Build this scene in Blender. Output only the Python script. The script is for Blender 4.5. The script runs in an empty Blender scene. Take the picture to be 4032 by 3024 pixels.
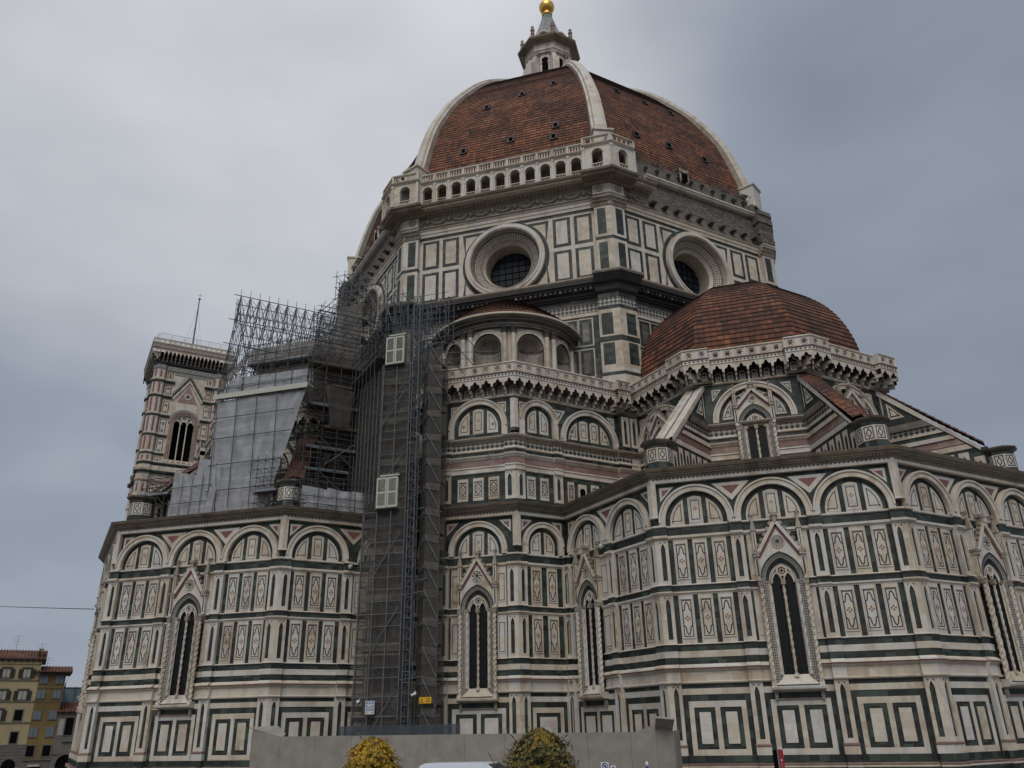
import bpy, math, random
from mathutils import Vector, Matrix, noise as mnoise
PI=math.pi; R=math.radians; rnd=random.Random(7)
S=bpy.context.scene; C=S.collection
# ---------------------------------------------------------------- camera, sky, sun, exposure
CAM=Vector((20.096,-96.420,1.7)); F_PX=3172.139
ya,pi_,ro=R(-15.818),R(23.106),R(-1.12)
FW=Vector((math.sin(ya)*math.cos(pi_),math.cos(ya)*math.cos(pi_),math.sin(pi_)))
RT=FW.cross(Vector((0,0,1))).normalized(); UP=RT.cross(FW)
RT2=RT*math.cos(ro)+UP*math.sin(ro); UP2=-RT*math.sin(ro)+UP*math.cos(ro)
cd=bpy.data.cameras.new('camera'); cam=bpy.data.objects.new('camera',cd); C.objects.link(cam)
cd.sensor_width=36; cd.lens=F_PX/4032*36; cd.clip_end=3000; cd.clip_start=.1
m=Matrix((RT2,UP2,-FW)).transposed().to_4x4(); m.translation=CAM; cam.matrix_world=m
S.camera=cam
def raydir(u,v): return (FW+RT2*((u-2016)/F_PX)-UP2*((v-1512)/F_PX)).normalized()
S.view_settings.view_transform='Standard'; S.view_settings.look='None'
S.view_settings.exposure=EXPO=-0.05; S.view_settings.gamma=1
W=bpy.data.worlds.new('World'); S.world=W; W.use_nodes=True
def world():
    nt=W.node_tree; N=nt.nodes; L=nt.links; N.clear()
    out=N.new('ShaderNodeOutputWorld'); bg=N.new('ShaderNodeBackground'); L.new(bg.outputs[0],out.inputs[0])
    sky=N.new('ShaderNodeTexSky'); sky.sky_type='NISHITA'; sky.sun_disc=False
    sky.sun_elevation=R(50); sky.sun_rotation=R(160)
    tc=N.new('ShaderNodeTexCoord')
    def math_(op,a,b=None,c=None):
        n=N.new('ShaderNodeMath'); n.operation=op
        for i,x in enumerate((a,b,c)):
            if x is None: continue
            if isinstance(x,(int,float)): n.inputs[i].default_value=x
            else: L.new(x,n.inputs[i])
        return n.outputs[0]
    def spot(u,v,k0,k1):
        d=raydir(u,v); n=N.new('ShaderNodeVectorMath'); n.operation='DOT_PRODUCT'; L.new(nrm_.outputs[0],n.inputs[0]); n.inputs[1].default_value=d
        mr=N.new('ShaderNodeMapRange'); mr.interpolation_type='SMOOTHERSTEP'; mr.inputs[1].default_value=k0; mr.inputs[2].default_value=k1
        L.new(n.outputs['Value'],mr.inputs[0]); return mr.outputs[0]
    nrm_=N.new('ShaderNodeVectorMath'); nrm_.operation='NORMALIZE'; L.new(tc.outputs['Generated'],nrm_.inputs[0])
    mp=N.new('ShaderNodeMapping'); mp.inputs['Scale'].default_value=(1,1,2.2); L.new(nrm_.outputs[0],mp.inputs[0])
    n1=N.new('ShaderNodeTexNoise'); n1.inputs['Scale'].default_value=2.1; n1.inputs['Detail'].default_value=4; n1.inputs['Roughness'].default_value=.45; L.new(mp.outputs[0],n1.inputs[0])
    n2=N.new('ShaderNodeTexNoise'); n2.inputs['Scale'].default_value=4.2; n2.inputs['Detail'].default_value=5; n2.inputs['Roughness'].default_value=.4; L.new(mp.outputs[0],n2.inputs[0])
    b=math_('MULTIPLY',spot(1050,20,.80,1.0),.54)
    b2=math_('MULTIPLY',spot(150,2700,.95,1.0),.16)
    c=math_('MULTIPLY',math_('SUBTRACT',n1.outputs[0],.5),.30)
    c2=math_('MULTIPLY',math_('SUBTRACT',n2.outputs[0],.5),.30)
    s=math_('ADD',math_('ADD',b,b2),math_('ADD',c,c2)); s=math_('ADD',s,.275)
    cr=N.new('ShaderNodeValToRGB'); e=cr.color_ramp
    e.elements[0].position=.1; e.elements[0].color=(.21,.24,.295,1)
    e.elements[1].position=.95; e.elements[1].color=(.68,.69,.72,1)
    x=e.elements.new(.42); x.color=(.30,.34,.405,1)
    L.new(s,cr.inputs[0])
    sp=N.new('ShaderNodeSeparateXYZ'); L.new(nrm_.outputs[0],sp.inputs[0])
    up=N.new('ShaderNodeMapRange'); up.interpolation_type='SMOOTHSTEP'; up.inputs[1].default_value=.72; up.inputs[2].default_value=1; up.inputs[3].default_value=1; up.inputs[4].default_value=2.3; L.new(sp.outputs[2],up.inputs[0])
    bk=N.new('ShaderNodeMapRange'); bk.interpolation_type='SMOOTHSTEP'; bk.inputs[1].default_value=.1; bk.inputs[2].default_value=-.6; bk.inputs[3].default_value=1; bk.inputs[4].default_value=1.15; L.new(sp.outputs[1],bk.inputs[0])
    k=math_('MULTIPLY',up.outputs[0],bk.outputs[0])
    sc=N.new('ShaderNodeVectorMath'); sc.operation='SCALE'; L.new(cr.outputs[0],sc.inputs[0]); L.new(k,sc.inputs['Scale'])
    ns=N.new('ShaderNodeVectorMath'); ns.operation='SCALE'; L.new(sky.outputs[0],ns.inputs[0]); ns.inputs['Scale'].default_value=.004
    ad=N.new('ShaderNodeVectorMath'); ad.operation='ADD'; L.new(sc.outputs[0],ad.inputs[0]); L.new(ns.outputs[0],ad.inputs[1])
    L.new(ad.outputs[0],bg.inputs[0]); bg.inputs[1].default_value=1
world()
sd=bpy.data.lights.new('sun','SUN'); sd.energy=1.6; sd.angle=R(40); sd.color=(1,.95,.88)
sun=bpy.data.objects.new('sun',sd); C.objects.link(sun); sun.rotation_euler=(R(40),0,R(8))
# ---------------------------------------------------------------- materials
MATS={}
def newmat(name,rough=.7):
    m=bpy.data.materials.new(name); m.use_nodes=True; nt=m.node_tree; b=nt.nodes['Principled BSDF']; b.inputs['Roughness'].default_value=rough
    MATS[name]=m; return m,nt.nodes,nt.links,b
def ramp(N,L,fac,stops):
    r=N.new('ShaderNodeValToRGB'); e=r.color_ramp
    while len(e.elements)<len(stops): e.elements.new(.5)
    for el,(p,c) in zip(e.elements,stops): el.position=p; el.color=(*c,1)
    L.new(fac,r.inputs[0]); return r.outputs[0]
def mix(N,L,f,a,b,mode='MIX'):
    n=N.new('ShaderNodeMix'); n.data_type='RGBA'; n.blend_type=mode
    for i,x in ((0,f),(6,a),(7,b)):
        if isinstance(x,(int,float)): n.inputs[i].default_value=x
        elif isinstance(x,tuple): n.inputs[i].default_value=(*x,1)
        else: L.new(x,n.inputs[i])
    return n.outputs[2]
def mr(N,L,v,a,b,c=0,d=1):
    n=N.new('ShaderNodeMapRange'); 
    for i,x in enumerate((a,b,c,d)): n.inputs[i+1].default_value=x
    L.new(v,n.inputs[0]); return n.outputs[0]
def uvn(N): 
    n=N.new('ShaderNodeUVMap'); n.uv_map='UVMap'; return n.outputs[0]
def noise_(N,L,vec,sc,det=4,ro=.55):
    n=N.new('ShaderNodeTexNoise'); n.inputs['Scale'].default_value=sc; n.inputs['Detail'].default_value=det; n.inputs['Roughness'].default_value=ro
    if vec: L.new(vec,n.inputs[0])
    return n.outputs[0]
def mapping(N,L,vec,sc,loc=(0,0,0),rot=(0,0,0)):
    n=N.new('ShaderNodeMapping'); n.inputs['Scale'].default_value=sc; n.inputs['Location'].default_value=loc; n.inputs['Rotation'].default_value=rot; L.new(vec,n.inputs[0]); return n.outputs[0]
def cellrand(N,L,uv,w,h,off=.5):
    # random value per block of a running bond
    sp=N.new('ShaderNodeSeparateXYZ'); L.new(uv,sp.inputs[0])
    def M(op,a,b):
        n=N.new('ShaderNodeMath'); n.operation=op
        for i,x in enumerate((a,b)):
            if isinstance(x,(int,float)): n.inputs[i].default_value=x
            elif x is not None: L.new(x,n.inputs[i])
        return n.outputs[0]
    row=M('FLOOR',M('DIVIDE',sp.outputs[1],h),None)
    col=M('FLOOR',M('ADD',M('DIVIDE',sp.outputs[0],w),M('MULTIPLY',row,off)),None)
    cb=N.new('ShaderNodeCombineXYZ'); L.new(col,cb.inputs[0]); L.new(row,cb.inputs[1])
    wn=N.new('ShaderNodeTexWhiteNoise'); wn.noise_dimensions='3D'; L.new(cb.outputs[0],wn.inputs[0])
    return wn.outputs[0]
def tone(N): 
    n=N.new('ShaderNodeAttribute'); n.attribute_name='tone'; return n.outputs['Fac']
def brick(N,L,uv,w,h,mortar=.01,off=.5):
    n=N.new('ShaderNodeTexBrick'); n.inputs['Scale'].default_value=1; n.inputs['Brick Width'].default_value=w; n.inputs['Row Height'].default_value=h
    n.inputs['Mortar Size'].default_value=mortar; n.inputs['Mortar Smooth'].default_value=.1; n.offset=off; L.new(uv,n.inputs[0]); return n.outputs['Fac']
def stone(name,stops,bw=.8,bh=.42,stain=(.20,.13,.08),st=.45,rough=.6,mort=.25,bump=.15,vein=None,block=.5):
    m,N,L,b=newmat(name,rough); uv=uvn(N); geo=N.new('ShaderNodeNewGeometry')
    r1=cellrand(N,L,uv,bw,bh); t=tone(N)
    a=N.new('ShaderNodeMath'); a.operation='MULTIPLY_ADD'; L.new(r1,a.inputs[0]); a.inputs[1].default_value=block
    t2=N.new('ShaderNodeMath'); t2.operation='MULTIPLY'; L.new(t,t2.inputs[0]); t2.inputs[1].default_value=1-block; L.new(t2.outputs[0],a.inputs[2])
    col=ramp(N,L,a.outputs[0],stops)
    n1=noise_(N,L,mapping(N,L,geo.outputs['Position'],(.9,.9,.35)),.9,5,.6)
    col=mix(N,L,mr(N,L,n1,.5,.78,0,st),col,stain)
    n2=noise_(N,L,mapping(N,L,geo.outputs['Position'],(2.5,2.5,1)),2.2,6,.65)
    col=mix(N,L,mr(N,L,n2,.35,.65,0,.5),col,mix(N,L,1.,col,(.78,.76,.74),'MULTIPLY'))
    if vein:
        n3=noise_(N,L,geo.outputs['Position'],1.3,8,.7); col=mix(N,L,mr(N,L,n3,.49,.5,0,.0),col,vein)
    f=brick(N,L,uv,bw,bh,.012)
    col=mix(N,L,mr(N,L,f,0,1,0,mort),col,(.09,.08,.07))
    L.new(col,b.inputs['Base Color'])
    bp=N.new('ShaderNodeBump'); bp.inputs['Strength'].default_value=bump; bp.inputs['Distance'].default_value=.03; L.new(n2,bp.inputs['Height']); L.new(bp.outputs[0],b.inputs['Normal'])
    return m
stone('white_marble',[(0,(.44,.35,.26)),(.25,(.55,.48,.375)),(.5,(.62,.555,.455)),(.75,(.56,.54,.51)),(.9,(.65,.61,.535)),(1,(.70,.655,.575))],stain=(.25,.155,.10),st=.75,block=.38,mort=.13)
stone('green_marble',[(0,(.005,.007,.006)),(.3,(.011,.016,.012)),(.6,(.024,.036,.027)),(.85,(.044,.063,.048)),(1,(.07,.092,.072))],bw=.55,bh=.42,stain=(.012,.014,.013),st=.6,rough=.6,mort=.3,block=.85)
stone('line_marble',[(0,(.012,.017,.019)),(1,(.025,.035,.036))],rough=.5,stain=(.02,.02,.02))
stone('pink_marble',[(0,(.19,.12,.10)),(.5,(.26,.155,.135)),(1,(.38,.28,.23))],bw=.7,bh=.4,stain=(.14,.09,.07))
stone('red_marble',[(0,(.17,.06,.055)),(1,(.24,.10,.09))],bw=.5,bh=.5,stain=(.10,.05,.05))
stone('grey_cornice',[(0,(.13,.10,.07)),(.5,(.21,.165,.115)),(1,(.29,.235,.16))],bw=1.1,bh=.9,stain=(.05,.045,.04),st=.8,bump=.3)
stone('carved_stone',[(0,(.24,.20,.15)),(1,(.36,.31,.24))],bw=1.1,bh=.6,stain=(.10,.075,.055),st=.8,bump=.5)
stone('weathered_shade_marble',[(0,(.06,.055,.05)),(.5,(.13,.11,.09)),(1,(.26,.23,.19))],bw=.7,bh=.4,stain=(.03,.03,.028),st=.9)  # weathered marble; on the centre gallery soffits it also stands in for shade
stone('dark_shade_stone',[(0,(.018,.016,.015)),(1,(.045,.04,.036))],bw=.9,bh=.5,stain=(.02,.02,.02))  # dark stone; also paints shade under consoles, sill cornice and putlogs
stone('shell_stone',[(0,(.27,.22,.17)),(1,(.42,.36,.29))],bw=1.2,bh=.5,stain=(.10,.08,.06),st=.7)
def rough_mat():
    m,N,L,b=newmat('rubble_stone',.9); uv=uvn(N); geo=N.new('ShaderNodeNewGeometry')
    r=cellrand(N,L,uv,.38,.14,.37); n=noise_(N,L,geo.outputs['Position'],2.5,6,.7)
    col=ramp(N,L,r,[(0,(.10,.085,.07)),(.5,(.17,.145,.12)),(1,(.27,.235,.195))])
    col=mix(N,L,mr(N,L,n,.4,.7,0,.8),col,(.05,.043,.038)); f=brick(N,L,uv,.38,.14,.02,.37)
    col=mix(N,L,mr(N,L,f,0,1,0,.6),col,(.04,.035,.03)); L.new(col,b.inputs[0])
    bp=N.new('ShaderNodeBump'); bp.inputs['Strength'].default_value=.8; bp.inputs['Distance'].default_value=.08; L.new(n,bp.inputs['Height']); L.new(bp.outputs[0],b.inputs['Normal'])
rough_mat()
stone('old_plaster',[(0,(.11,.095,.075)),(1,(.19,.165,.135))],bw=2.5,bh=1.6,stain=(.045,.04,.035),st=.9,bump=.5)
def tile_mat(name,stops,w,h,dark):
    m,N,L,b=newmat(name,.85); uv=uvn(N); geo=N.new('ShaderNodeNewGeometry')
    r=cellrand(N,L,uv,w,h,0.0); r2=cellrand(N,L,uv,w*5,h*3,0.3)
    n=noise_(N,L,geo.outputs['Position'],.35,5,.6); n2=noise_(N,L,geo.outputs['Position'],3,5,.7)
    a=N.new('ShaderNodeMath'); a.operation='MULTIPLY_ADD'; L.new(r,a.inputs[0]); a.inputs[1].default_value=.62
    bb=N.new('ShaderNodeMath'); bb.operation='MULTIPLY'; L.new(r2,bb.inputs[0]); bb.inputs[1].default_value=.38; L.new(bb.outputs[0],a.inputs[2])
    col=ramp(N,L,a.outputs[0],stops)
    col=mix(N,L,mr(N,L,n,.42,.72,0,.75),col,dark); col=mix(N,L,mr(N,L,n2,.45,.75,0,.6),col,dark)
    # joints
    sp=N.new('ShaderNodeSeparateXYZ'); L.new(uv,sp.inputs[0])
    def tri(o,wd):
        d=N.new('ShaderNodeMath'); d.operation='DIVIDE'; L.new(o,d.inputs[0]); d.inputs[1].default_value=wd
        f=N.new('ShaderNodeMath'); f.operation='FRACT'; L.new(d.outputs[0],f.inputs[0]); return f.outputs[0]
    fu=tri(sp.outputs[0],w)
    pp=N.new('ShaderNodeMath'); pp.operation='PINGPONG'; L.new(fu,pp.inputs[0]); pp.inputs[1].default_value=.5
    col=mix(N,L,mr(N,L,pp.outputs[0],.0,.10,.75,0),col,(.02,.012,.01))
    fv=tri(sp.outputs[1],h)
    col=mix(N,L,mr(N,L,fv,.0,.26,.95,0),col,(.012,.008,.007))
    L.new(col,b.inputs[0])
    bp=N.new('ShaderNodeBump'); bp.inputs['Strength'].default_value=.5; bp.inputs['Distance'].default_value=.06
    L.new(mr(N,L,pp.outputs[0],0,.5,0,1),bp.inputs['Height']); L.new(bp.outputs[0],b.inputs['Normal'])
tile_mat('roof_tile',[(0,(.04,.018,.012)),(.25,(.13,.047,.023)),(.55,(.235,.08,.034)),(.85,(.32,.12,.05)),(1,(.36,.17,.085))],.42,.45,(.04,.02,.015))
tile_mat('small_roof_tile',[(0,(.04,.018,.012)),(.25,(.095,.036,.02)),(.55,(.17,.058,.028)),(.85,(.26,.09,.038)),(1,(.28,.13,.06))],.52,.5,(.04,.02,.014))
def inlay(name,sc,rot,c1=(.42,.39,.33),c2=(.03,.035,.035)):
    m,N,L,b=newmat(name,.6); uv=uvn(N)
    ck=N.new('ShaderNodeTexChecker'); ck.inputs['Scale'].default_value=1; L.new(mapping(N,L,uv,(sc,sc,sc),(0.03,0.07,.5),(0,0,rot)),ck.inputs[0])
    n=noise_(N,L,mapping(N,L,uv,(1,1,1)),3,4); v=N.new('ShaderNodeTexVoronoi'); v.feature='F1'; v.inputs['Scale'].default_value=sc*.9; v.inputs['Randomness'].default_value=0
    L.new(uv,v.inputs[0])
    col=mix(N,L,ck.outputs['Fac'],c1,c2); col=mix(N,L,mr(N,L,v.outputs['Distance'],.16,.2,1,0),col,c1)
    col=mix(N,L,mr(N,L,v.outputs['Distance'],.07,.1,1,0),col,c2)
    col=mix(N,L,mr(N,L,n,.4,.7,0,.5),col,mix(N,L,1.,col,(.6,.55,.5),'MULTIPLY')); L.new(col,b.inputs[0])
inlay('star_inlay',3.4,PI/4); inlay('fine_inlay',9,PI/4,(.36,.34,.30),(.05,.052,.05)); inlay('lozenge_inlay',4.2,PI/4,(.47,.45,.41)); inlay('ring_inlay',4.6,PI/4,(.46,.41,.33),(.075,.06,.05))
def plain(name,c,rough=.6,metal=0,var=.35,sc=2.,emit=None):
    m,N,L,b=newmat(name,rough); b.inputs['Metallic'].default_value=metal; geo=N.new('ShaderNodeNewGeometry')
    n=noise_(N,L,geo.outputs['Position'],sc,5,.6); d=tuple(x*(1-var) for x in c)
    L.new(mix(N,L,mr(N,L,n,.3,.7),d,c),b.inputs[0])
    if metal==0:
        bp=N.new('ShaderNodeBump'); bp.inputs['Strength'].default_value=.08; L.new(n,bp.inputs['Height']); L.new(bp.outputs[0],b.inputs['Normal'])
    return m
plain('void',(.006,.006,.007),.9).node_tree.nodes['Principled BSDF'].inputs['Specular IOR Level'].default_value=.05; plain('gold',(.95,.55,.13),.28,1,.15); plain('lead',(.36,.36,.345),.6,0,.55,1.6); plain('copper_green',(.16,.22,.18),.6)
def glass(name,c,sx,sy,lead=.03):
    m,N,L,b=newmat(name,.5); b.inputs['Specular IOR Level'].default_value=.25; uv=uvn(N); f=brick(N,L,uv,sx,sy,lead,0.); r=cellrand(N,L,uv,sx,sy,0.)
    col=mix(N,L,mr(N,L,r,0,1,0,.8),c,tuple(x*.35 for x in c)); L.new(mix(N,L,f,col,(.014,.014,.014)),b.inputs[0])
glass('window_glass',(.0065,.007,.0085),.24,.62,.022); glass('oculus_glass',(.014,.02,.03),.75,.75,.035)
plain('steel_tube',(.15,.165,.18),.55,.2,.5,3); plain('rusty_tube',(.075,.075,.075),.6,.1,.6,3); plain('deck_alu',(.24,.27,.29),.5,.2,.5,1); plain('net_tube',(.19,.185,.18),.6,.1,.4,3); plain('plank',(.11,.085,.06),.8,0,.5,3)
plain('hoarding_paint',(.30,.27,.23),.75,0,.3,1.1); plain('van_paint',(.62,.66,.72),.22,0,.03,.3); plain('van_glass',(.015,.018,.022),.08); plain('rubber',(.02,.02,.02),.8)
plain('shutter_paint',(.50,.49,.42),.6,0,.15); plain('sign_white',(.55,.60,.66),.5,0,.05); plain('sign_blue',(.02,.08,.28),.5,0,.1); plain('sign_yellow',(.75,.42,.01),.5,0,.1); plain('sign_black',(.01,.01,.01),.5); plain('banner_red',(.28,.012,.025),.5,0,.15); plain('camera_white',(.6,.62,.64),.4,0,.05)
plain('plaster_yellow',(.38,.31,.18),.9,0,.25,.25); plain('plaster_ochre',(.20,.135,.05),.9,0,.45,.25); plain('plaster_grey',(.16,.15,.13),.9,0,.3,.5); plain('pietra',(.14,.13,.115),.85,0,.3,.8); plain('shutter_brown',(.022,.014,.011),.7); plain('shutter_grey',(.12,.15,.18),.7,0,.1); plain('curtain',(.36,.36,.32),.8); plain('teal_net',(.12,.19,.22),.9,0,.15,.2); plain('awning',(.5,.48,.42),.8); plain('purple',(.14,.05,.30),.6)
plain('bark',(.07,.05,.035),.9); plain('pot_clay',(.22,.10,.06),.8); plain('skin',(.4,.25,.18),.6)
def ground_mat():
    m,N,L,b=newmat('paving',.75); geo=N.new('ShaderNodeNewGeometry'); r=cellrand(N,L,geo.outputs['Position'],.9,.45)
    f=brick(N,L,geo.outputs['Position'],.9,.45,.012); n=noise_(N,L,geo.outputs['Position'],.5,5)
    col=ramp(N,L,r,[(0,(.10,.098,.092)),(1,(.17,.165,.155))]); col=mix(N,L,mr(N,L,n,.4,.7,0,.5),col,(.07,.068,.062)); L.new(mix(N,L,mr(N,L,f,0,1,0,.7),col,(.03,.03,.03)),b.inputs[0])
ground_mat()
def net_mat(name,c,alpha,fold=1.2,gx=.0):
    m,N,L,b=newmat(name,.85); uv=uvn(N); out=N['Material Output']
    n=noise_(N,L,mapping(N,L,uv,(1.6,.35,1)),fold,5,.6); n2=noise_(N,L,mapping(N,L,uv,(.4,2.2,1)),.8,4,.6)
    col=mix(N,L,mr(N,L,n,.3,.7),tuple(x*.62 for x in c),c); col=mix(N,L,mr(N,L,n2,.5,.7,0,.5),col,tuple(min(1,x*1.35) for x in c))
    L.new(col,b.inputs[0]); tr=N.new('ShaderNodeBsdfTransparent'); mx=N.new('ShaderNodeMixShader')
    tl=N.new('ShaderNodeBsdfTranslucent'); L.new(col,tl.inputs[0]); m2=N.new('ShaderNodeMixShader'); m2.inputs[0].default_value=.25
    L.new(b.outputs[0],m2.inputs[1]); L.new(tl.outputs[0],m2.inputs[2])
    L.new(mr(N,L,n2,.2,.8,alpha-.07,alpha+.07),mx.inputs[0]); L.new(tr.outputs[0],mx.inputs[1]); L.new(m2.outputs[0],mx.inputs[2]); L.new(mx.outputs[0],out.inputs[0])
    bp=N.new('ShaderNodeBump'); bp.inputs['Strength'].default_value=.6; bp.inputs['Distance'].default_value=.25; L.new(n,bp.inputs['Height']); L.new(bp.outputs[0],b.inputs['Normal'])
net_mat('dark_net',(.115,.102,.09),.64); net_mat('light_sheet',(.47,.48,.50),.95); net_mat('brown_net',(.23,.205,.18),.82); net_mat('hem_net',(.19,.17,.15),.62); net_mat('skirt_net',(.09,.11,.13),.8); net_mat('safety_net',(.30,.33,.36),.14)
def leaf_mat():
    m,N,L,b=newmat('golden_leaf',.55); oi=tone(N)
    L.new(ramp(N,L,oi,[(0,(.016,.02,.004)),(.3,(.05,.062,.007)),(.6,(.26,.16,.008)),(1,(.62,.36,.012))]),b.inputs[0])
leaf_mat()
# ---------------------------------------------------------------- mesh builder
class MB:
    def __init__(s): s.v=[]; s.f=[]; s.m=[]; s.uv=[]; s.t=[]
    def face(s,pts,mat,uv=None,t=None):
        n=len(s.v); s.v+=[tuple(p) for p in pts]; s.f.append(tuple(range(n,n+len(pts)))); s.m.append(mat)
        s.t.append(rnd.random() if t is None else t)
        if uv is None:
            a,b,c=Vector(pts[0]),Vector(pts[1]),Vector(pts[2]); nn=(b-a).cross(c-b)
            if nn.length<1e-9 and len(pts)>3: nn=(c-b).cross(Vector(pts[3])-c)
            if nn.length<1e-12: nn=Vector((0,0,1))
            nn.normalize(); tt=Vector((0,0,1)).cross(nn)
            if tt.length<.05: tt=Vector((1,0,0))
            tt.normalize(); bb=nn.cross(tt)
            uv=[(Vector(p).dot(tt),Vector(p).dot(bb)) for p in pts]
        s.uv.append(uv)
    def build(s,name,parent=None,smooth=False):
        me=bpy.data.meshes.new(name); me.from_pydata(s.v,[],s.f)
        used=[]; idx={}
        for x in s.m:
            if x not in idx: idx[x]=len(used); used.append(x); me.materials.append(MATS[x])
        me.polygons.foreach_set('material_index',[idx[x] for x in s.m])
        ul=me.uv_layers.new(name='UVMap'); ul.data.foreach_set('uv',[c for f in s.uv for p in f for c in p])
        at=me.attributes.new('tone','FLOAT','FACE'); at.data.foreach_set('value',s.t)
        if smooth:
            import bmesh
            bm=bmesh.new(); bm.from_mesh(me); bmesh.ops.remove_doubles(bm,verts=bm.verts,dist=1e-4); bm.to_mesh(me); bm.free()
            me.polygons.foreach_set('use_smooth',[True]*len(me.polygons))
        me.update(); o=bpy.data.objects.new(name,me); C.objects.link(o)
        if parent: o.parent=parent
        return o
    # world-space helpers
    def wbox(s,c,sz,mat,rz=0,t=None):
        M=Matrix.Rotation(rz,3,'Z'); c=Vector(c); h=[x/2 for x in sz]
        P=[c+M@Vector((a*h[0],b*h[1],d*h[2])) for a in(-1,1) for b in(-1,1) for d in(-1,1)]
        t=rnd.random() if t is None else t
        for q in ((0,1,3,2),(4,6,7,5),(0,4,5,1),(2,3,7,6),(0,2,6,4),(1,5,7,3)): s.face([P[i] for i in q],mat,None,t)
    def tube(s,a,b,r,mat,n=6,r2=None,cap=True):
        a=Vector(a); b=Vector(b); d=(b-a)
        if d.length<1e-6: return
        d.normalize(); x=d.cross(Vector((0,0,1)))
        if x.length<.05: x=Vector((1,0,0))
        x.normalize(); y=d.cross(x); r2=r if r2 is None else r2; t=rnd.random()
        A=[a+(x*math.cos(2*PI*i/n)+y*math.sin(2*PI*i/n))*r for i in range(n)]; B=[b+(x*math.cos(2*PI*i/n)+y*math.sin(2*PI*i/n))*r2 for i in range(n)]
        for i in range(n): j=(i+1)%n; s.face([A[i],B[i],B[j],A[j]],mat,None,t)
        if cap: s.face(A,mat,None,t); s.face(B[::-1],mat,None,t)
    def lathe(s,c,prof,mat,n=16,a0=0,a1=2*PI,tw=0):
        c=Vector(c); full=abs(a1-a0-2*PI)<1e-6; t=rnd.random()
        for k in range(len(prof)-1):
            (r0,z0),(r1,z1)=prof[k],prof[k+1]
            for i in range(n):
                p=a0+(a1-a0)*i/n; q=a0+(a1-a0)*(i+1)/n
                pts=[c+Vector((r0*math.cos(p),r0*math.sin(p),z0)),c+Vector((r0*math.cos(q),r0*math.sin(q),z0)),c+Vector((r1*math.cos(q),r1*math.sin(q),z1)),c+Vector((r1*math.cos(p),r1*math.sin(p),z1))]
                if r0<1e-5: pts.pop(0)
                elif r1<1e-5: pts.pop(3)
                rr=max(r0,r1,.3); uv=None
                if len(pts)==4: uv=[(p*rr,z0),(q*rr,z0),(q*rr,z1),(p*rr,z1)]
                s.face(pts,mat,uv,t)
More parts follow.
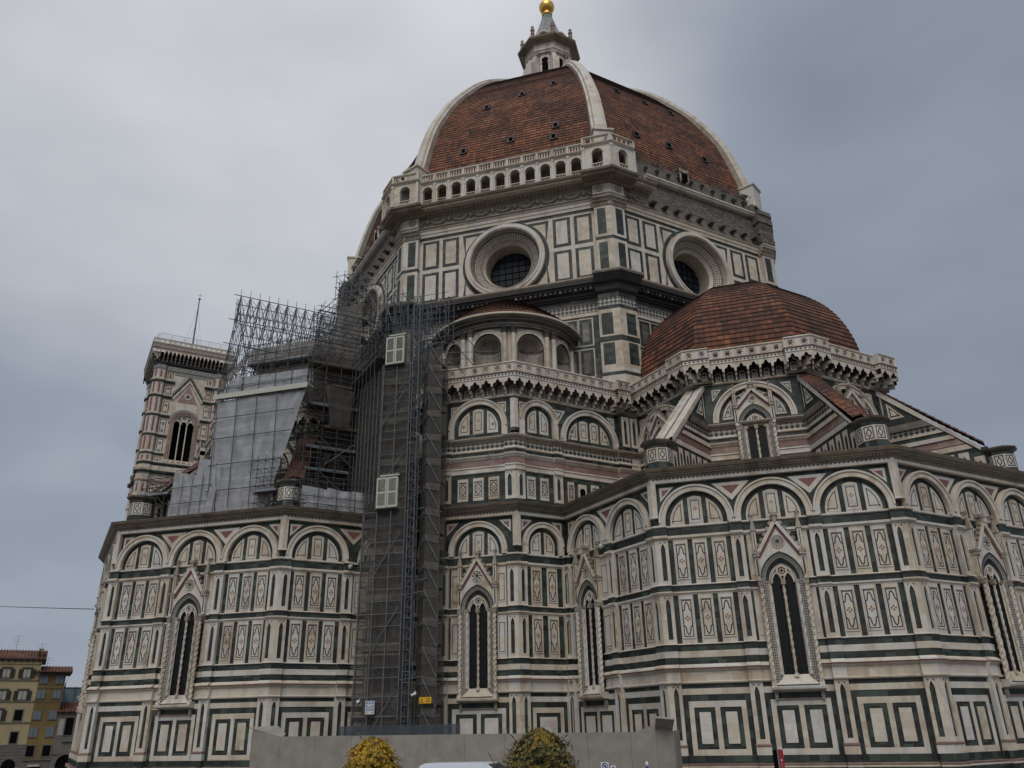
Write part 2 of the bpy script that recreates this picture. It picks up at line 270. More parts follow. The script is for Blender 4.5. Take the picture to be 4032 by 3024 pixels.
class FR:
    """facade frame: u along the wall (left to right seen from outside), z up, d outwards"""
    def __init__(s,mb,P0,ang): s.mb=mb; s.P=Vector((P0[0],P0[1],0)); a=R(ang); s.n=Vector((math.cos(a),math.sin(a),0)); s.t=Vector((-s.n.y,s.n.x,0)); s.ang=ang
    def p(s,u,z,d=0): return s.P+s.t*u+s.n*d+Vector((0,0,z))
    def to(s,mb): c=FR.__new__(FR); c.mb=mb; c.P=s.P; c.n=s.n; c.t=s.t; c.ang=s.ang; return c
    def band(s,u0,u1,prof,mat,kL=0,kR=0,ends=True):
        """prof: (z,d) from bottom to top, mitred by kL / kR"""
        t=rnd.random(); g=lambda u,z,d,k,sg: s.p(u+sg*k*d,z,d)
        for (z0,d0),(z1,d1) in zip(prof,prof[1:]):
            s.mb.face([g(u0,z0,d0,kL,-1),g(u1,z0,d0,kR,1),g(u1,z1,d1,kR,1),g(u0,z1,d1,kL,-1)],mat,None,t)
        if ends:
            for u,k,sg in ((u0,kL,-1),(u1,kR,1)):
                if k==0:
                    ps=[s.p(u,z,d) for z,d in prof]+[s.p(u,prof[-1][0],-.02),s.p(u,prof[0][0],-.02)]
                    s.mb.face(ps if sg<0 else ps[::-1],mat,None,t)
    def box(s,u0,u1,z0,z1,d0,d1,mat,kL=0,kR=0):
        s.band(u0,u1,[(z0,d0),(z0,d1),(z1,d1),(z1,d0)],mat,kL,kR)
    def poly(s,pts,d0,d1,mat,side=None,sides=True):
        t=rnd.random(); a=sum(p[0]*q[1]-q[0]*p[1] for p,q in zip(pts,pts[1:]+pts[:1]))
        if a<0: pts=pts[::-1]
        s.mb.face([s.p(u,z,d1) for u,z in pts],mat,[(u,z) for u,z in pts],t)
        if sides:
            for p,q in zip(pts,pts[1:]+pts[:1]): s.mb.face([s.p(p[0],p[1],d0),s.p(q[0],q[1],d0),s.p(q[0],q[1],d1),s.p(p[0],p[1],d1)],side or mat,None,t)
    def stroke(s,pts,w,d,mat,closed=True):
        """flat outline strip of width w inside polyline"""
        n=len(pts); t=.5
        def off(i):
            a=Vector(pts[(i-1)%n]);b=Vector(pts[i]);c=Vector(pts[(i+1)%n])
            if not closed and i==0: a=b-(c-b)
            if not closed and i==n-1: c=b+(b-a)
            e=(b-a).normalized()+(c-b).normalized()
            if e.length<1e-6: e=(c-b)
            e.normalize(); nn=Vector((-e.y,e.x)); k=max(.4,nn.dot(Vector((-(c-b).normalized().y,(c-b).normalized().x))))
            return b+nn*(w/k)
        O=[off(i) for i in range(n)]
        for i in range(n if closed else n-1):
            j=(i+1)%n
            s.mb.face([s.p(pts[i][0],pts[i][1],d),s.p(pts[j][0],pts[j][1],d),s.p(O[j].x,O[j].y,d),s.p(O[i].x,O[i].y,d)],mat,None,t)
    def ring(s,uc,zc,Ro,Ri,a0,a1,d0,d1,mat,n=20,inner=True,blocks=0,dro=None):
        t=rnd.random()
        for i in range(n):
            if blocks and i%blocks==0: t=rnd.random()
            p=a0+(a1-a0)*i/n; q=a0+(a1-a0)*(i+1)/n; c=lambda r,a,d: s.p(uc+r*math.cos(a),zc+r*math.sin(a),d)
            s.mb.face([c(Ri,p,d1),c(Ro,p,d1),c(Ro,q,d1),c(Ri,q,d1)],mat,[(p*Ri,Ri),(p*Ri,Ro),(q*Ri,Ro),(q*Ri,Ri)],t)
            s.mb.face([c(Ro,p,d1),c(Ro,p,d0),c(Ro,q,d0),c(Ro,q,d1)],mat,None,t)
            if inner: s.mb.face([c(Ri,p,d0),c(Ri,p,d1),c(Ri,q,d1),c(Ri,q,d0)],mat,None,t)
    def funnel(s,uc,zc,R0,d0,R1,d1,mat,n=32,a0=0,a1=2*PI,t=None):
        t=rnd.random() if t is None else t
        for i in range(n):
            p=a0+(a1-a0)*i/n; q=a0+(a1-a0)*(i+1)/n; c=lambda r,a,d: s.p(uc+r*math.cos(a),zc+r*math.sin(a),d)
            s.mb.face([c(R1,p,d1),c(R0,p,d0),c(R0,q,d0),c(R1,q,d1)],mat,[(p*R0,0),(p*R0,R0-R1+abs(d0-d1)),(q*R0,R0-R1+abs(d0-d1)),(q*R0,0)],t)
    def disc(s,uc,zc,r,d,mat,n=20): s.mb.face([s.p(uc+r*math.cos(2*PI*i/n),zc+r*math.sin(2*PI*i/n),d) for i in range(n)],mat,[(uc+r*math.cos(2*PI*i/n),zc+r*math.sin(2*PI*i/n)) for i in range(n)])
    def holeplate(s,u0,u1,z0,z1,uc,zc,r,d,mat,n=32,hr=None):
        t=rnd.random()
        def edge(a):
            c,sn=math.cos(a),math.sin(a); k=1e9
            if c>1e-9:k=min(k,(u1-uc)/c)
            if c<-1e-9:k=min(k,(u0-uc)/c)
            if sn>1e-9:k=min(k,(z1-zc)/sn)
            if sn<-1e-9:k=min(k,(z0-zc)/sn)
            return (uc+c*k,zc+sn*k)
        A=[2*PI*i/n for i in range(n)]+[math.atan2(z-zc,u-uc)%(2*PI) for u in(u0,u1) for z in(z0,z1)]; A=sorted(set(round(a,6) for a in A))
        for a,b in zip(A,A[1:]+[A[0]+2*PI]):
            e,f=edge(a),edge(b); ra=r(a) if callable(r) else r; rb=r(b) if callable(r) else r
            P=[(uc+ra*math.cos(a),zc+ra*math.sin(a)),e,f,(uc+rb*math.cos(b),zc+rb*math.sin(b))]
            s.mb.face([s.p(x,y,d) for x,y in P],mat,P,t)
K=math.tan(R(22.5))
def arc(uc,zc,r,a0,a1,n): return [(uc+r*math.cos(a0+(a1-a0)*i/n),zc+r*math.sin(a0+(a1-a0)*i/n)) for i in range(n+1)]
def tag(o,label=None,cat=None,group=None,kind=None):
    if label:o['label']=label
    if cat:o['category']=cat
    if group:o['group']=group
    if kind:o['kind']=kind
    return o
def empty(name,loc=(0,0,0)): 
    o=bpy.data.objects.new(name,None); C.objects.link(o); o.empty_display_size=.5; EM.append((o,loc)); return o
EM=[]
WH,GR,PK,RD,LN='white_marble','green_marble','pink_marble','red_marble','line_marble'
def vert(ap,an): r=ap/math.cos(R(22.5)); return Vector((r*math.cos(R(an)),r*math.sin(R(an))))
def vec(an): return Vector((math.cos(R(an)),math.sin(R(an))))
DT,AL,AU=31.449,18.726,10.672
dE=vec(-45)*DT; dS=vec(-135)*DT; MC_SHADE='dark_shade_stone'
CX,CY=3.13,-36.08
cath=empty('cathedral'); tag(cath,'vast marble cathedral with red tiled octagonal dome, white ribs and green and white panelled walls','cathedral')
# ---------------------------------------------------------------- facade pieces
def quatrefoil(f,u,z,d,r=.11,mat=RD):
    for a in range(4):
        x,y=u+math.cos(a*PI/2)*r,z+math.sin(a*PI/2)*r
        f.poly([(x-r*.62,y),(x,y-r*.62),(x+r*.62,y),(x,y+r*.62)],d,d,mat,sides=False)
def hexaline(f,u,z0,z1,w,d,lw=.07):
    h=w/2
    c=min(.62,(z1-z0)*.3)
    Q=[(0,0),(.3*h,.13*c),(.5*h,.42*c),(.6*h,.78*c),(h,c)]
    P=[(0,z1)]+[(-x,z1-y) for x,y in Q[1:]]+[(-x,z0+y) for x,y in Q[:0:-1]]+[(0,z0)]+[(x,z0+y) for x,y in Q[1:]]+[(x,z1-y) for x,y in Q[:0:-1]]
    f.stroke([(u+a,b) for a,b in P],lw,d,LN)
def panel(f,u0,u1,z0,z1,d=.05,shape=True,rich=True):
    f.box(u0,u1,z0,z1,0,d,WH)
    w=u1-u0; a=.13*w; b0,b1=z0+.3,z1-.22
    # raised inner moulding
    for (x0,x1,y0,y1) in ((u0+a-.05,u0+a,b0,b1),(u1-a,u1-a+.05,b0,b1),(u0+a,u1-a,b1-.05,b1),(u0+a,u1-a,b0,b0+.05)): f.box(x0,x1,y0,y1,d,d+.045,WH)
    if rich:
        c=a+.035; f.stroke([(u0+c,b0+.1),(u1-c,b0+.1),(u1-c,b1-.1),(u0+c,b1-.1)],.06,d+.006,LN)
        if shape:
            hexaline(f,(u0+u1)/2,b0+.2,b1-.2,w-2*c-.0,d+.009)
            quatrefoil(f,(u0+u1)/2,(b0+b1)/2,d+.008,.115)
def lancet(f,u0,u1,z0,z1,d0,d1,slot=.33,back=None,kL=0,kR=0,mat=WH,su=None):
    """pilaster face with a recessed pointed green slot"""
    um=(u0+u1)/2 if su is None else su; h=slot/2; zs=z1-.62; dd=d1-.1
    t=rnd.random
    f.band(u0,um-h,[(z0,d0),(z0,d1),(z1,d1),(z1,d0)],mat,kL,0); f.band(um+h,u1,[(z0,d0),(z0,d1),(z1,d1),(z1,d0)],mat,0,kR)
    f.box(um-h,um+h,z0,z0+.25,d0,d1,mat)
    f.poly([(um-h,zs),(um-h*.7,zs+.2),(um,zs+.40),(um+h*.7,zs+.2),(um+h,zs),(um+h,z1),(um-h,z1)],dd,d1,mat)
    f.poly([(um-h,z0+.25),(um+h,z0+.25),(um+h,z1-.1),(um-h,z1-.1)],d0,dd,GR,sides=False)
    for sg in(-1,1): f.poly([(um+sg*.06,z1-.13),(um+sg*.2,z1-.13),(um+sg*.2,z1-.24)],d1,d1+.004,LN,sides=False)
def lunette(f,uc,zc,zb,r,npan=3,stars=False,d=.05):
    """white panels inside a blind arch"""
    ro=r-.32
    def quarter(sg,x0,inset,dd,mat):
        x0+=inset; rr=ro-inset; a0=0; a1=math.acos(min(.999,x0/rr))
        P=[(uc+sg*x0,zb+inset*1.6 if inset else zb)]+[(uc+sg*rr,zb+inset*1.6 if inset else zb)]+[(uc+sg*rr*math.cos(a),zc+rr*math.sin(a)) for a in [a1*i/9 for i in range(10)]]
        return P
    if npan==3: rects=[(-.47,.47)]; qs=.78
    elif npan==2: rects=[]; qs=.16
    else: rects=[(-.98,-.12),(.12,.98)]; qs=1.22
    for a,b in rects:
        m=max(abs(a),abs(b)); zt=zc+math.sqrt(max(.1,ro*ro-m*m))-.05
        P=[(uc+a,zb),(uc+b,zb),(uc+b,zt)]+[(uc+b+(a-b)*i/6,zt+.13*math.sin(PI*i/6)) for i in range(1,6)]+[(uc+a,zt)]
        f.poly(P,0,d,WH); f.stroke([(uc+a+.06,zb+.1),(uc+b-.06,zb+.1),(uc+b-.06,zt-.04),(uc+a+.06,zt-.04)],.045,d+.03,WH)
        f.stroke([(uc+a+.17,zb+.3),(uc+b-.17,zb+.3),(uc+b-.17,zt-.17),(uc+a+.17,zt-.17)],.055,d+.006,LN); quatrefoil(f,uc+(a+b)/2,(zb+.3+zt)/2,d+.008,.095)
    for sg in(-1,1):
        P=quarter(sg,qs,0,0,0); f.poly(P,0,d,WH)
        P=quarter(sg,qs,.16,0,0); P=P if sg>0 else P[::-1]; f.stroke(P,.055,d+.006,LN)
        if stars and npan!=2:
            x,y=uc+sg*(qs+.5),zb+.75
            for k in (0,1): f.stroke([(x+.17*math.cos(2*PI*i/3+PI/2+k*PI),y+.17*math.sin(2*PI*i/3+PI/2+k*PI)) for i in range(3)],.035,d+.008+k*.002,LN)
        elif npan==2: quatrefoil(f,uc+sg*(qs+.55),zb+.95,d+.008,.09)
def gwindow(mb,f,uc,zb,zsp,zap,hw,gz,bracket=True,sillz=None,glassm='window_glass',rose=True):
    """gothic two-light window with twisted columns, inlaid jambs, gable and pinnacles"""
    f=f.to(mb); D=.40
    zi=zb+.35; iw=hw*.5; ow=hw-.12
    def pts(hwid,sp,ap,n=8):
        # pointed arch polyline from left spring to right spring
        h=ap-sp; rr=(h*h+hwid*hwid)/(2*hwid); out=[]
        th=math.atan2(h,rr-hwid)
        for i in range(n+1): a=th*i/n; out.append((-(hwid-rr)-rr*math.cos(a) if 0 else -hwid+rr-rr*math.cos(a),sp+rr*math.sin(a)))
        return out+[(-x,z) for x,z in out[-2::-1]]
    o1=pts(ow,zsp,zap); k_=(zap-zsp)/1.8; o2=pts(ow-.3,zsp,zap-.38*k_); o3=pts(iw+.12,zsp,zap-.72*k_); o4=pts(iw,zsp,zap-.85*k_)
    def loft(A,dA,B,dB,mat):
        t=rnd.random()
        for i in range(len(A)-1):
            P=[(A[i],dA),(A[i+1],dA),(B[i+1],dB),(B[i],dB)]
            mb.face([f.p(uc+x,z,d) for (x,z),d in P],mat,[(i*.3,0),(i*.3+.3,0),(i*.3+.3,.4),(i*.3,.4)],t)
    def full(P,z0): return [(P[0][0],z0)]+P+[(P[-1][0],z0)]
    loft(o1,D,o2,D-.12,'fine_inlay'); loft(o2,D-.12,o3,.18,GR); loft(o3,.18,o4,.1,WH)
    # jambs
    for sg in(-1,1):
        for (a,da,b,db,mat) in ((ow,D,ow-.3,D-.12,'fine_inlay'),(ow-.3,D-.12,iw+.12,.2,'fine_inlay'),(iw+.12,.2,iw,.1,WH)):
            P=[f.p(uc+sg*a,zi,da),f.p(uc+sg*b,zi,db),f.p(uc+sg*b,zsp,db),f.p(uc+sg*a,zsp,da)]
            mb.face(P if sg>0 else P[::-1],mat,[(0,zi),(abs(a-b)+abs(da-db),zi),(abs(a-b)+abs(da-db),zsp),(0,zsp)])
    # front spandrel wall around the arch up to the gable
    gh=zap+.1; G=[(-hw-.02,zsp),(-hw-.02,gz-.9*(gz-zap)*0-1.0*(gz-zap) if 0 else zap-.15),(-hw+.12,zap-.1)]
    # opening
    P=[(x,z) for x,z in o4]; ng=[(uc+P[0][0],zb+.75)]+[(uc+x,z) for x,z in P]+[(uc+P[-1][0],zb+.75)]
    f.poly(ng,.02,.03,glassm,sides=False)
    # tracery: two lights + eye
    zt=zsp+.2
    for sg in(-1,1):
        q=[(uc+sg*iw*.5+x*.88*iw/ (iw),z) for x,z in pts(iw*.5,zt-.35,zt+.35,5)]
        f.stroke([(uc+sg*iw*.5+x,z) for x,z in pts(iw*.5,zt-.35,zt+.38,5)],-.09,.16,WH,closed=False)
    f.ring(uc,zt+.42,iw*.5,iw*.34,0,2*PI,.04,.17,WH,14)
    for a in range(6): f.ring(uc+iw*.2*math.cos(a*PI/3),zt+.42+iw*.2*math.sin(a*PI/3),.07,.03,0,2*PI,.04,.12,WH,6,False)
    sp=[(uc+x,z) for x,z in o4]
    f.poly([(uc-iw,zt-.1),(uc-iw*.62,zt+.42),(uc-iw*.3,zt+.75),(uc-iw*.75,zt+.5)],.03,.14,WH); f.poly([(uc+iw,zt-.1),(uc+iw*.62,zt+.42),(uc+iw*.3,zt+.75),(uc+iw*.75,zt+.5)],.03,.14,WH)
    # sloping sill inside
    mb.face([f.p(uc-ow,zb+.1,D),f.p(uc+ow,zb+.1,D),f.p(uc+iw,zb+.75,.1),f.p(uc-iw,zb+.75,.1)],WH)
    f.stroke([(uc-ow+.02,zb+.105),(uc+ow-.02,zb+.105),(uc+ow-.02,zb+.17),(uc-ow+.02,zb+.17)],.03,D+.004,LN)
    # columns: twisted
    def twist(u,z0,z1,d,r,turns):
        n=8; m=max(8,int((z1-z0)*5)); prev=None; t=rnd.random()
        for k in range(m+1):
            z=z0+(z1-z0)*k/m; a0=turns*2*PI*k/m
            cur=[]
            for i in range(n):
                a=2*PI*i/n; rr=r*(1+.28*math.cos(2*(a-a0))); cur.append(f.p(u+rr*math.cos(a),z,d+rr*math.sin(a)))
            if prev:
                for i in range(n): j=(i+1)%n; mb.face([prev[j],prev[i],cur[i],cur[j]],WH,None,t)
            prev=cur
    L_=zsp-zb-.6
    for sg in(-1,1):
        twist(uc+sg*(ow+.05),zb+.28,zsp-.32,D+.02,.13,L_*1.15); f.box(uc+sg*(ow+.05)-.17,uc+sg*(ow+.05)+.17,zsp-.32,zsp-.02,.1,D+.17,'carved_stone'); f.box(uc+sg*(ow+.05)-.15,uc+sg*(ow+.05)+.15,zb+.08,zb+.28,.1,D+.16,WH)
        twist(uc+sg*(iw+.14),zb+.75,zsp-.2,.24,.09,L_*1.6); f.box(uc+sg*(iw+.12)-.12,uc+sg*(iw+.12)+.12,zsp-.2,zsp,.1,.33,'carved_stone')
        # impost block and slender colonnette beside the arch, then pinnacle
        f.box(uc+sg*hw-.16 if sg>0 else uc-hw-.1,uc+hw+.1 if sg>0 else uc-hw+.16,zsp-.02,zsp+.12,0,D+.22,WH)
        c0=uc+sg*(hw-.02); f.box(c0-.14,c0+.14,zsp+.12,zap-.25,0,D,WH); f.box(c0-.05,c0+.05,zsp+.3,zap-.4,D,D+.004,LN)
        zz=zap-.25
        f.box(c0-.2,c0+.2,zz,zz+.15,0,D+.12,WH); f.box(c0-.25,c0+.25,zz+.15,zz+.32,0,D+.2,'carved_stone')
        ph=(gz-zap)*.62; f.box(c0-.13,c0+.13,zz+.32,zz+.32+ph,D-.2,D+.06,WH); f.box(c0-.03,c0+.03,zz+.45,zz+.2+ph,D+.06,D+.064,LN)
        pz=zz+.32+ph; ap=f.p(c0,pz+ph*.75,D-.07); B=[f.p(c0-.19,pz,D-.26),f.p(c0+.19,pz,D-.26),f.p(c0+.19,pz,D+.12),f.p(c0-.19,pz,D+.12)]
        for i in range(4): mb.face([B[i],B[(i+1)%4],ap],'carved_stone')
        f.box(c0-.09,c0+.09,pz+ph*.72,pz+ph*.78,D-.16,D+.02,'carved_stone'); f.box(c0-.05,c0+.05,pz+ph*.78,pz+ph*.9,D-.12,D-.02,'carved_stone')
    twist(uc,zb+.75,zsp-.25,.17,.085,L_*1.3); f.box(uc-.14,uc+.14,zsp-.28,zsp+.05,.05,.32,'carved_stone'); f.box(uc-.12,uc+.12,zb+.6,zb+.8,.05,.3,WH)
    # gable field with arch cut
    zg0=zap-.12; A=[(uc+x,z) for x,z in o1]; k=len(A)//2
    hh=hw-.16; apx=gz-.45
    left=[(uc-hh,zsp+.12),(uc-hh,zg0)]+[(uc,apx)]+[A[k]]+A[k-1:0:-1]+[A[0]]
    right=[(2*uc-x,z) for x,z in left]
    f.poly(left,.0,D-.03,WH,sides=False); f.poly(right,.0,D-.03,WH,sides=False)
    f.stroke([(uc+x*1.02,z+.02) for x,z in o1],-.09,D+.01,GR,closed=False)
    # rakes
    for sg in(-1,1):
        def bar(x0,z0,x1,z1,w0,w1,d0,d1,mat):
            dx,dz=x1-x0,z1-z0; l=math.hypot(dx,dz); nx,nz=-dz/l*sg*-1,dx/l*sg*-1
            nx,nz=(sg*abs(dz)/l,abs(dx)/l)
            f.poly([(x0+nx*w0,z0+nz*w0),(x1+nx*w0,z1+nz*w0),(x1+nx*w1,z1+nz*w1),(x0+nx*w1,z0+nz*w1)],d0,d1,mat)
        x0,z0,x1,z1=uc+sg*(hw-.12),zap-.25,uc,gz-.35
        bar(x0,z0,x1,z1,-.16,-.02,D-.03,D+.03,RD); bar(x0,z0,x1,z1,-.02,.2,D-.25,D+.16,WH)
        l=math.hypot(x1-x0,z1-z0); n=max(4,int(l/.36))
        for i in range(n):
            q=(i+.6)/n; x,z=x0+(x1-x0)*q+sg*.26*abs(z1-z0)/l,z0+(z1-z0)*q+.26*abs(x1-x0)/l
            f.poly([(x-.12,z-.1),(x+.12,z-.12),(x+.15,z+.06),(x,z+.16),(x-.14,z+.05)],D-.12,D+.12,'carved_stone')
    f.box(uc-.13,uc+.13,gz-.3,gz+.15,D-.2,D+.1,'carved_stone'); f.box(uc-.22,uc+.22,gz+.15,gz+.35,D-.25,D+.15,'carved_stone'); f.box(uc-.08,uc+.08,gz+.35,gz+.6,D-.15,D+.02,WH)
    f.poly([(uc-.06,gz+.6),(uc+.06,gz+.6),(uc,gz+1.25)],D-.1,D,WH)
    rz=zap+(gz-zap)*.3
    if rose:
        rr=(gz-zap)*.18; f.disc(uc,rz,rr,D+.0,LN,24)
        for a in range(16 if rose is True else 8):
            n=16 if rose is True else 8; a0=2*PI*a/n; w=PI/n*.95
            f.poly([(uc+.12*math.cos(a0),rz+.12*math.sin(a0)),(uc+rr*.92*math.cos(a0+.25),rz+rr*.92*math.sin(a0+.25)),(uc+rr*.92*math.cos(a0+.25+w),rz+rr*.92*math.sin(a0+.25+w)),(uc+.12*math.cos(a0+w),rz+.12*math.sin(a0+w))],D,D+.006,WH,sides=False)
        f.ring(uc,rz,rr+.05,rr-.01,0,2*PI,D-.03,D+.03,WH,24)
    # sill + brackets
    s0=zb-.2
    f.band(uc-hw-.12,uc+hw+.12,[(s0,.05),(s0+.03,D+.1),(s0+.1,D+.25),(s0+.2,D+.28),(s0+.28,D+.28),(s0+.28,.05)],WH)
    if bracket:
        for sg in(-1,1):
            c0=uc+sg*(hw-.1); f.poly([(c0-.11,s0-.35),(c0+.11,s0-.35),(c0+.11,s0),(c0-.11,s0)],.05,D*.6,'carved_stone'); f.box(c0-.08,c0+.08,s0-.5,s0-.35,.05,.25,'carved_stone')
        f.box(uc-hw+.1,uc+hw-.05,s0-.47,s0-.4,0,.14,PK)
def cornice_low(f,u0,u1,kL,kR):
    G='grey_cornice'
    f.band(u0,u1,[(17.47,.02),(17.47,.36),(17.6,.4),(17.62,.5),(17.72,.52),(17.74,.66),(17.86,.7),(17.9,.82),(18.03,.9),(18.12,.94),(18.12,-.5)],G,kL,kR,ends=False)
    n=int((u1-u0)/.21)
    for i in range(n):
        a=u0+(i+.2)*(u1-u0)/n; f.box(a,a+.11,17.63,17.72,.52,.58,'carved_stone')
    n=int((u1-u0)/.27)
    for i in range(n):
        a=u0+(i+.1)*(u1-u0)/n; f.poly([(a,17.46),(a+.24,17.46),(a+.12,17.34)],.33,.336,LN,sides=False)
def lower_wall(P0,ang,L,bays,kL,kR,arches,u_start=0,windows=(),corners=(1,1),strips=(1,1),n3=3):
    """bays: [(a,b,npanels)] free wall between pilasters; pilasters given between them"""
    mb=MB(); f=FR(mb,P0,ang); us=u_start
    # backing
    f.band(us,L,[(-1.9,0),(18.0,0)],GR,0,0,ends=False)
    pil=[]   # (u0,u1,kL,kR)
    if corners[0]: pil.append((us,us+corners[0],kL,0))
    for (a,b,_),(c,d,_) in zip(bays,bays[1:]): pil.append((b,c,0,0))
    if corners[1]: pil.append((L-corners[1],L,0,kR))
    segs=[(a,b,0,0,0) for a,b,_ in bays]+[(a,b,.3,kl,kr) for a,b,kl,kr in pil]
    PO=.3
    def win_ranges(a,b): return [w for w in windows if a<w<b]
    def allband(prof,mat,cut=False):
        for a,b,o,kl,kr in segs:
            wr=win_ranges(a,b) if (cut and o==0) else []
            pf=[(z,d+o) if d>0.0011 else (z,d) for z,d in prof]
            if wr: f.band(a,wr[0]-1.32,pf,mat,kl,0); f.band(wr[0]+1.32,b,pf,mat,0,kr)
            else: f.band(a,b,pf,mat,kl,kr)
    # ---- base
    allband([(-1.9,0),(-1.9,.35),(-1.2,.35),(-1.1,.2),(-.75,.2),(-.75,0)],GR)
    allband([(-.75,0),(-.75,.22),(-.66,.22),(-.66,0)],WH); allband([(-.66,0),(-.66,.2),(-.55,.24),(-.52,.18),(-.52,0)],PK)
    allband([(-.52,0),(-.52,.05),(-.08,.05),(-.08,0)],GR)
    for a,b,o,kl,kr in segs:
        if o:
            f.band(a-.04*(kl==0),b+.04*(kr==0),[(-.08,0),(-.08,.36),(.38,.36),(.38,0)],WH,kl,kr); f.band(a-.06*(kl==0),b+.06*(kr==0),[(.38,0),(.38,.36),(.42,.42),(.5,.42),(.54,.34),(.54,0)],PK,kl,kr)
            for (z0,z1) in ((.54,4.03),(6.5,9.55),(10.25,13.2)):
                w=b-a; su=None
                if kl!=0: su=a+.36-(0 if kl>0 else -.04)
                if kr!=0: su=b-.36
                lancet(f,a,b,z0,z1,0,.3,.3,None,kl,kr,WH,su)
    allband([(4.03,0),(4.03,.06),(4.08,.16),(4.15,.18),(4.2,.1),(4.2,0)],WH,True)
    allband([(4.2,0),(4.2,.05),(4.77,.05),(4.77,0)],WH,True)
    allband([(4.77,0),(4.77,.08),(4.84,.14),(4.86,.2),(4.92,.23),(4.92,0)],WH,True); allband([(4.92,0),(4.92,.26),(5.0,.27),(5.0,0)],RD,True); allband([(5.0,0),(5.0,.29),(5.08,.27),(5.22,.06),(5.22,0)],WH,True)
    allband([(5.22,0),(5.22,.015),(5.63,.015),(5.63,0)],GR,True); allband([(5.63,0),(5.63,.03),(6.02,.03),(6.02,0)],WH,True); allband([(6.02,0),(6.02,.015),(6.4,.015),(6.4,0)],GR,True)
    allband([(6.4,0),(6.4,.05),(6.43,.12),(6.48,.1),(6.5,.05),(6.5,0)],WH,True)
    allband([(9.55,0),(9.55,.05),(9.62,.08),(9.68,.15),(9.78,.15),(9.78,0)],WH,True); allband([(9.78,0),(9.78,.02),(10.14,.02),(10.14,0)],GR,True); allband([(10.14,0),(10.14,.06),(10.18,.14),(10.24,.1),(10.25,0)],WH,True)
    allband([(13.2,0),(13.2,.05),(13.27,.1),(13.33,.18),(13.46,.18),(13.5,.1),(13.5,0)],WH,False); allband([(13.5,0),(13.5,.02),(14.03,.02),(14.03,0)],GR); allband([(14.03,0),(14.03,.05),(14.08,.12),(14.16,.12),(14.2,.04),(14.2,0)],WH)
    for a,b,np_ in bays:
        a=max(a,us); w=win_ranges(a,b)
        # tall base frame
        if b-a<1.0: continue
        f.box(a,b,3.41,3.77,0,.03,WH)
        g=.33; f0,f1=a+g,b-g; zt=3.02
        for q in ((f0,f1,zt-.36,zt),(f0,f1,-.08,.26),(f0,f0+.3,.26,zt-.36),(f1-.3,f1,.26,zt-.36)): f.box(*q,0,.03,WH)
        wi=f1-f0-.6; two=wi>2.2; n=2 if two else 1; cw=(wi-(n-1)*.3)/n
        for k in range(n):
            c0=f0+.3+k*(cw+.3)
            if k: f.box(c0-.3,c0,.26,zt-.36,0,.03,WH)
            f.box(c0+.3,c0+cw-.3,.57,zt-.64,0,.03,WH)
        if w:
            uw=w[0]
            for z0,z1 in ((6.5,9.55),(10.25,13.2)):
                for x0,x1 in ((a+.16,uw-1.5),(uw+1.5,b-.16)):
                    if x1-x0>.28: 
                        f.box(x0,x1,z0,z1,0,.05,WH); f.box(x0+.08,x1-.08,z0+.3,z1-.35,.05,.075,WH)
                        if x1-x0>.45: f.stroke([(x0+.14,z0+.4),(x1-.14,z0+.4),(x1-.14,z1-.5),(x0+.14,z1-.5)],.05,.08,LN)
        else:
            pw=.95; gap=(b-a-np_*pw)/(np_+1)
            if gap<.1: pw=(b-a)/np_-.2; gap=.2*np_/(np_+1)
            for z0,z1 in ((6.5,9.55),(10.25,13.2)):
                for k in range(np_): x=a+gap+k*(pw+gap); panel(f,x,x+pw,z0,z1)
    # ---- arches
    for uc,Ro,Ri,zc,npan in arches:
        f.ring(uc,zc,Ro-.12,Ri,0,PI,0,.3,WH,24,True,2); f.ring(uc,zc,Ro,Ro-.12,0,PI,0,.38,WH,24)
        for sg in(-1,1):
            x0,x1=sorted((uc+sg*Ri,uc+sg*Ro)); f.box(x0,x1,14.2,zc,0,.3,WH)
        lunette(f,uc,zc,14.2,Ri,npan)
    # spandrels
    ar=sorted(arches)
    def tri(pts,s=1):
        cx=sum(p[0] for p in pts)/3; cz=sum(p[1] for p in pts)/3
        f.poly(pts,0,.03,WH); f.poly([(cx+(x-cx)*.5,cz+(z-cz)*.5) for x,z in pts],.03,.036,'red_marble' if s else PK,sides=False)
    for (a,Ra,_,za,_),(b,Rb,_,zb_,_) in zip(ar,ar[1:]):
        mid=(a+Ra+b-Rb)/2; tri([(mid-1.25,16.9),(mid+1.25,16.9),(mid,15.65)])
    st=.22
    a,Ra,_,za,_=ar[0]
    if a-Ra-us<1: tri([(us+st+.22,16.9),(us+st+1.2,16.9),(us+st+.22,15.9)])
    a,Ra,_,za,_=ar[-1]
    tri([(L-st-.22,16.9),(L-st-1.2,16.9),(L-st-.22,15.9)])
    if strips[0]: f.band(us,us+st,[(14.75,0),(14.75,.36),(14.85,.32),(17.17,.32),(17.17,0)],WH,kL,0)
    if strips[1]: f.band(L-st,L,[(14.75,0),(14.75,.36),(14.85,.32),(17.17,.32),(17.17,0)],WH,0,kR)
    f.band(us,L,[(17.17,0),(17.17,.33),(17.47,.33)],WH,kL,kR,ends=False)
    cornice_low(f,us,L,kL,kR)
    wall=mb.build('chapel_wall',cath)
    for w in windows:
        m2=MB(); gwindow(m2,f,w,3.66,10.1,11.9,1.45,14.1,rose=True if ang==-90 and w>7 else 8); m2.build('gothic_window',wall)
    return wall
BAY3=[(.72,4.87,3),(5.68,9.83,3),(10.64,14.79,3)]; ARCH3=[(2.74,2.5,2.06,14.4,3),(7.755,2.5,2.06,14.4,3),(12.77,2.5,2.06,14.4,3)]
SL=2*AL*K
def lv(c,an): return c+vert(AL,an)
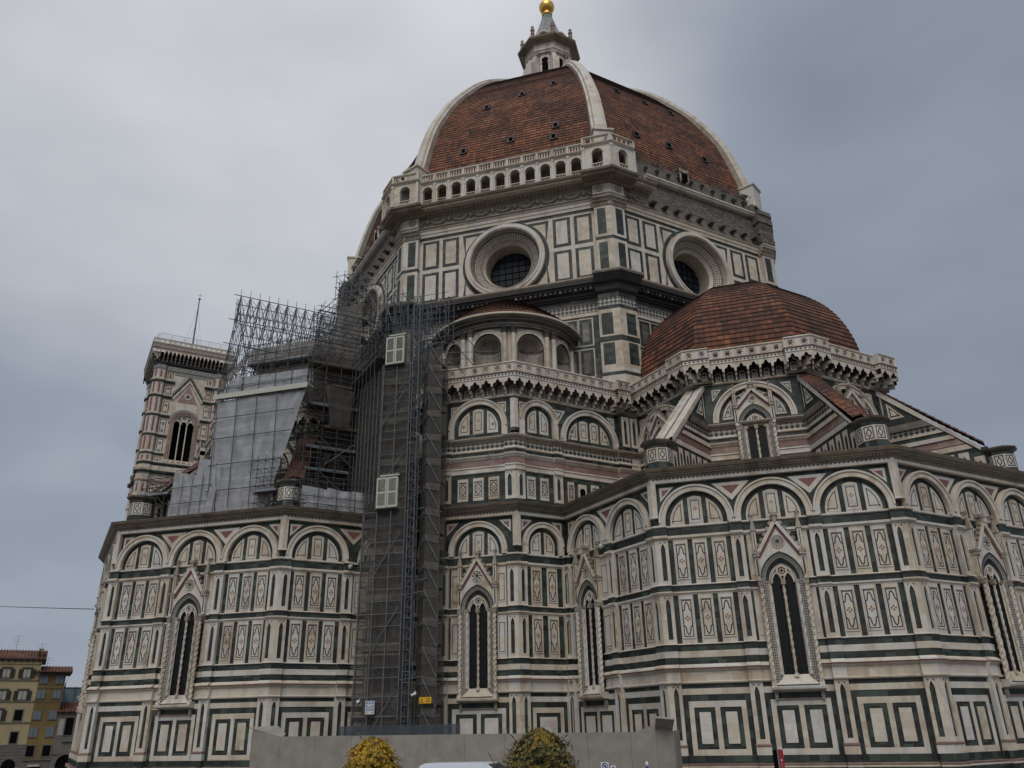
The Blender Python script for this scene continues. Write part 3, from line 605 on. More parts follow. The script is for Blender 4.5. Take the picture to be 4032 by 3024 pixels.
E112,E67,E22=lv(dE,-112.5),lv(dE,-67.5),lv(dE,-22.5); S112,S67,S157=lv(dS,-112.5),lv(dS,-67.5),lv(dS,-157.5)
# concave corner of centre block with east tribune
QL=(6.41,-32.80); us_E=SL-(Vector(QL)-E112).length
lower_wall(E112,-90,SL,BAY3,K,K,ARCH3,windows=(7.755,),corners=(.72,.72))
lower_wall(E67,-45,SL,BAY3,K,K,ARCH3,windows=(7.755,),corners=(.72,.72))
lower_wall(lv(dE,-135-22.5),-135,SL,[(us_E+.75,9.83,3),(10.64,14.79,3)],-1,K,[(7.2,2.5,2.06,14.4,3),(12.45,2.5,2.06,14.4,3)],u_start=us_E,windows=(7.2,),corners=(.75,.72),strips=(0,1))
lower_wall(S112,-90,SL,BAY3,K,K,ARCH3,windows=(7.755,),corners=(.72,.72))
sE=(Vector((-QL[0],QL[1]))-S67).length
lower_wall(S67,-45,sE,[(.72,4.87,3),(5.68,sE-.75,3)],K,-1,[(2.74,2.5,2.06,14.4,3),(sE-2.9,2.5,2.06,14.4,3)],windows=(sE-2.9,),corners=(.72,.75),strips=(1,0))
lower_wall(S157,-135,SL,BAY3,K,K,ARCH3,windows=(7.755,),corners=(.72,.72))
lower_wall((-CX,CY),-90,2*CX,[(.72,2*CX-.72,3)],K,K,[(CX,2.42,1.98,14.45,3)],windows=(CX,),corners=(.72,.72))
cl=(Vector(QL)-Vector((CX,CY))).length
lower_wall((CX,CY),-45,cl,[(.72,cl-.6,2)],K,-1,[(cl/2+.0,1.85,1.42,14.9,2)],corners=(.72,.6),strips=(1,0))
lower_wall((-QL[0],QL[1]),-135,cl,[(.6,cl-.72,2)],-1,K,[(cl/2,1.85,1.42,14.9,2)],corners=(.6,.72),strips=(0,1))
# sealing side walls and roofs of the chapels
mb=MB()
for c,angs in ((dE,(0,45)),(dS,(180,135))):
    for a in angs:
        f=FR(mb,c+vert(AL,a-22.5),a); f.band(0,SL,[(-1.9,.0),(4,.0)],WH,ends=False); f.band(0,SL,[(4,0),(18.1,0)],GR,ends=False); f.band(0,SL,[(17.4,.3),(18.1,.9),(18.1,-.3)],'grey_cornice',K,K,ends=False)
mb.build('chapel_wall',cath)
mb=MB()
for c in (dE,dS):
    for k in range(8):
        a=vert(AL+.5,22.5+45*k)+c; b=vert(AL+.5,67.5+45*k)+c; d=vert(AU-.1,67.5+45*k)+c; e=vert(AU-.1,22.5+45*k)+c
        mb.face([(*a,18.125),(*b,18.125),(*d,19.6),(*e,19.6)],'small_roof_tile')
mb.build('chapel_roof',cath)
# ---------------------------------------------------------------- upper storeys
def machicolation(f,u0,u1,kL,kR,off=0,step=.95,rail=True):
    """bracketed gallery: consoles, little trefoil arches, lozenge frieze, pierced parapet"""
    d1=.95+off; W_=WH
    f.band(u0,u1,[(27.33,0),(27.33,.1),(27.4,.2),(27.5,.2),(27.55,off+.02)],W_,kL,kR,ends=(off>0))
    f.band(u0,u1,[(27.55,off+.02),(28.8,off+.02)],MC_SHADE,kL,kR,ends=(off>0))  # back wall and arch soffits coloured dark to paint the shade under the consoles
    x0,x1=u0-kL*d1,u1+kR*d1; n=max(1,round((x1-x0)/step)); st=(x1-x0)/n
    for i in range(n+1):
        u=x0+i*st
        if 0<i<n or off>0:
            uu=min(max(u,x0+.08),x1-.08)
            f.poly([(uu-.08,28.05),(uu+.08,28.05),(uu+.08,28.32),(uu-.08,28.32)],0,d1-.05,W_); f.box(uu-.075,uu+.075,27.8,28.05,0,d1*.66,W_); f.box(uu-.07,uu+.07,27.52,27.8,0,d1*.36,W_)
    for i in range(n):
        a=x0+i*st; c=a+st/2; h=st/2-.08
        # pointed trefoil arch cut in the plate
        A=[(c-h,28.05),(c-h,28.2),(c-h*.85,28.36),(c-h*.42,28.40),(c-h*.3,28.56),(c,28.7),(c+h*.3,28.56),(c+h*.42,28.40),(c+h*.85,28.36),(c+h,28.2),(c+h,28.05)]
        f.poly([(a,28.05)]+A+[(a+st,28.05),(a+st,28.8),(a,28.8)],d1-.14,d1,W_,sides=False)
        for p,q in zip(A,A[1:]): f.mb.face([f.p(p[0],p[1],d1),f.p(q[0],q[1],d1),f.p(q[0],q[1],.05+off),f.p(p[0],p[1],.05+off)],MC_SHADE)
        f.poly([(c-.22,27.62),(c+.22,27.62),(c+.22,28.05),(c-.22,28.05)],off,.03+off,W_,sides=False); f.ring(c,27.84,.16,.07,0,2*PI,.03+off,.04+off,LN,10,False)
        f.ring(c,28.12,.24,.17,0,PI,.02+off,.035+off,WH,8,False)
        # lozenges
    f.band(u0,u1,[(28.8,d1-.2),(28.8,d1+.02),(28.84,d1+.06),(28.88,d1+.02),(29.15,d1+.02),(29.15,d1+.02)],W_,kL,kR,ends=True)
    m_=max(1,int((x1-x0)/.3)); sm=(x1-x0)/m_
    for i in range(m_):
        c=x0+(i+.5)*sm; f.poly([(c-.1,29.0),(c,28.9),(c+.1,29.0),(c,29.1)],d1+.02,d1+.026,LN,sides=False)
    f.band(u0,u1,[(29.15,d1-.3),(29.15,d1+.06),(29.2,d1+.12),(29.26,d1+.1),(29.26,-.2)],PK,kL,kR,ends=True)
    if rail:
        for i in range(n):
            a=x0+i*st; c=a+st/2; f.box(a-.07,a+.07,29.26,30.02,d1-.2,d1+.03,W_)
            r=lambda t,st=st:(.21+.065*math.cos(6*t))
            f.holeplate(a+.07,a+st-.07,29.26,30.02,c,29.65,r,d1,W_,24); f.holeplate(a+.07,a+st-.07,29.26,30.02,c,29.65,r,d1-.12,W_,24)
            f.ring(c,29.65,.33,.28,0,2*PI,d1,d1+.03,W_,16,False)
            f.funnel(c,29.65,.215,d1,.215,d1-.12,W_,12)
        f.band(u0,u1,[(30.02,d1-.24),(30.02,d1+.07),(30.08,d1+.1),(30.16,d1+.05),(30.16,d1-.24)],W_,kL,kR,ends=True)
def upper_wall(P0,ang,L,arches,kL,kR,strips,panels,ext=(),lowpan=None,window=None,name='upper_wall',rr=True,z0=18.1,pil=()):
    mb=MB(); f=FR(mb,P0,ang)
    f.band(0,L,[(z0-.3,0),(28.3,0)],GR,0,0,ends=False)
    segs=[]; 
    ps=sorted(pil); cur=0
    for a,b in ps:
        if a>cur: segs.append((cur,a,0,kL if cur==0 else 0,0))
        segs.append((a,b,.22,kL if a==0 else 0,kR if b==L else 0)); cur=b
    if cur<L: segs.append((cur,L,0,kL if cur==0 else 0,kR))
    def ab(prof,mat,cut=True):
        for a,b,o,kl,kr in segs:
            pf=[(z,d+o) if d>.001 else (z,d) for z,d in prof]
            if window and cut and a<window<b: f.band(a,window-1.3,pf,mat,kl,0); f.band(window+1.3,b,pf,mat,0,kr)
            else: f.band(a,b,pf,mat,kl,kr)
    ab([(18.0,0),(18.0,.12),(18.2,.12),(18.22,.03),(18.22,0)],WH)
    ab([(18.22,0),(18.22,.02),(18.5,.02),(18.5,0)],GR)
    ab([(20.85-.0,0),(20.85,.04),(20.9,.12),(20.98,.12),(21.0,.05),(21.3,.05),(21.32,.12),(21.42,.1),(21.42,0)],WH)
    ab([(21.42,0),(21.42,.04),(21.96,.04),(21.96,0)],PK)
    ab([(21.96,0),(21.96,.06),(22.05,.14),(22.12,.16),(22.18,.24),(22.28,.28),(22.32,.28),(22.34,.05),(22.34,0)],WH)
    ab([(22.34,0),(22.34,.02),(22.68,.02),(22.68,0)],GR)
    ab([(22.68,0),(22.68,.06),(22.74,.14),(22.86,.1),(22.9,.05),(22.9,0)],WH)
    ab([(22.9,0),(22.9,.05),(23.4,.05),(23.4,0)],'star_inlay')
    ab([(23.4,0),(23.4,.1),(23.5,.18),(23.6,.22),(23.64,.34),(23.78,.42),(23.88,.4),(23.92,.12),(23.98,.05),(23.98,0)],'carved_stone' if rr else WH,False)
    for x,y,o in [(a,b,o) for a,b,o,_,_ in segs]:
        if o and y-x>.5:
            lancet(f,x,y,18.5,20.85,0,.22,.34,None,kL if x==0 else 0,kR if y==L else 0,WH,(x+.42 if x==0 and kL else (y-.42 if y==L and kR else None)))
    for a,b in panels:
        panel(f,a,b,18.62,20.5,.05)
    for uc,Ro,Ri,zc,npan in arches:
        f.ring(uc,zc,Ro-.14,Ri,0,PI,0,.26,WH,28,True,2); f.ring(uc,zc,Ro,Ro-.14,0,PI,0,.34,WH,28)
        for sg in(-1,1):
            x0,x1=sorted((uc+sg*Ri,uc+sg*Ro)); f.box(x0,x1,24.0,zc,0,.26,WH)
        if npan: 
            f.box(uc-Ri+.0,uc+Ri,23.99,24.2,0,.02,GR); lunette(f,uc,zc,24.3,Ri-.05,npan,True)
    ar=sorted(arches)
    def tri(pts):
        cx=sum(p[0] for p in pts)/3; cz=sum(p[1] for p in pts)/3
        for k_,m_,d in ((1,WH,.03),(.62,GR,.036),(.4,WH,.042)): f.poly([(cx+(x-cx)*k_,cz+(z-cz)*k_) for x,z in pts],0,d,m_,sides=(k_==1))
    for (a,Ra,*_),(b,Rb,*_) in zip(ar,ar[1:]):
        mid=(a+Ra+b-Rb)/2; tri([(mid-.75,26.8),(mid+.75,26.8),(mid,25.6)])
    a,Ra=ar[0][:2]; tri([(a-Ra+.0+max(0,.15),26.95),(a-Ra+.95,26.95),(a-Ra+.15,25.9)])
    a,Ra=ar[-1][:2]; tri([(a+Ra-.15,26.95),(a+Ra-.95,26.95),(a+Ra-.15,25.9)])
    for a,b in strips: f.band(a,b,[(24.5,0),(24.5,.3),(24.6,.28),(27.1,.28),(27.1,0)],WH,kL if a==0 else 0,kR if b==L else 0); f.band(a-(a>0)*.06,b+(b<L)*.06,[(24.2,0),(24.2,.34),(24.5,.34),(24.5,0)],GR,kL if a==0 else 0,kR if b==L else 0)
    w=mb.build(name,cath)
    if window:
        m2=MB(); gwindow(m2,f,window,18.7,23.45,25.25,1.42,26.75,bracket=False,rose=8); m2.build('gothic_window',w)
    m3=MB(); g=f.to(m3)
    return w,f
def gallery(f,L,kL,kR,bumps=()):
    m=MB(); g=f.to(m); cur=0
    machicolation(g,0,L,kL,kR)
    for a,b,kl,kr in bumps: machicolation(g,a,b,kl,kr,.55,.9)
    return m.build('parapet_gallery',cath)
# centre block
MC_SHADE='weathered_shade_marble'  # centre gallery: paler tone for the painted soffit shade
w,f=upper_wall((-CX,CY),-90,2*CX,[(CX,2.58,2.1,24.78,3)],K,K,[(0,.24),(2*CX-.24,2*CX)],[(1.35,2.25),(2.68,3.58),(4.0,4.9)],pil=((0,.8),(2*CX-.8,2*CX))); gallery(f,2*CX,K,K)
QU=Vector((11.914,-27.006)); lu=(QU-Vector((CX,CY))).length
w,f=upper_wall((CX,CY),-45,lu,[(2.25,1.9,1.38,25.36,2),(7.4,2.95,2.5,24.2,4)],K,-1,[(0,.24)],[(1.05,1.85),(2.3,3.1),(4.95,5.6),(7.3,8.1),(8.5,9.2)],pil=((0,.8),(3.6,4.4),(10.2,lu)))
m=MB(); g=f.to(m); g.box(6.0,6.85,18.5,20.4,0,.05,WH); g.poly([(6.15,18.55)]+[(6.7,18.55)]+arc(6.425,19.8,.27,0,PI,8)[:],.05,.06,'void',sides=False)
m.build('blind_doorway',cath); m=MB(); g=f.to(m); g.band(10.55,lu,[(23.95,0),(23.95,.42),(27.33,.42)],GR,K,-1)
lancet(g,10.7,11.45,24.3,27.1,.42,.5,.34); m.build('corner_pier',cath); m=MB(); g=f.to(m); lancet(g,11.65,12.4,24.3,27.1,.42,.5,.34); m.build('pier_niche',cath)
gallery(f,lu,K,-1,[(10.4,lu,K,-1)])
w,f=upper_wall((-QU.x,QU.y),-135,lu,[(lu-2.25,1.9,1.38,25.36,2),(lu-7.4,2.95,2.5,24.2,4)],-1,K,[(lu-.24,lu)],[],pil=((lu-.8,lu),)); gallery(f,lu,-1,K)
MC_SHADE='dark_shade_stone'
# roof of centre block
mb=MB(); mb.face([(-CX,CY,29.0),(CX,CY,29.0),(QU.x,QU.y,29.0),(QU.x,-24,29.0),(-QU.x,-24,29.0),(-QU.x,QU.y,29.0)],'dark_shade_stone'); mb.build('terrace',cath)
# tribunes
TS=2*AU*K
def fin(c,an,top):
    """sloping buttress with octagonal end pier"""
    mb=MB(); d=vec(an); ax=Vector((d.x,d.y,0)); sd_=Vector((-d.y,d.x,0)); T=.62; P=Vector((c.x,c.y,0))
    def q(r,z,s): return P+ax*r+sd_*s+Vector((0,0,z))
    r0,r1,zt,zl=10.9,18.4,27.2,20.9
    zr=lambda r: zt+(zl-zt)*(r-11.6)/(17.9-11.6) if r>11.6 else zt
    rz=lambda z: 11.6+(zt-z)*(17.9-11.6)/(zt-zl)
    for s in(-1,1):
        def band(z0,z1,off,mat):
            z1=min(z1,zt-.35); 
            if z0>=z1: return
            a,b=rz(z0)-.45,rz(z1)-.45; a=min(a,r1);b=min(b,r1)
            o=s*(T+off); ps=[q(r0,z0,o),q(a,z0,o),q(b,z1,o),q(r0,z1,o)]
            mb.face(ps if s<0 else ps[::-1],mat)
            if off>.03:
                mb.face([q(r0,z0,s*T),q(a,z0,s*T),q(a,z0,o),q(r0,z0,o)],mat); mb.face([q(r0,z1,s*T),q(b,z1,s*T),q(b,z1,o),q(r0,z1,o)],mat)
        ps=[q(r0,18,s*T),q(r1,18,s*T),q(r1,zl,s*T),q(17.9,zl,s*T),q(11.6,zt,s*T),q(r0,zt,s*T)]; mb.face(ps if s<0 else ps[::-1],GR)
        band(20.95,21.35,.05,WH); band(21.42,21.95,.04,PK); band(21.97,22.3,.16,WH); band(22.68,22.88,.08,WH); band(22.9,23.4,.03,'star_inlay'); band(23.4,23.95,.24,'weathered_shade_marble')
        # triangle
        tp=[(r0+1.0,24.6),(rz(24.6)-1.1,24.6),(r0+1.0,26.1)]
        for k_,m_,o in ((1,WH,.02),(.65,GR,.026),(.42,WH,.032)):
            cx=sum(t[0] for t in tp)/3; cz=sum(t[1] for t in tp)/3; ps=[q(cx+(r-cx)*k_,cz+(z-cz)*k_,s*(T+o)) for r,z in tp]; mb.face(ps if s<0 else ps[::-1],m_)
        r=r0+.3
        while r<r1-.6:
            z1=min(20.7,zr(r+.75)-.5)
            if z1>18.9:
                o=s*(T+.05); ps=[q(r,18.1,o),q(r+.72,18.1,o),q(r+.72,z1,o),q(r,z1,o)]; mb.face(ps if s<0 else ps[::-1],WH)
                o=s*(T+.056); ps=[q(r+.22,18.3,o),q(r+.5,18.3,o),q(r+.5,z1-.55,o),q(r+.36,z1-.3,o),q(r+.22,z1-.55,o)]; mb.face(ps if s<0 else ps[::-1],GR)
            r+=1.02
        # raking edge
        ps=[q(11.3,zt-.25,s*(T+.1)),q(17.9,zl-.25,s*(T+.1)),q(17.9,zl+.05,s*(T+.1)),q(11.3,zt+.35,s*(T+.1))]; mb.face(ps if s<0 else ps[::-1],WH)
        ps=[q(11.3,zt-.25,s*T),q(17.9,zl-.25,s*T),q(17.9,zl-.25,s*(T+.1)),q(11.3,zt-.25,s*(T+.1))]; mb.face(ps,WH)
    if top=='tile':
        n=14; L_=math.hypot(17.9-11.3,zt-zl)
        for i in range(n):
            for s in(-1,1):
                t0,t1=i/n,(i+1)/n; up=.07
                A=lambda t,o,e: q(11.3+6.8*t,zt+.3+(zl-zt)*t+e,o)
                mb.face([A(t0,0,.28),A(t1,0,.28+up),A(t1,s*.78,.0+up),A(t0,s*.78,.0)] if s>0 else [A(t0,0,.28),A(t0,s*.78,.0),A(t1,s*.78,.0+up),A(t1,0,.28+up)],'small_roof_tile',[(0,-t0*L_),(0,-t1*L_),(.9,-t1*L_),(.9,-t0*L_)])
                mb.face([A(t1,0,.28+up),A(t1,0,.2),A(t1,s*.78,-.04),A(t1,s*.78,up)],'small_roof_tile')
    else:
        for s0,s1,e,m_ in ((-.78,-.5,.32,WH),(-.5,-.08,.22,WH),(-.08,.08,.12,GR),(.08,.5,.22,WH),(.5,.78,.32,WH)):
            A=lambda r,z,s: q(r,z,s)
            mb.face([A(11.3,zt+e,s0),A(18.0,zl+e,s0),A(18.0,zl+e,s1),A(11.3,zt+e,s1)],m_)
            mb.face([A(11.3,zt-.1,s0),A(18.0,zl-.1,s0),A(18.0,zl+e,s0),A(11.3,zt+e,s0)],m_); mb.face([A(11.3,zt-.1,s1),A(18.0,zl-.1,s1),A(18.0,zl+e,s1),A(11.3,zt+e,s1)],m_)
    # end pier
    pc=q(18.95,0,0); 
    def oct_(r,z): return [pc+Vector((r*math.cos(R(an+22.5+45*k)),r*math.sin(R(an+22.5+45*k)),z)) for k in range(8)]
    prof=[(1.18,18.1,WH),(1.18,18.3,WH),(1.0,18.45,GR),(1.0,18.95,WH),(1.02,18.96,WH),(1.02,20.0,GR),(1.0,20.01,GR),(1.0,20.3,'weathered_shade_marble'),(1.25,20.45,'weathered_shade_marble'),(1.3,20.58,'weathered_shade_marble'),(.4,20.8,'dark_shade_stone'),(0.01,20.85,'dark_shade_stone')]
    for (ra,za,ma),(rb,zb_,_) in zip(prof,prof[1:]):
        A,B=oct_(ra,za),oct_(rb,zb_)
        for k in range(8): mb.face([A[k],A[(k+1)%8],B[(k+1)%8],B[k]],ma)
    for k in range(8):
        aa=an+45*k+45; ff=FR(mb,(pc.x+math.cos(R(aa))*.945,pc.y+math.sin(R(aa))*.945),aa); h=.30
        ff.stroke([(-h,19.05),(h,19.05),(h,19.92),(-h,19.92)],.06,.01,LN); ff.stroke([(-h+.1,19.48),(0,19.12),(h-.1,19.48),(0,19.85)],.06,.01,LN)
    mb.build('flying_buttress',cath)
def half_dome(c,hidden=False):
    mb=MB(); prof=[(10.75,29.3),(10.72,30.3),(10.6,31.4),(10.42,32.5),(10.05,33.8),(9.6,34.95),(8.95,36.15),(8.25,37.1),(7.3,38.05),(6.1,39.0),(4.6,39.95),(3.0,40.7),(1.4,41.2),(.25,41.4)]
    shell(mb,c,prof,.5,.06,'small_roof_tile',.52)
    o=mb.build('tribune_dome',cath)
    m2=MB(); m2.lathe((c.x,c.y,41.3),[(.4,0),(.45,.15),(.2,.3),(.3,.5),(.12,.75),(0,.9)],'small_roof_tile',10); m2.build('finial',o)
def shell(mb,c,prof,row,step,mat,tw,faces=range(8),v0=0):
    """octagonal tiled dome: prof = (vertex radius, z)"""
    import bisect
    S_=[0]
    for (r0,z0),(r1,z1) in zip(prof,prof[1:]): S_.append(S_[-1]+math.hypot((r1-r0)*.924,z1-z0))
    def at(s):
        i=min(max(bisect.bisect_right(S_,s)-1,0),len(prof)-2); t=(s-S_[i])/(S_[i+1]-S_[i])
        # catmull-rom
        P=[prof[max(0,i-1)],prof[i],prof[i+1],prof[min(len(prof)-1,i+2)]]
        return tuple(.5*((2*P[1][k])+(-P[0][k]+P[2][k])*t+(2*P[0][k]-5*P[1][k]+4*P[2][k]-P[3][k])*t*t+(-P[0][k]+3*P[1][k]-3*P[2][k]+P[3][k])*t**3) for k in(0,1))
    n=int(S_[-1]/row); 
    for k in faces:
        a0,a1=R(22.5+45*k),R(67.5+45*k)
        for i in range(n):
            s0,s1=i*S_[-1]/n,(i+1)*S_[-1]/n; r0,z0=at(s0); r1,z1=at(s1)
            sl=math.atan2(z1-z0,r0-r1) ; nx,nz=math.sin(sl),math.cos(sl)
            ra,za=r0+step*nx,z0+step*nz
            def P(r,z,a): return (c.x+r*math.cos(a),c.y+r*math.sin(a),z)
            h0,h1=ra*math.sin(R(22.5)),r1*math.sin(R(22.5)); V0,V1=v0+i*row,v0+(i+1)*row
            mb.face([P(ra,za,a0),P(ra,za,a1),P(r1,z1,a1),P(r1,z1,a0)],mat,[(-h0,V0+.002),(h0,V0+.002),(h1,V1-.002),(-h1,V1-.002)],.5)
            mb.face([P(r0,z0-.02,a0),P(r0,z0-.02,a1),P(ra,za,a1),P(ra,za,a0)],mat,[(-h0,V0+.01)]*4,.5)
    return at,S_
def tribune(c,angs,tops):
    for a in angs:
        P0=c+vert(AU,a-22.5)
        w,f=upper_wall(P0,a,TS,[(4.42,3.25,2.78,23.98,0)],K,K,[(.25,.6),(TS-.6,TS-.25)],[],window=4.42)
        # lunette field around the window
        for sg in(-1,1):
            m=MB(); g=f.to(m); ro=2.5; x0=1.62; P=[(4.42+sg*x0,24.25),(4.42+sg*ro,24.25)]+[(4.42+sg*ro*math.cos(t),23.98+ro*math.sin(t)) for t in [math.acos(x0/ro)*i/8 for i in range(1,9)]]
            g.poly(P,0,.05,WH); cx=4.42+sg*2.0
            P2=[(4.42+sg*(x0+.16),24.45),(4.42+sg*(ro-.16),24.45)]+[(4.42+sg*(ro-.16)*math.cos(t),23.98+(ro-.16)*math.sin(t)) for t in [math.acos((x0+.16)/(ro-.16))*i/7 for i in range(2,8)]]
            g.stroke(P2 if sg>0 else P2[::-1],.06,.056,LN)
            for k in(0,1): g.stroke([(cx+.15*math.cos(2*PI*i/3+PI/2+k*PI),24.85+.15*math.sin(2*PI*i/3+PI/2+k*PI)) for i in range(3)],.035,.058+k*.002,LN)
            g.stroke([(4.42+sg*.5,26.45),(4.42+sg*1.35,26.1),(4.42+sg*1.35,25.5),(4.42+sg*.95,25.6),(4.42+sg*.8,26.0)],.09 if sg<0 else -.09,.05,WH)
            m.build('lunette_panel',w)
        gallery(f,TS,K,K,[(0,1.45,K,0),(TS-1.45,TS,0,K)])
    for a,tp in tops: fin(c,a,tp)
    half_dome(c)
tribune(dE,(-135,-90,-45,0),((-112.5,'slab'),(-67.5,'tile'),(-22.5,'tile')))
tribune(dS,(180,-135,-90,-45),((-112.5,'tile'),(-67.5,'tile'),(-157.5,'tile')))
# ---------------------------------------------------------------- drum
AD=27.0; DS=2*AD*K
def frame_panel(f,u0,u1,z0,z1,w=.33,clip=None,d=.03):
    """green frame with white centre; optionally clipped by the oculus circle"""
    if clip is None:
        for q in ((u0,u1,z1-w,z1),(u0,u1,z0,z0+w),(u0,u0+w,z0+w,z1-w),(u1-w,u1,z0+w,z1-w)): f.box(*q,0,d,GR)
        f.box(u0+w,u1-w,z0+w,z1-w,0,d+.001,WH)
def drum_face(ang,gallery_face=False):
    P0=vert(AD,ang-22.5); mb=MB(); f=FR(mb,P0,ang); c=DS/2
    zc=46.45
    f.holeplate(0,DS,42.3,51.1,c,zc,4.25,0,WH,64)
    f.band(0,DS,[(50.75,.0),(50.75,.03),(51.05,.03)],GR,K,K,ends=False)
    f.box(0,DS,42.3,42.45,0,.03,GR)
    for sg in(-1,1):
        for a,b in ((7.43,9.3),(5.18,7.02)):
            x0,x1=sorted((c+sg*a,c+sg*b))
            for z0,z1 in ((47.05,50.5),(42.95,46.55)): frame_panel(f,x0,x1,z0,z1)
        # clipped spandrel panels next to the ring
        for tz in (1,-1):
            cz=zc+tz*.35; zt=zc+tz*4.05; xo=4.75; Rr=4.72
            def pg(e,Rr):
                x_=xo-e; y0=.3+e; y1=4.05-e; ps=[]
                a_lo=math.asin(min(.99,y0/Rr)) if Rr*math.cos(math.asin(y0/Rr))<x_ else math.acos(x_/Rr)
                a_hi=math.asin(min(.999,y1/Rr))
                if Rr*math.cos(a_lo)>x_: a_lo=math.acos(x_/Rr)
                arcp=[(Rr*math.cos(a_lo+(a_hi-a_lo)*i/10),Rr*math.sin(a_lo+(a_hi-a_lo)*i/10)) for i in range(11)]
                ps=arcp+[(x_,y1)]
                return [(c+sg*x,zc+tz*y) for x,y in ps]
            f.poly(pg(0,4.3),0,.03,GR,sides=False); f.poly(pg(.36,4.75),.03,.034,WH,sides=False)
    f.ring(c,zc,4.72,4.25,0,2*PI,0,.036,GR,48,False)
    # oculus rings
    f.ring(c,zc,4.32,3.75,0,2*PI,-.1,.5,WH,48,True,3); f.ring(c,zc,3.98,3.85,0,2*PI,.5,.58,WH,48)
    f.funnel(c,zc,3.75,.3,3.6,-.1,'shell_stone',48)
    f.funnel(c,zc,3.6,-.1,3.5,-.15,'weathered_shade_marble',48); f.funnel(c,zc,3.5,-.15,2.85,-.6,'ring_inlay',48); f.funnel(c,zc,2.85,-.6,2.72,-.6,'weathered_shade_marble',48); f.funnel(c,zc,2.72,-.6,2.5,-1.0,WH,48); f.funnel(c,zc,2.5,-1.0,2.42,-2.6,'shell_stone',48)
    # entablature
    if gallery_face: E0,E1=0,DS
    f.band(0,DS,[(51.05,0),(51.05,.12),(51.4,.14),(51.42,.22),(51.8,.24),(51.84,.34),(51.95,.4),(52.0,.2),(52.0,0)],WH if gallery_face or 1 else 'x',K,K,ends=False)
    def ent(u0,u1,kl,kr):
        f.band(u0,u1,[(52.0,.0),(52.0,.45),(52.1,.5),(52.2,.42),(52.25,.25),(53.35,.3),(53.4,.45),(53.42,.5)],'carved_stone',kl,kr)
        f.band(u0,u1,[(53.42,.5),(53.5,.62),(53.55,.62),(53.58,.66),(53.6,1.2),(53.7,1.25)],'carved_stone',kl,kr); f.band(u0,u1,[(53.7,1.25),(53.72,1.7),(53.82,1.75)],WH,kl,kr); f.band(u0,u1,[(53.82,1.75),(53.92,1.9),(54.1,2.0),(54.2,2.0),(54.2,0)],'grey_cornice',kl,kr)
        n=int((u1-u0)/.42)
        for i in range(n):
            a=u0+(i+.5)*(u1-u0)/n; f.box(a-.12,a+.12,53.44,53.6,.6,.95,'carved_stone')
        n=int((u1-u0)/.34)
        for i in range(n):
            a=u0+(i+.5)*(u1-u0)/n; f.box(a-.1,a+.1,52.02,52.14,.45,.55,'carved_stone')
        # garlands
        n=max(1,int((u1-u0)/2.3)); st=(u1-u0)/n
        for i in range(n):
            a=u0+i*st; 
            for j in range(15):
                t=(j+.5)/15; x=a+.15+t*(st-.3); z=53.1-.62*math.sin(PI*t); r=.13+.09*math.sin(PI*t)
                p=f.p(x,z,.36); mb.lathe(p,[(0,-r),(r*.9,-r*.4),(r*.9,r*.4),(0,r)],'carved_stone',5)
            p=f.p(a+.02,52.85,.36); mb.lathe(p,[(0,-.35),(.22,-.2),(.26,.05),(.16,.28),(0,.36)],'carved_stone',6)
            p=f.p(a+st/2,53.05,.32); mb.lathe(p,[(0,-.22),(.16,-.1),(.17,.1),(0,.24)],'carved_stone',6)
    wall=None
    if gallery_face: ent(0,DS,K,K)
    else:
        # finished stubs near the gallery corner, then bare masonry
        if ang==-45: ent(0,5.0,K,0); r0=5.0
        elif ang==-135: ent(DS-3.2,DS,0,K); r0=0
        else: r0=0
        r1=DS-3.2 if ang==-135 else DS
        kl=K if r0==0 else 0; kr=K if r1==DS else 0
        f.band(r0,r1,[(52.0,0),(52.0,.12),(52.95,.1),(52.95,-.05)],'old_plaster',kl,kr); f.band(r0,r1,[(52.95,-.05),(56.05,-.1)],'rubble_stone',kl,kr)
        f.band(r0,r1,[(56.05,-.1),(56.05,.3),(56.15,.42),(56.3,.42),(56.34,.55),(56.5,.55),(56.5,-.4)],WH,kl,kr)
        f.band(0,DS,[(56.5,-.35),(58.8,-.62),(59.2,-.68),(59.25,-.8),(59.25,-1.6)],'old_plaster',0,0,ends=False)
        n=11
        for i in range(n):
            a=r0+.6+(r1-r0-1.2)*i/(n-1); f.box(a-.3,a+.3,52.8,53.0,-.1,.85,'rubble_stone'); f.box(a-.22,a+.22,52.6,52.8,-.1,.5,'dark_shade_stone')  # dark box under each putlog paints its shadow
            w_=.1+.12*rnd.random(); z_=57.6+.5*rnd.random(); f.box(a-w_,a+w_,z_,z_+.45,-.6,-.3,'dark_shade_stone')
        for i in range(40):
            a=rnd.random()*DS; w_=.2+.3*rnd.random(); f.box(a-w_,a+w_,59.1,59.27+.05*rnd.random(),-.9,-.64,'old_plaster')
        f.box(c-.65,c+.45,58.0,59.7,-1.0,-.3,WH); f.box(c-.43,c+.23,58.0,59.35,-.5,-.29,'void')
    wall=mb.build('drum_wall',cath)
    m2=MB(); g=f.to(m2); g.disc(c,zc,2.47,-2.5,'oculus_glass',40)
    for x in (-1.5,-.75,0,.75,1.5): h=math.sqrt(2.45**2-x*x); m2.tube(g.p(c+x,zc-h,-2.45),g.p(c+x,zc+h,-2.45),.035,'void',4); m2.tube(g.p(c-h,zc+x,-2.45),g.p(c+h,zc+x,-2.45),.035,'void',4)
    m2.build('oculus_window',wall)
    # ---- lower drum
    mb=MB(); f=FR(mb,P0,ang)
    f.band(0,DS,[(18,0),(42.3,0)],GR,0,0,ends=False)
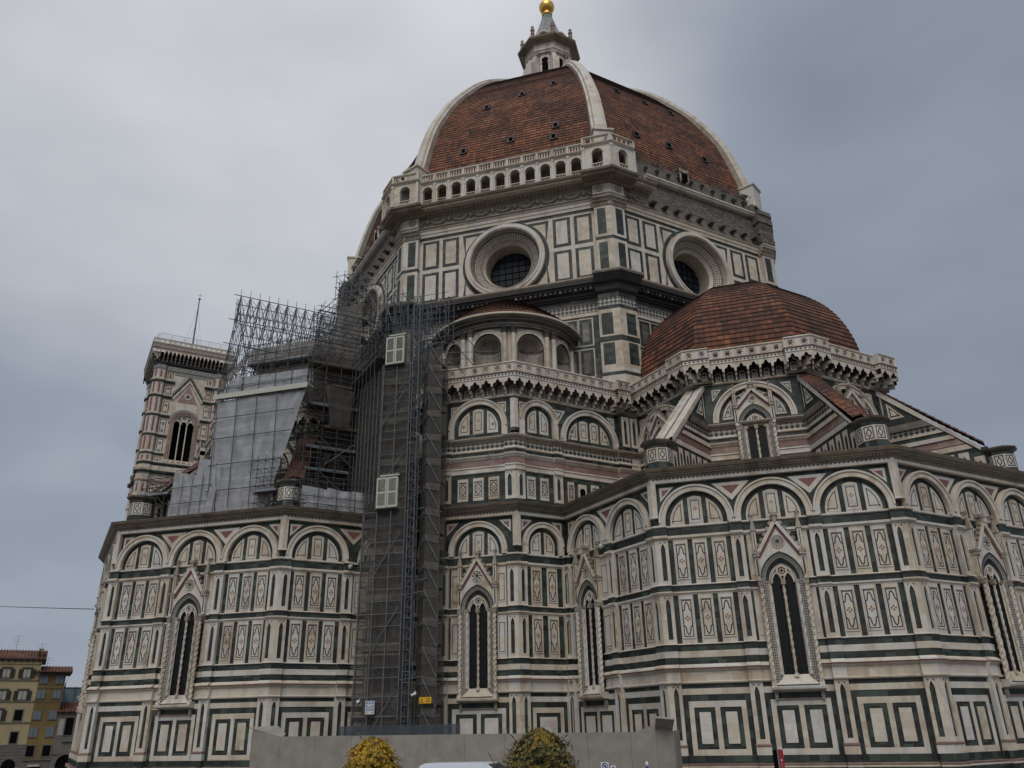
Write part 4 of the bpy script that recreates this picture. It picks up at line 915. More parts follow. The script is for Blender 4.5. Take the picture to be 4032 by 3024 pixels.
    for sg in(-1,1):
        for x in (6.05,7.5,4.4): 
            x0,x1=sorted((c+sg*(x-.25),c+sg*(x+1.55-.3)))
            x0+=.12;x1-=.12
            for z0,z1 in ((35.5,38.3),(32.2,35.0),(28.9,31.7)):
                f.box(x0-.12,x1+.12,z0-.1,z1+.1,0,.02,WH); f.box(x0,x1,z0,z1,.02,.03,GR); f.box(x0+.3,x1-.3,z0+.32,z1-.32,.03,.05,'weathered_shade_marble')
    f.box(0,DS,38.6,38.95,0,.05,WH); f.box(0,DS,39.0,39.9,0,.03,'star_inlay'); f.box(0,DS,39.9,40.1,0,.08,'weathered_shade_marble')
    f.band(0,DS,[(40.6,0),(40.6,.15),(40.75,.2),(40.78,.38),(41.1,.42),(41.12,.7),(41.35,.75),(41.38,1.0),(41.6,1.05),(41.62,1.25),(41.95,1.3),(41.96,1.3)],'dark_shade_stone',K,K,ends=False)  # dark underside: weathered stone plus shade painted below the top edge
    for i in range(44):
        a=(i+.5)*DS/44; f.box(a-.13,a+.13,41.1,41.34,.6,.95,'weathered_shade_marble' if i%3==0 else 'dark_shade_stone')
    f.band(0,DS,[(41.96,1.3),(42.1,1.42),(42.26,1.42),(42.3,.1)],'carved_stone',K,K,ends=False)
    mb.build('drum_base_wall',cath)
def drum_pier(an):
    """angular pilaster at a corner of the octagon, seen on both faces"""
    mb=MB(); V=vert(AD,an)
    for ang,side in ((an-22.5,1),(an+22.5,0)):
        P0=V if side==0 else V; f=FR(mb,P0,ang)
        s=-1 if side else 1
        def bd(w,prof,mat):
            if side: f.band(-w,0,prof,mat,0,K)
            else: f.band(0,w,prof,mat,K,0)
        bd(1.75,[(42.34,0),(42.34,.75),(42.6,.75),(42.75,.62),(42.9,.6),(42.9,0)],WH)
        bd(1.5,[(42.9,0),(42.9,.55),(50.75,.55),(50.75,0)],WH)
        for z0,z1 in ((43.3,46.4),(47.4,50.5)):
            x0,x1=(-1.22,-.35) if side else (.35,1.22); f.box(x0,x1,z0,z1,.55,.556,GR)
        bd(1.52,[(46.75,.55),(46.75,.57),(47.1,.57),(47.1,.55)],GR)
        bd(1.6,[(50.75,0),(50.75,.62),(50.85,.66),(51.2,.6),(51.5,.75),(51.65,.95),(51.75,.95),(51.75,0)],'carved_stone')
        for i in range(9):
            u_=(.1+i*.2)*(-1 if side else 1)
            for zz,dd in ((50.95,.62),(51.25,.7)): mb.lathe(f.p(u_,zz+.08*(i%2),dd),[(0,-.14),(.12,-.05),(.13,.06),(0,.15)],'carved_stone',5)
        bd(1.5,[(51.75,0),(51.75,.7),(52.05,.75),(52.1,.9),(52.2,.9),(52.25,.72),(53.4,.72),(53.4,0)],WH)
        if an in (-22.5,-157.5):
            for z_ in range(8): bd(1.55+.25*rnd.random(),[(52.3+z_*.55,0),(52.3+z_*.55,.85+.2*rnd.random()),(52.85+z_*.55,.85+.2*rnd.random()),(52.85+z_*.55,0)],'rubble_stone')
        x=(-.8 if side else .8); f.ring(x,52.85,.42,.3,0,2*PI,.72,.8,'carved_stone',12); f.ring(x,52.85,.2,.05,0,2*PI,.72,.78,'carved_stone',10)
        # lower pier
        bd(1.72,[(18,0),(18,1.0),(31.6,1.0),(31.6,0)],WH)
        for z0,z1,m_ in ((31.6,32.0,GR),(32.0,32.4,WH),(32.4,38.6,WH),(38.6,39.0,GR),(39.0,39.8,'star_inlay'),(39.8,40.4,GR)): bd(1.7,[(z0,0),(z0,.92),(z1,.92),(z1,0)],m_)
        for z0,z1 in ((32.75,35.0),(35.9,38.2)): x0,x1=(-1.45,-.35) if side else (.35,1.45); f.box(x0,x1,z0,z1,.92,.926,GR)
        bd(1.72,[(35.15,.92),(35.15,.94),(35.7,.94),(35.7,.92)],GR)
        bd(1.8,[(40.4,0),(40.4,1.0),(40.6,1.2),(41.2,1.35),(41.3,1.7),(41.9,2.1),(42.0,2.2),(42.0,0)],'dark_shade_stone'); bd(1.85,[(42.0,0),(42.0,2.2),(42.15,2.3),(42.28,2.3),(42.36,0)],'carved_stone')
    mb.build('corner_pilaster',cath)
for a in (-90,-45,-135,180,0): drum_face(a,a==-90)
for a in (-112.5,-67.5,-22.5,-157.5): drum_pier(a)
# far faces of the octagon
mb=MB()
for a in (45,90,135):
    f=FR(mb,vert(AD,a-22.5),a); f.band(0,DS,[(18,0),(52,0)],WH,ends=False); f.band(0,DS,[(52,.1),(59.4,-.8)],'rubble_stone',ends=False)
mb.build('drum_wall',cath)
# gallery loggia on the south-east face
def loggia():
    mb=MB(); f=FR(mb,vert(AD,-112.5),-90); c=DS/2
    def arcade(f,x0,x1,n,d,kl,kr,big=False):
        b0,b1=x0+kl*d,x1-kr*d
        st=(x1-x0)/n; zs=55.98 if not big else 56.05; r=.53 if not big else .56; top=56.85 if not big else 56.95
        f.band(b0,b1,[(54.2,-.6+d),(54.2,d+.04),(54.3,d+.04),(54.32,d-.06)],WH,kl,kr); 
        for i in range(n):
            a=x0+i*st; m_=a+st/2
            A=arc(m_,zs,r,PI,0,10)
            for dd in (d,d-.45): f.poly([(a,54.25),(m_-r,54.25)]+A+[(m_+r,54.25),(a+st,54.25),(a+st,top),(a,top)],dd,dd,WH,sides=False)
            P=[(m_-r,54.25)]+A+[(m_+r,54.25)]
            for p,q in zip(P,P[1:]): f.mb.face([f.p(p[0],p[1],d),f.p(q[0],q[1],d),f.p(q[0],q[1],d-.45),f.p(p[0],p[1],d-.45)],WH)
            f.ring(m_,zs,r+.12,r,0,PI,d,d+.05,WH,10,False)
            f.box(a-.13,a+.13,54.25,top,d,d+.09,WH); f.box(a-.17,a+.17,56.62,top,d,d+.13,WH)
            # low rail with small balusters
            f.box(m_-r,m_+r,54.72,54.8,d-.2,d+.03,WH)
            for j in range(4): u=m_-r+.12+j*(2*r-.24)/3; mb.lathe(f.p(u,54.28,d-.1),[(.05,0),(.09,.14),(.05,.3),(.06,.44)],WH,6)
        f.box(x1-.13,x1+.13 if kr==0 else x1,54.25,top,d,d+.09,WH)
        f.band(b0,b1,[(top,d-.5),(top,d+.06),(top+.1,d+.1),(top+.14,d+.2),(top+.25,d+.28),(top+.3,d+.28),(top+.3,d-.6)],WH,kl,kr)
        f.poly([(x0,top-.01),(x1,top-.01),(x1,top),(x0,top)],-.5,d,WH)
        # balustrade
        z0=top+.3
        for i in range(n):
            a=x0+i*st; f.box(a-.13,a+.13,z0,z0+1.0,d-.2,d+.1,WH)
            k=5
            for j in range(k): u=a+.24+j*(st-.48)/(k-1); mb.lathe(f.p(u,z0+.05,d-.05),[(.05,0),(.095,.22),(.055,.5),(.05,.7),(.08,.85)],WH,6)
        f.box(x1-.13,x1+.13 if kr==0 else x1,z0,z0+1.0,d-.2,d+.1,WH)
        f.band(b0,b1,[(z0+.9,d-.25),(z0+.9,d+.12),(z0+1.02,d+.14),(z0+1.06,d-.25)],WH,kl,kr); f.band(b0,b1,[(z0,d-.25),(z0,d+.1),(z0+.07,d+.1),(z0+.07,d-.25)],WH,kl,kr)
    arcade(f,c-9.13,c+9.13,11,1.65,0,0)
    # back wall and floor of the loggia
    f.box(0,DS,54.2,57.6,-.3,.02,'shell_stone'); f.poly([(0,57.0),(DS,57.0),(DS,57.1),(0,57.1)],0,1.3,WH)
    for i in range(11):
        u=c-9.13+(i+.5)*1.66+.3; f.box(u-.35,u+.35,54.25,55.2,.02,.03,'void')
    # corner pavilions
    arcade(f,-.95,1.95,1,2.35,K,0,True); arcade(f,DS-1.95,DS+.95-.0,1,2.35,0,K,True)
    g=FR(mb,vert(AD,-67.5),-45); arcade(g,-.95,1.95,1,2.35,K,0,True); g2=FR(mb,vert(AD,-157.5),-135); arcade(g2,DS-1.95,DS+.95,1,2.35,0,K,True)
    for ff,u,sg in ((f,1.95,1),(f,DS-1.95,-1),(g,1.95,1),(g2,DS-1.95,-1)):
        ff.box(min(u,u-.2*sg),max(u,u-.2*sg),54.2,56.9,.0,2.3,WH)
    o=mb.build('loggia',cath)
    # cornice returns under pavilions
    for ff,kl,kr,a,b in ((f,K,0,-.2,2.35),(f,0,K,DS-2.35,DS+.2),(g,K,0,-.2,2.35),(g2,0,K,DS-2.35,DS+.2)):
        mb=MB(); ff=ff.to(mb); ff.band(a,b,[(53.3,.6),(53.35,.95),(53.5,1.05),(53.55,1.7),(53.65,2.1),(53.85,2.2),(53.98,2.4),(54.2,2.45),(54.22,1.0)],'grey_cornice',kl,kr)
        mb.build('pavilion_cornice',cath)
loggia()
# ---------------------------------------------------------------- great dome
RIBP=[(28.75,58.6),(28.6,60.2),(28.3,62.0),(27.45,65.3),(26.4,68.7),(25.1,71.4),(22.85,75.5),(20.3,78.9),(18.7,81.0),(16.1,83.8),(12.0,87.0),(8.6,89.2),(5.6,90.9)]
mb=MB(); SHP=[(29.2-.95,55.0)]+[(r-.72,z-.2) for r,z in RIBP[:-1]]+[(4.4,90.9)]
shell(mb,Vector((0,0)),SHP,.45,.055,'roof_tile',.42)
dome=mb.build('dome_shell',cath)
def dome_pt(k,u,z):
    """point on face k (angle) at lateral u and height z"""
    for (r0,z0),(r1,z1) in zip(SHP,SHP[1:]):
        if z0<=z<=z1:
            r=(r0+(r1-r0)*(z-z0)/(z1-z0))*math.cos(R(22.5)); n=vec(k); t=Vector((-n.y,n.x)); p=n*r+t*u; sl=math.atan2(z1-z0,(r0-r1)*.924); return Vector((p.x,p.y,z)),sl
def dome_hole(k,u,z,w=.42,streak=0):
    mb=MB(); p,sl=dome_pt(k,u,z); n=vec(k); N3=Vector((n.x*math.sin(sl),n.y*math.sin(sl),math.cos(sl))); T3=Vector((-n.y,n.x,0)); U3=N3.cross(T3)
    def P(a,b,c): return p+T3*a+U3*b*(1 if U3.z>0 else -1)+N3*c
    def bx(a0,a1,b0,b1,c0,c1,m_):
        v=[P(a,b,c) for a in(a0,a1) for b in(b0,b1) for c in(c0,c1)]
        for q in ((0,1,3,2),(4,6,7,5),(0,4,5,1),(2,3,7,6),(1,5,7,3)): mb.face([v[i] for i in q],m_)
    bx(-w,-w*.55,-w,w,-.1,.2,'dark_shade_stone'); bx(w*.55,w,-w,w,-.1,.28,'dark_shade_stone'); bx(-w*.55,w*.55,w*.5,w,-.1,.34,'dark_shade_stone'); bx(-w*.55,w*.55,-w,-w*.7,-.1,.2,'dark_shade_stone'); bx(-w*.55,w*.55,-w*.7,w*.5,-.1,.09,'void')
    mb.build('dome_vent',dome)
HOLES=[(-90,-5.35,63.3),(-90,5.6,64.5),(-90,.35,63.6),(-90,-3.4,71.6),(-90,.9,73.3),(-90,4.8,74.5),(-90,5.4,62.6),(-45,-5.0,64.0),(-45,-.2,64.3),(-45,5.2,64.2),(-45,-4.2,74.0),(-45,0,73.8),(-45,4.2,73.8),(-135,0,64),(-135,4,73)]
for k,u,z in HOLES: dome_hole(k,u,z)
def rib(an):
    mb=MB(); d=vec(an); D=Vector((d.x,d.y,0)); T=Vector((-d.y,d.x,0))
    pr=[]
    for (r0,z0),(r1,z1) in zip(RIBP,RIBP[1:]):
        for i in range(5): t=i/5; pr.append((r0+(r1-r0)*t,z0+(z1-z0)*t))
    pr.append(RIBP[-1])
    # smooth
    for _ in range(6): pr=[pr[0]]+[((a[0]+2*b[0]+c[0])/4,(a[1]+2*b[1]+c[1])/4) for a,b,c in zip(pr,pr[1:],pr[2:])]+[pr[-1]]
    N=len(pr)
    prev=None
    for i,(r,z) in enumerate(pr):
        a=pr[max(0,i-1)];b=pr[min(N-1,i+1)]; tx,tz=b[0]-a[0],b[1]-a[1]; l=math.hypot(tx,tz); nx,nz=tz/l,-tx/l
        w=.98-.45*i/N; sec=[(-w-.0,-1.6),(-w,-.45),(-w*.72,-.38),(-w*.66,-.08),(-w*.3,0),(w*.3,0),(w*.66,-.08),(w*.72,-.38),(w,-.45),(w,-1.6)]
        cur=[D*(r+nx*h)+T*s+Vector((0,0,z+nz*h)) for s,h in sec]
        if prev:
            t=rnd.random()
            for j in range(len(sec)-1): mb.face([prev[j],cur[j],cur[j+1],prev[j+1]],('old_plaster' if an==-157.5 else 'shell_stone') if j in(0,len(sec)-2) else WH,[(j*.4,i*.8),(j*.4,i*.8+.8),(j*.4+.4,i*.8+.8),(j*.4+.4,i*.8)],t)
            if i%4==1 and i<N*.8:
                for s_ in (-.12,.12): 
                    pass
        prev=cur
    # base block
    mb.wbox(D*28.2+Vector((0,0,59.4)),(1.9,2.1,3.0),WH,R(an)); mb.wbox(D*28.25+Vector((0,0,60.95)),(2.15,2.35,.22),WH,R(an)); mb.wbox(D*27.9+Vector((0,0,56.5)),(1.9,2.2,3.4),'rubble_stone' if an not in(-67.5,-112.5) else 'weathered_shade_marble',R(an))
    mb.build('dome_rib',cath)
for a in (22.5,67.5,112.5,157.5,-157.5,-112.5,-67.5,-22.5): rib(a)
# lantern
def lantern():
    root=MB(); mb=root
    def octr(r,z,off=22.5): return [Vector((r*math.cos(R(off+45*k)),r*math.sin(R(off+45*k)),z)) for k in range(8)]
    def loft(prof):
        for (ra,za,ma),(rb,zb_,_) in zip(prof,prof[1:]):
            A,B=octr(ra,za),octr(rb,zb_)
            for k in range(8): mb.face([A[k],A[(k+1)%8],B[(k+1)%8],B[k]],ma)
    loft([(5.9,90.4,WH),(5.9,91.2,WH),(5.6,91.25,WH),(3.3,91.3,WH),(3.3,98.3,WH)])
    loft([(3.3,98.2,WH),(3.7,98.25,WH),(3.75,98.55,WH),(3.9,98.6,WH),(3.9,98.85,WH),(3.8,98.9,WH),(3.8,99.7,WH),(3.95,99.75,'grey_cornice'),(4.1,99.95,'grey_cornice'),(4.3,100.0,'grey_cornice'),(4.55,100.2,'grey_cornice'),(5.0,100.35,'grey_cornice'),(5.1,100.65,'grey_cornice'),(3.2,100.9,WH),(3.1,102.0,WH)])
    for k in range(8):
        a=45*k; f=FR(mb,(0,0),a); ap=3.3*math.cos(R(22.5))
        # window
        f.poly([(-.5,91.5),(.5,91.5),(.5,96.6)]+arc(0,96.9,.55,0,PI,8)+[(-.5,96.6)],ap,ap+.02,'void',sides=False)
        f.ring(0,96.9,.85,.55,0,PI,ap,ap+.15,WH,12); f.box(-.8,-.5,91.4,96.9,ap,ap+.12,WH); f.box(.5,.8,91.4,96.9,ap,ap+.12,WH)
        for sg in(-1,1): f.box(sg*.65-.2,sg*.65+.2,96.2,96.5,ap,ap+.2,WH)
        # shell niches above cornice
        f.ring(0,101.3,.95,.75,0,PI,3.0,3.9,WH,12,True); f.box(-.95,.95,100.8,101.3,3.0,3.9,WH); f.poly(arc(0,101.3,.76,0,PI,10),3.2,3.5,'shell_stone',sides=False)
        # buttress at vertex with volute
        b=45*k+22.5; g=FR(mb,(0,0),b)  # g.n points outwards, build in plane (d,z)
        def side(pts,w,mat):
            for s in(-1,1):
                ps=[g.p(s*w,z,d) for d,z in pts]; mb.face(ps if s<0 else ps[::-1],mat)
            for p,q in zip(pts,pts[1:]+pts[:1]): mb.face([g.p(-w,p[1],p[0]),g.p(w,p[1],p[0]),g.p(w,q[1],q[0]),g.p(-w,q[1],q[0])],mat)
        side([(3.0,91.3),(5.3,91.3),(5.3,95.0),(5.1,95.4),(4.6,95.7),(4.3,96.3),(4.2,97.0),(3.9,97.5),(3.0,97.6)],.32,WH)
        mb.lathe(g.p(0,95.2,5.0),[(0,-.45),(.45,-.3),(.5,0),(.45,.3),(0,.45)],WH,10)
        side([(5.0,91.25),(5.6,91.25),(5.6,95.0),(5.0,95.0)],.5,WH)
        f2=g; f2.box(-.42,.42,91.3,97.6,2.9,3.62,WH); f2.box(-.5,.5,97.6,98.25,2.9,3.85,'carved_stone')
    o=root.build('lantern',cath)
    m2=MB()
    n=16
    for i in range(n):
        a0,a1=2*PI*i/n,2*PI*(i+1)/n; am=(a0+a1)/2
        prof=[(3.15,101.0),(2.7,102.6),(2.15,104.4),(1.55,106.4),(1.1,107.9),(.72,109.3)]
        for (ra,za),(rb,zb_) in zip(prof,prof[1:]):
            P=lambda r,z,a,k=1:(r*k*math.cos(a),r*k*math.sin(a),z)
            mt='lead' if za<107.5 else 'copper_green'
            m2.face([P(ra,za,a0),P(ra,za,am,.9),P(rb,zb_,am,.9),P(rb,zb_,a0)],mt); m2.face([P(ra,za,am,.9),P(ra,za,a1),P(rb,zb_,a1),P(rb,zb_,am,.9)],mt)
    m2.build('lantern_spire',o)
    for k in range(8):
        m=MB(); a=R(22.5+45*k); c=(4.25*math.cos(a),4.25*math.sin(a),100.75)
        m.lathe(c,[(.45,0),(.45,.5),(.3,.55),(.22,.8),(.34,1.05),(.34,1.25),(.18,1.4),(.14,1.5),(.34,1.75),(.36,2.0),(.15,2.25),(.2,2.4),(.25,2.6),(0,2.9)],PK,8); m.build('pinnacle',o,smooth=True)
    m=MB(); m.lathe((0,0,109.3),[(.62,-.1),(.85,0),(.9,.25),(.75,.45),(.55,.5)],'gold',20); 
    m.lathe((0,0,111.2),[(1.27*math.sin(PI*i/16),-1.27*math.cos(PI*i/16)) for i in range(17)],'gold',32)
    m.tube((0,0,112.4),(0,0,114.9),.08,'gold'); m.tube((-.6*math.cos(R(45)),-.6*math.sin(R(45)),114),(.6*math.cos(R(45)),.6*math.sin(R(45)),114),.08,'gold'); m.build('gilded_ball',o,smooth=True)
    m=MB()
    for k in range(8):
        A=octr(6.2,92.1)
        m.tube(A[k],A[(k+1)%8],.04,'rusty_tube',5)
        for t in (0,.33,.66): p=A[k].lerp(A[(k+1)%8],t); m.tube(p,p-Vector((0,0,1.0)),.03,'rusty_tube',4)
    m.build('railing',o)
lantern()
# ---------------------------------------------------------------- exedra
def exedra():
    Cx=Vector((0,-27.1,0)); mb=MB(); Rw=6.35
    mb.lathe(Cx,[(Rw,28.0),(Rw,35.4)],'shell_stone',64,PI,2*PI)
    mb.lathe(Cx,[(Rw,35.35),(6.75,35.37),(6.78,35.55),(6.85,35.57),(6.85,35.7),(6.72,35.72),(6.72,35.95)],'weathered_shade_marble',64,PI,2*PI)
    mb.lathe(Cx,[(6.72,35.95),(6.9,36.0),(6.95,36.12),(7.25,36.16),(7.4,36.3)],'weathered_shade_marble',64,PI,2*PI); mb.lathe(Cx,[(7.4,36.3),(7.5,36.34),(7.5,36.5),(7.2,36.55),(6.6,36.8)],WH,64,PI,2*PI)
    for i in range(110):
        a=PI+PI*(i+.5)/110; mb.wbox(Cx+Vector((6.97*math.cos(a),6.97*math.sin(a),36.06)),(.16,.1,.14),'carved_stone',a)
    o=mb.build('exedra',cath)
    m=MB()
    rows=18
    for i in range(rows):
        t0,t1=i/rows,(i+1)/rows; f=lambda t:(6.9*(1-t)**.9+.05,36.75+5.0*t**.85)
        r0,z0=f(t0); r1,z1=f(t1)
        for j in range(48):
            a,b=PI+PI*j/48,PI+PI*(j+1)/48
            P=lambda r,z,a: Cx+Vector((r*math.cos(a),r*math.sin(a),z))
            m.face([P(r0+.1,z0+.06,a),P(r0+.06,z0+.04,b),P(r1,z1,b),P(r1,z1,a)],'roof_tile',[(a*r0,i*.45+.01),(b*r0,i*.45+.01),(b*r0,i*.45+.44),(a*r0,i*.45+.44)],.5)
            m.face([P(r0,z0-.03,a),P(r0,z0-.03,b),P(r0+.06,z0+.04,b),P(r0+.06,z0+.04,a)],'roof_tile',[(a*r0,i*.45+.01)]*4,.5)
    m.build('exedra_roof',cath)
    for k in range(5):
        am=PI+PI*(k+.5)/5; m=MB(); hw=.235  # half angle
        # niche: recessed half cylinder with ribbed shell
        A=Vector((math.cos(am),math.sin(am),0)); T=Vector((-A.y,A.x,0)); w=1.32; c0=Cx+A*(Rw-.05)
        zsp=33.55
        n=16
        def P(x,z,d): return c0+T*x+A*d+Vector((0,0,z))
        # front casing follows the curve
        def cas(x): return Rw*math.cos(math.asin(x/Rw))-Rw+.12
        for i in range(20):
            a,b=PI*i/20,PI*(i+1)/20
            for (ri,ro_,e0,e1) in ((w,w+.26,.06,.1),(w+.26,w+.32,.16,.16)):
                q=[(ri*math.cos(a),zsp+ri*math.sin(a),e0),(ro_*math.cos(a),zsp+ro_*math.sin(a),e1),(ro_*math.cos(b),zsp+ro_*math.sin(b),e1),(ri*math.cos(b),zsp+ri*math.sin(b),e0)]
                m.face([P(x,z,cas(x)+e) for x,z,e in q],WH)
            q=(w*math.cos(a),zsp+w*math.sin(a)); q2=(w*math.cos(b),zsp+w*math.sin(b))
            m.face([P(q[0],q[1],cas(q[0])+.06),P(q2[0],q2[1],cas(q2[0])+.06),P(q2[0]*.97,q2[1],.1),P(q[0]*.97,q[1],.1)],GR)
        for sg in(-1,1):
            m.face([P(sg*w,28,cas(w)+.06),P(sg*(w+.32),28,cas(w+.3)+.1),P(sg*(w+.32),zsp,cas(w+.3)+.1),P(sg*w,zsp,cas(w)+.06)],WH)
            m.face([P(sg*w,28,cas(w)+.06),P(sg*w,zsp,cas(w)+.06),P(sg*(w-.12),zsp,.1),P(sg*(w-.12),28,.1)],GR)
            pass
            x=sg*(w+.42); m.face([P(x-.22*sg,35.1,cas(x)+.0),P(x+.12*sg,35.1,cas(x)+.0),P(x+.12*sg,34.6,cas(x))],GR)
        # interior drawn in front of the drum cylinder (which is cut back below)
        D_=1.15
        for i in range(n):
            a,b=PI*i/n,PI*(i+1)/n
            m.face([P(w*math.cos(a),28,-D_*math.sin(a)),P(w*math.cos(b),28,-D_*math.sin(b)),P(w*math.cos(b),zsp-.1,-D_*math.sin(b)),P(w*math.cos(a),zsp-.1,-D_*math.sin(a))],'shell_stone')
            m.face([P(w*.96*math.cos(a),zsp-.12,-D_*.92*math.sin(a)),P(w*.96*math.cos(b),zsp-.12,-D_*.92*math.sin(b)),P(w*.96*math.cos(b),zsp+.03,-D_*.92*math.sin(b)),P(w*.96*math.cos(a),zsp+.03,-D_*.92*math.sin(a))],'weathered_shade_marble')
        fl=22; hub=(0,zsp+.02,-D_*.95)
        for i in range(fl):
            a,b=PI*i/fl,PI*(i+1)/fl; mid=(a+b)/2
            def edge(t,k=1): return (w*math.cos(t)*k,zsp+w*math.sin(t)*k,.02)
            def midp(t,k): # bulged point between hub and rim
                return (w*.72*math.cos(t)*k,zsp+w*.72*math.sin(t)*k,-D_*.62)
            E0,E1,EM_=edge(a),edge(b),edge(mid,.97); M0,M1,MM=midp(a,1),midp(b,1),midp(mid,1.03)
            EM_=(EM_[0],EM_[1],-.12); MM=(MM[0],MM[1],MM[2]-.1)
            for q in ((E0,EM_,MM,M0),(EM_,E1,M1,MM)): m.face([P(*x) for x in q],'shell_stone',None,.5)
            m.face([P(*M0),P(*MM),P(*hub)],'shell_stone',None,.5); m.face([P(*MM),P(*M1),P(*hub)],'shell_stone',None,.5)
        m.build('niche',o)
    # paired columns
    for k in range(6):
        am=PI+PI*k/5
        for s in(-1,1):
            a=am+s*.062; 
            if a<PI or a>2*PI: continue
            m=MB(); c=Cx+Vector((6.55*math.cos(a),6.55*math.sin(a),0))
            m.lathe(c,[(.34,28.6),(.34,28.9),(.27,29.0),(.26,32),(.23,34.7),(.26,34.75)],WH,12)
            m.lathe(c,[(.24,34.75),(.3,34.9),(.27,34.95),(.36,35.1),(.3,35.15),(.42,35.33),(.42,35.38)],'weathered_shade_marble',8); m.build('column',o)
        
exedra()
# cut the exedra cylinder wall where the niches are: rebuild it as piers between openings
def exedra_wall():
    o=[x for x in cath.children if x.name.startswith('exedra') and 'roof' not in x.name][0]
    me=o.data; Cx=Vector((0,-27.1,0)); kill=[]
    import bmesh
    bm=bmesh.new(); bm.from_mesh(me)
    for fc in bm.faces:
        c=fc.calc_center_median(); r=math.hypot(c.x,c.y+27.1)
        if r<6.45 and c.z<35.3 and abs(fc.normal.z)<.1: kill.append(fc)
    bmesh.ops.delete(bm,geom=kill,context='FACES'); bm.to_mesh(me); bm.free()
    mb=MB(); N=256; Rw=6.35; w=1.36; zsp=33.55
    for i in range(N):
        a,b=PI+PI*i/N,PI+PI*(i+1)/N
        def lo(a):
            for k in range(5):
                am=PI+PI*(k+.5)/5; x=Rw*math.sin(a-am)
                if abs(x)<w+.02 and abs(a-am)<.3: return zsp+math.sqrt(max(0,(w+.02)**2-x*x))
            return 28.0
        la,lb=lo(a),lo(b)
        if la==28.0 and lb!=28.0: la=28.0
        P=lambda a,z: Cx+Vector((Rw*math.cos(a),Rw*math.sin(a),z))
        mb.face([P(a,la),P(b,lb),P(b,35.4),P(a,35.4)],WH,[(a*Rw,la),(b*Rw,lb),(b*Rw,35.4),(a*Rw,35.4)],.4)
    mb.build('exedra_wall',cath)
exedra_wall()
# ---------------------------------------------------------------- nave behind
mb=MB(); nd=vec(135); tn=Vector((-nd.y,nd.x))
def npt(s,w,z): p=nd*s+tn*w; return (p.x,p.y,z)
for w,h0,h1 in ((20.5,-1.9,24),(10.5,24,42)):
    for sg in(-1,1): mb.face([npt(20,sg*w,h0),npt(106,sg*w,h0),npt(106,sg*w,h1),npt(20,sg*w,h1)],WH)
for sg in(-1,1):
    mb.face([npt(20,sg*20.9,24),npt(106,sg*20.9,24),npt(106,sg*10.5,29),npt(20,sg*10.5,29)],'small_roof_tile'); mb.face([npt(20,sg*11,42),npt(106,sg*11,42),npt(106,0,46),npt(20,0,46)],'small_roof_tile')
mb.face([npt(106,-20.5,-1.9),npt(106,20.5,-1.9),npt(106,20.5,24),npt(106,10.5,29),npt(106,10.5,42),npt(106,0,46),npt(106,-10.5,42),npt(106,-10.5,29),npt(106,-20.5,24)],WH)
mb.build('nave',cath)
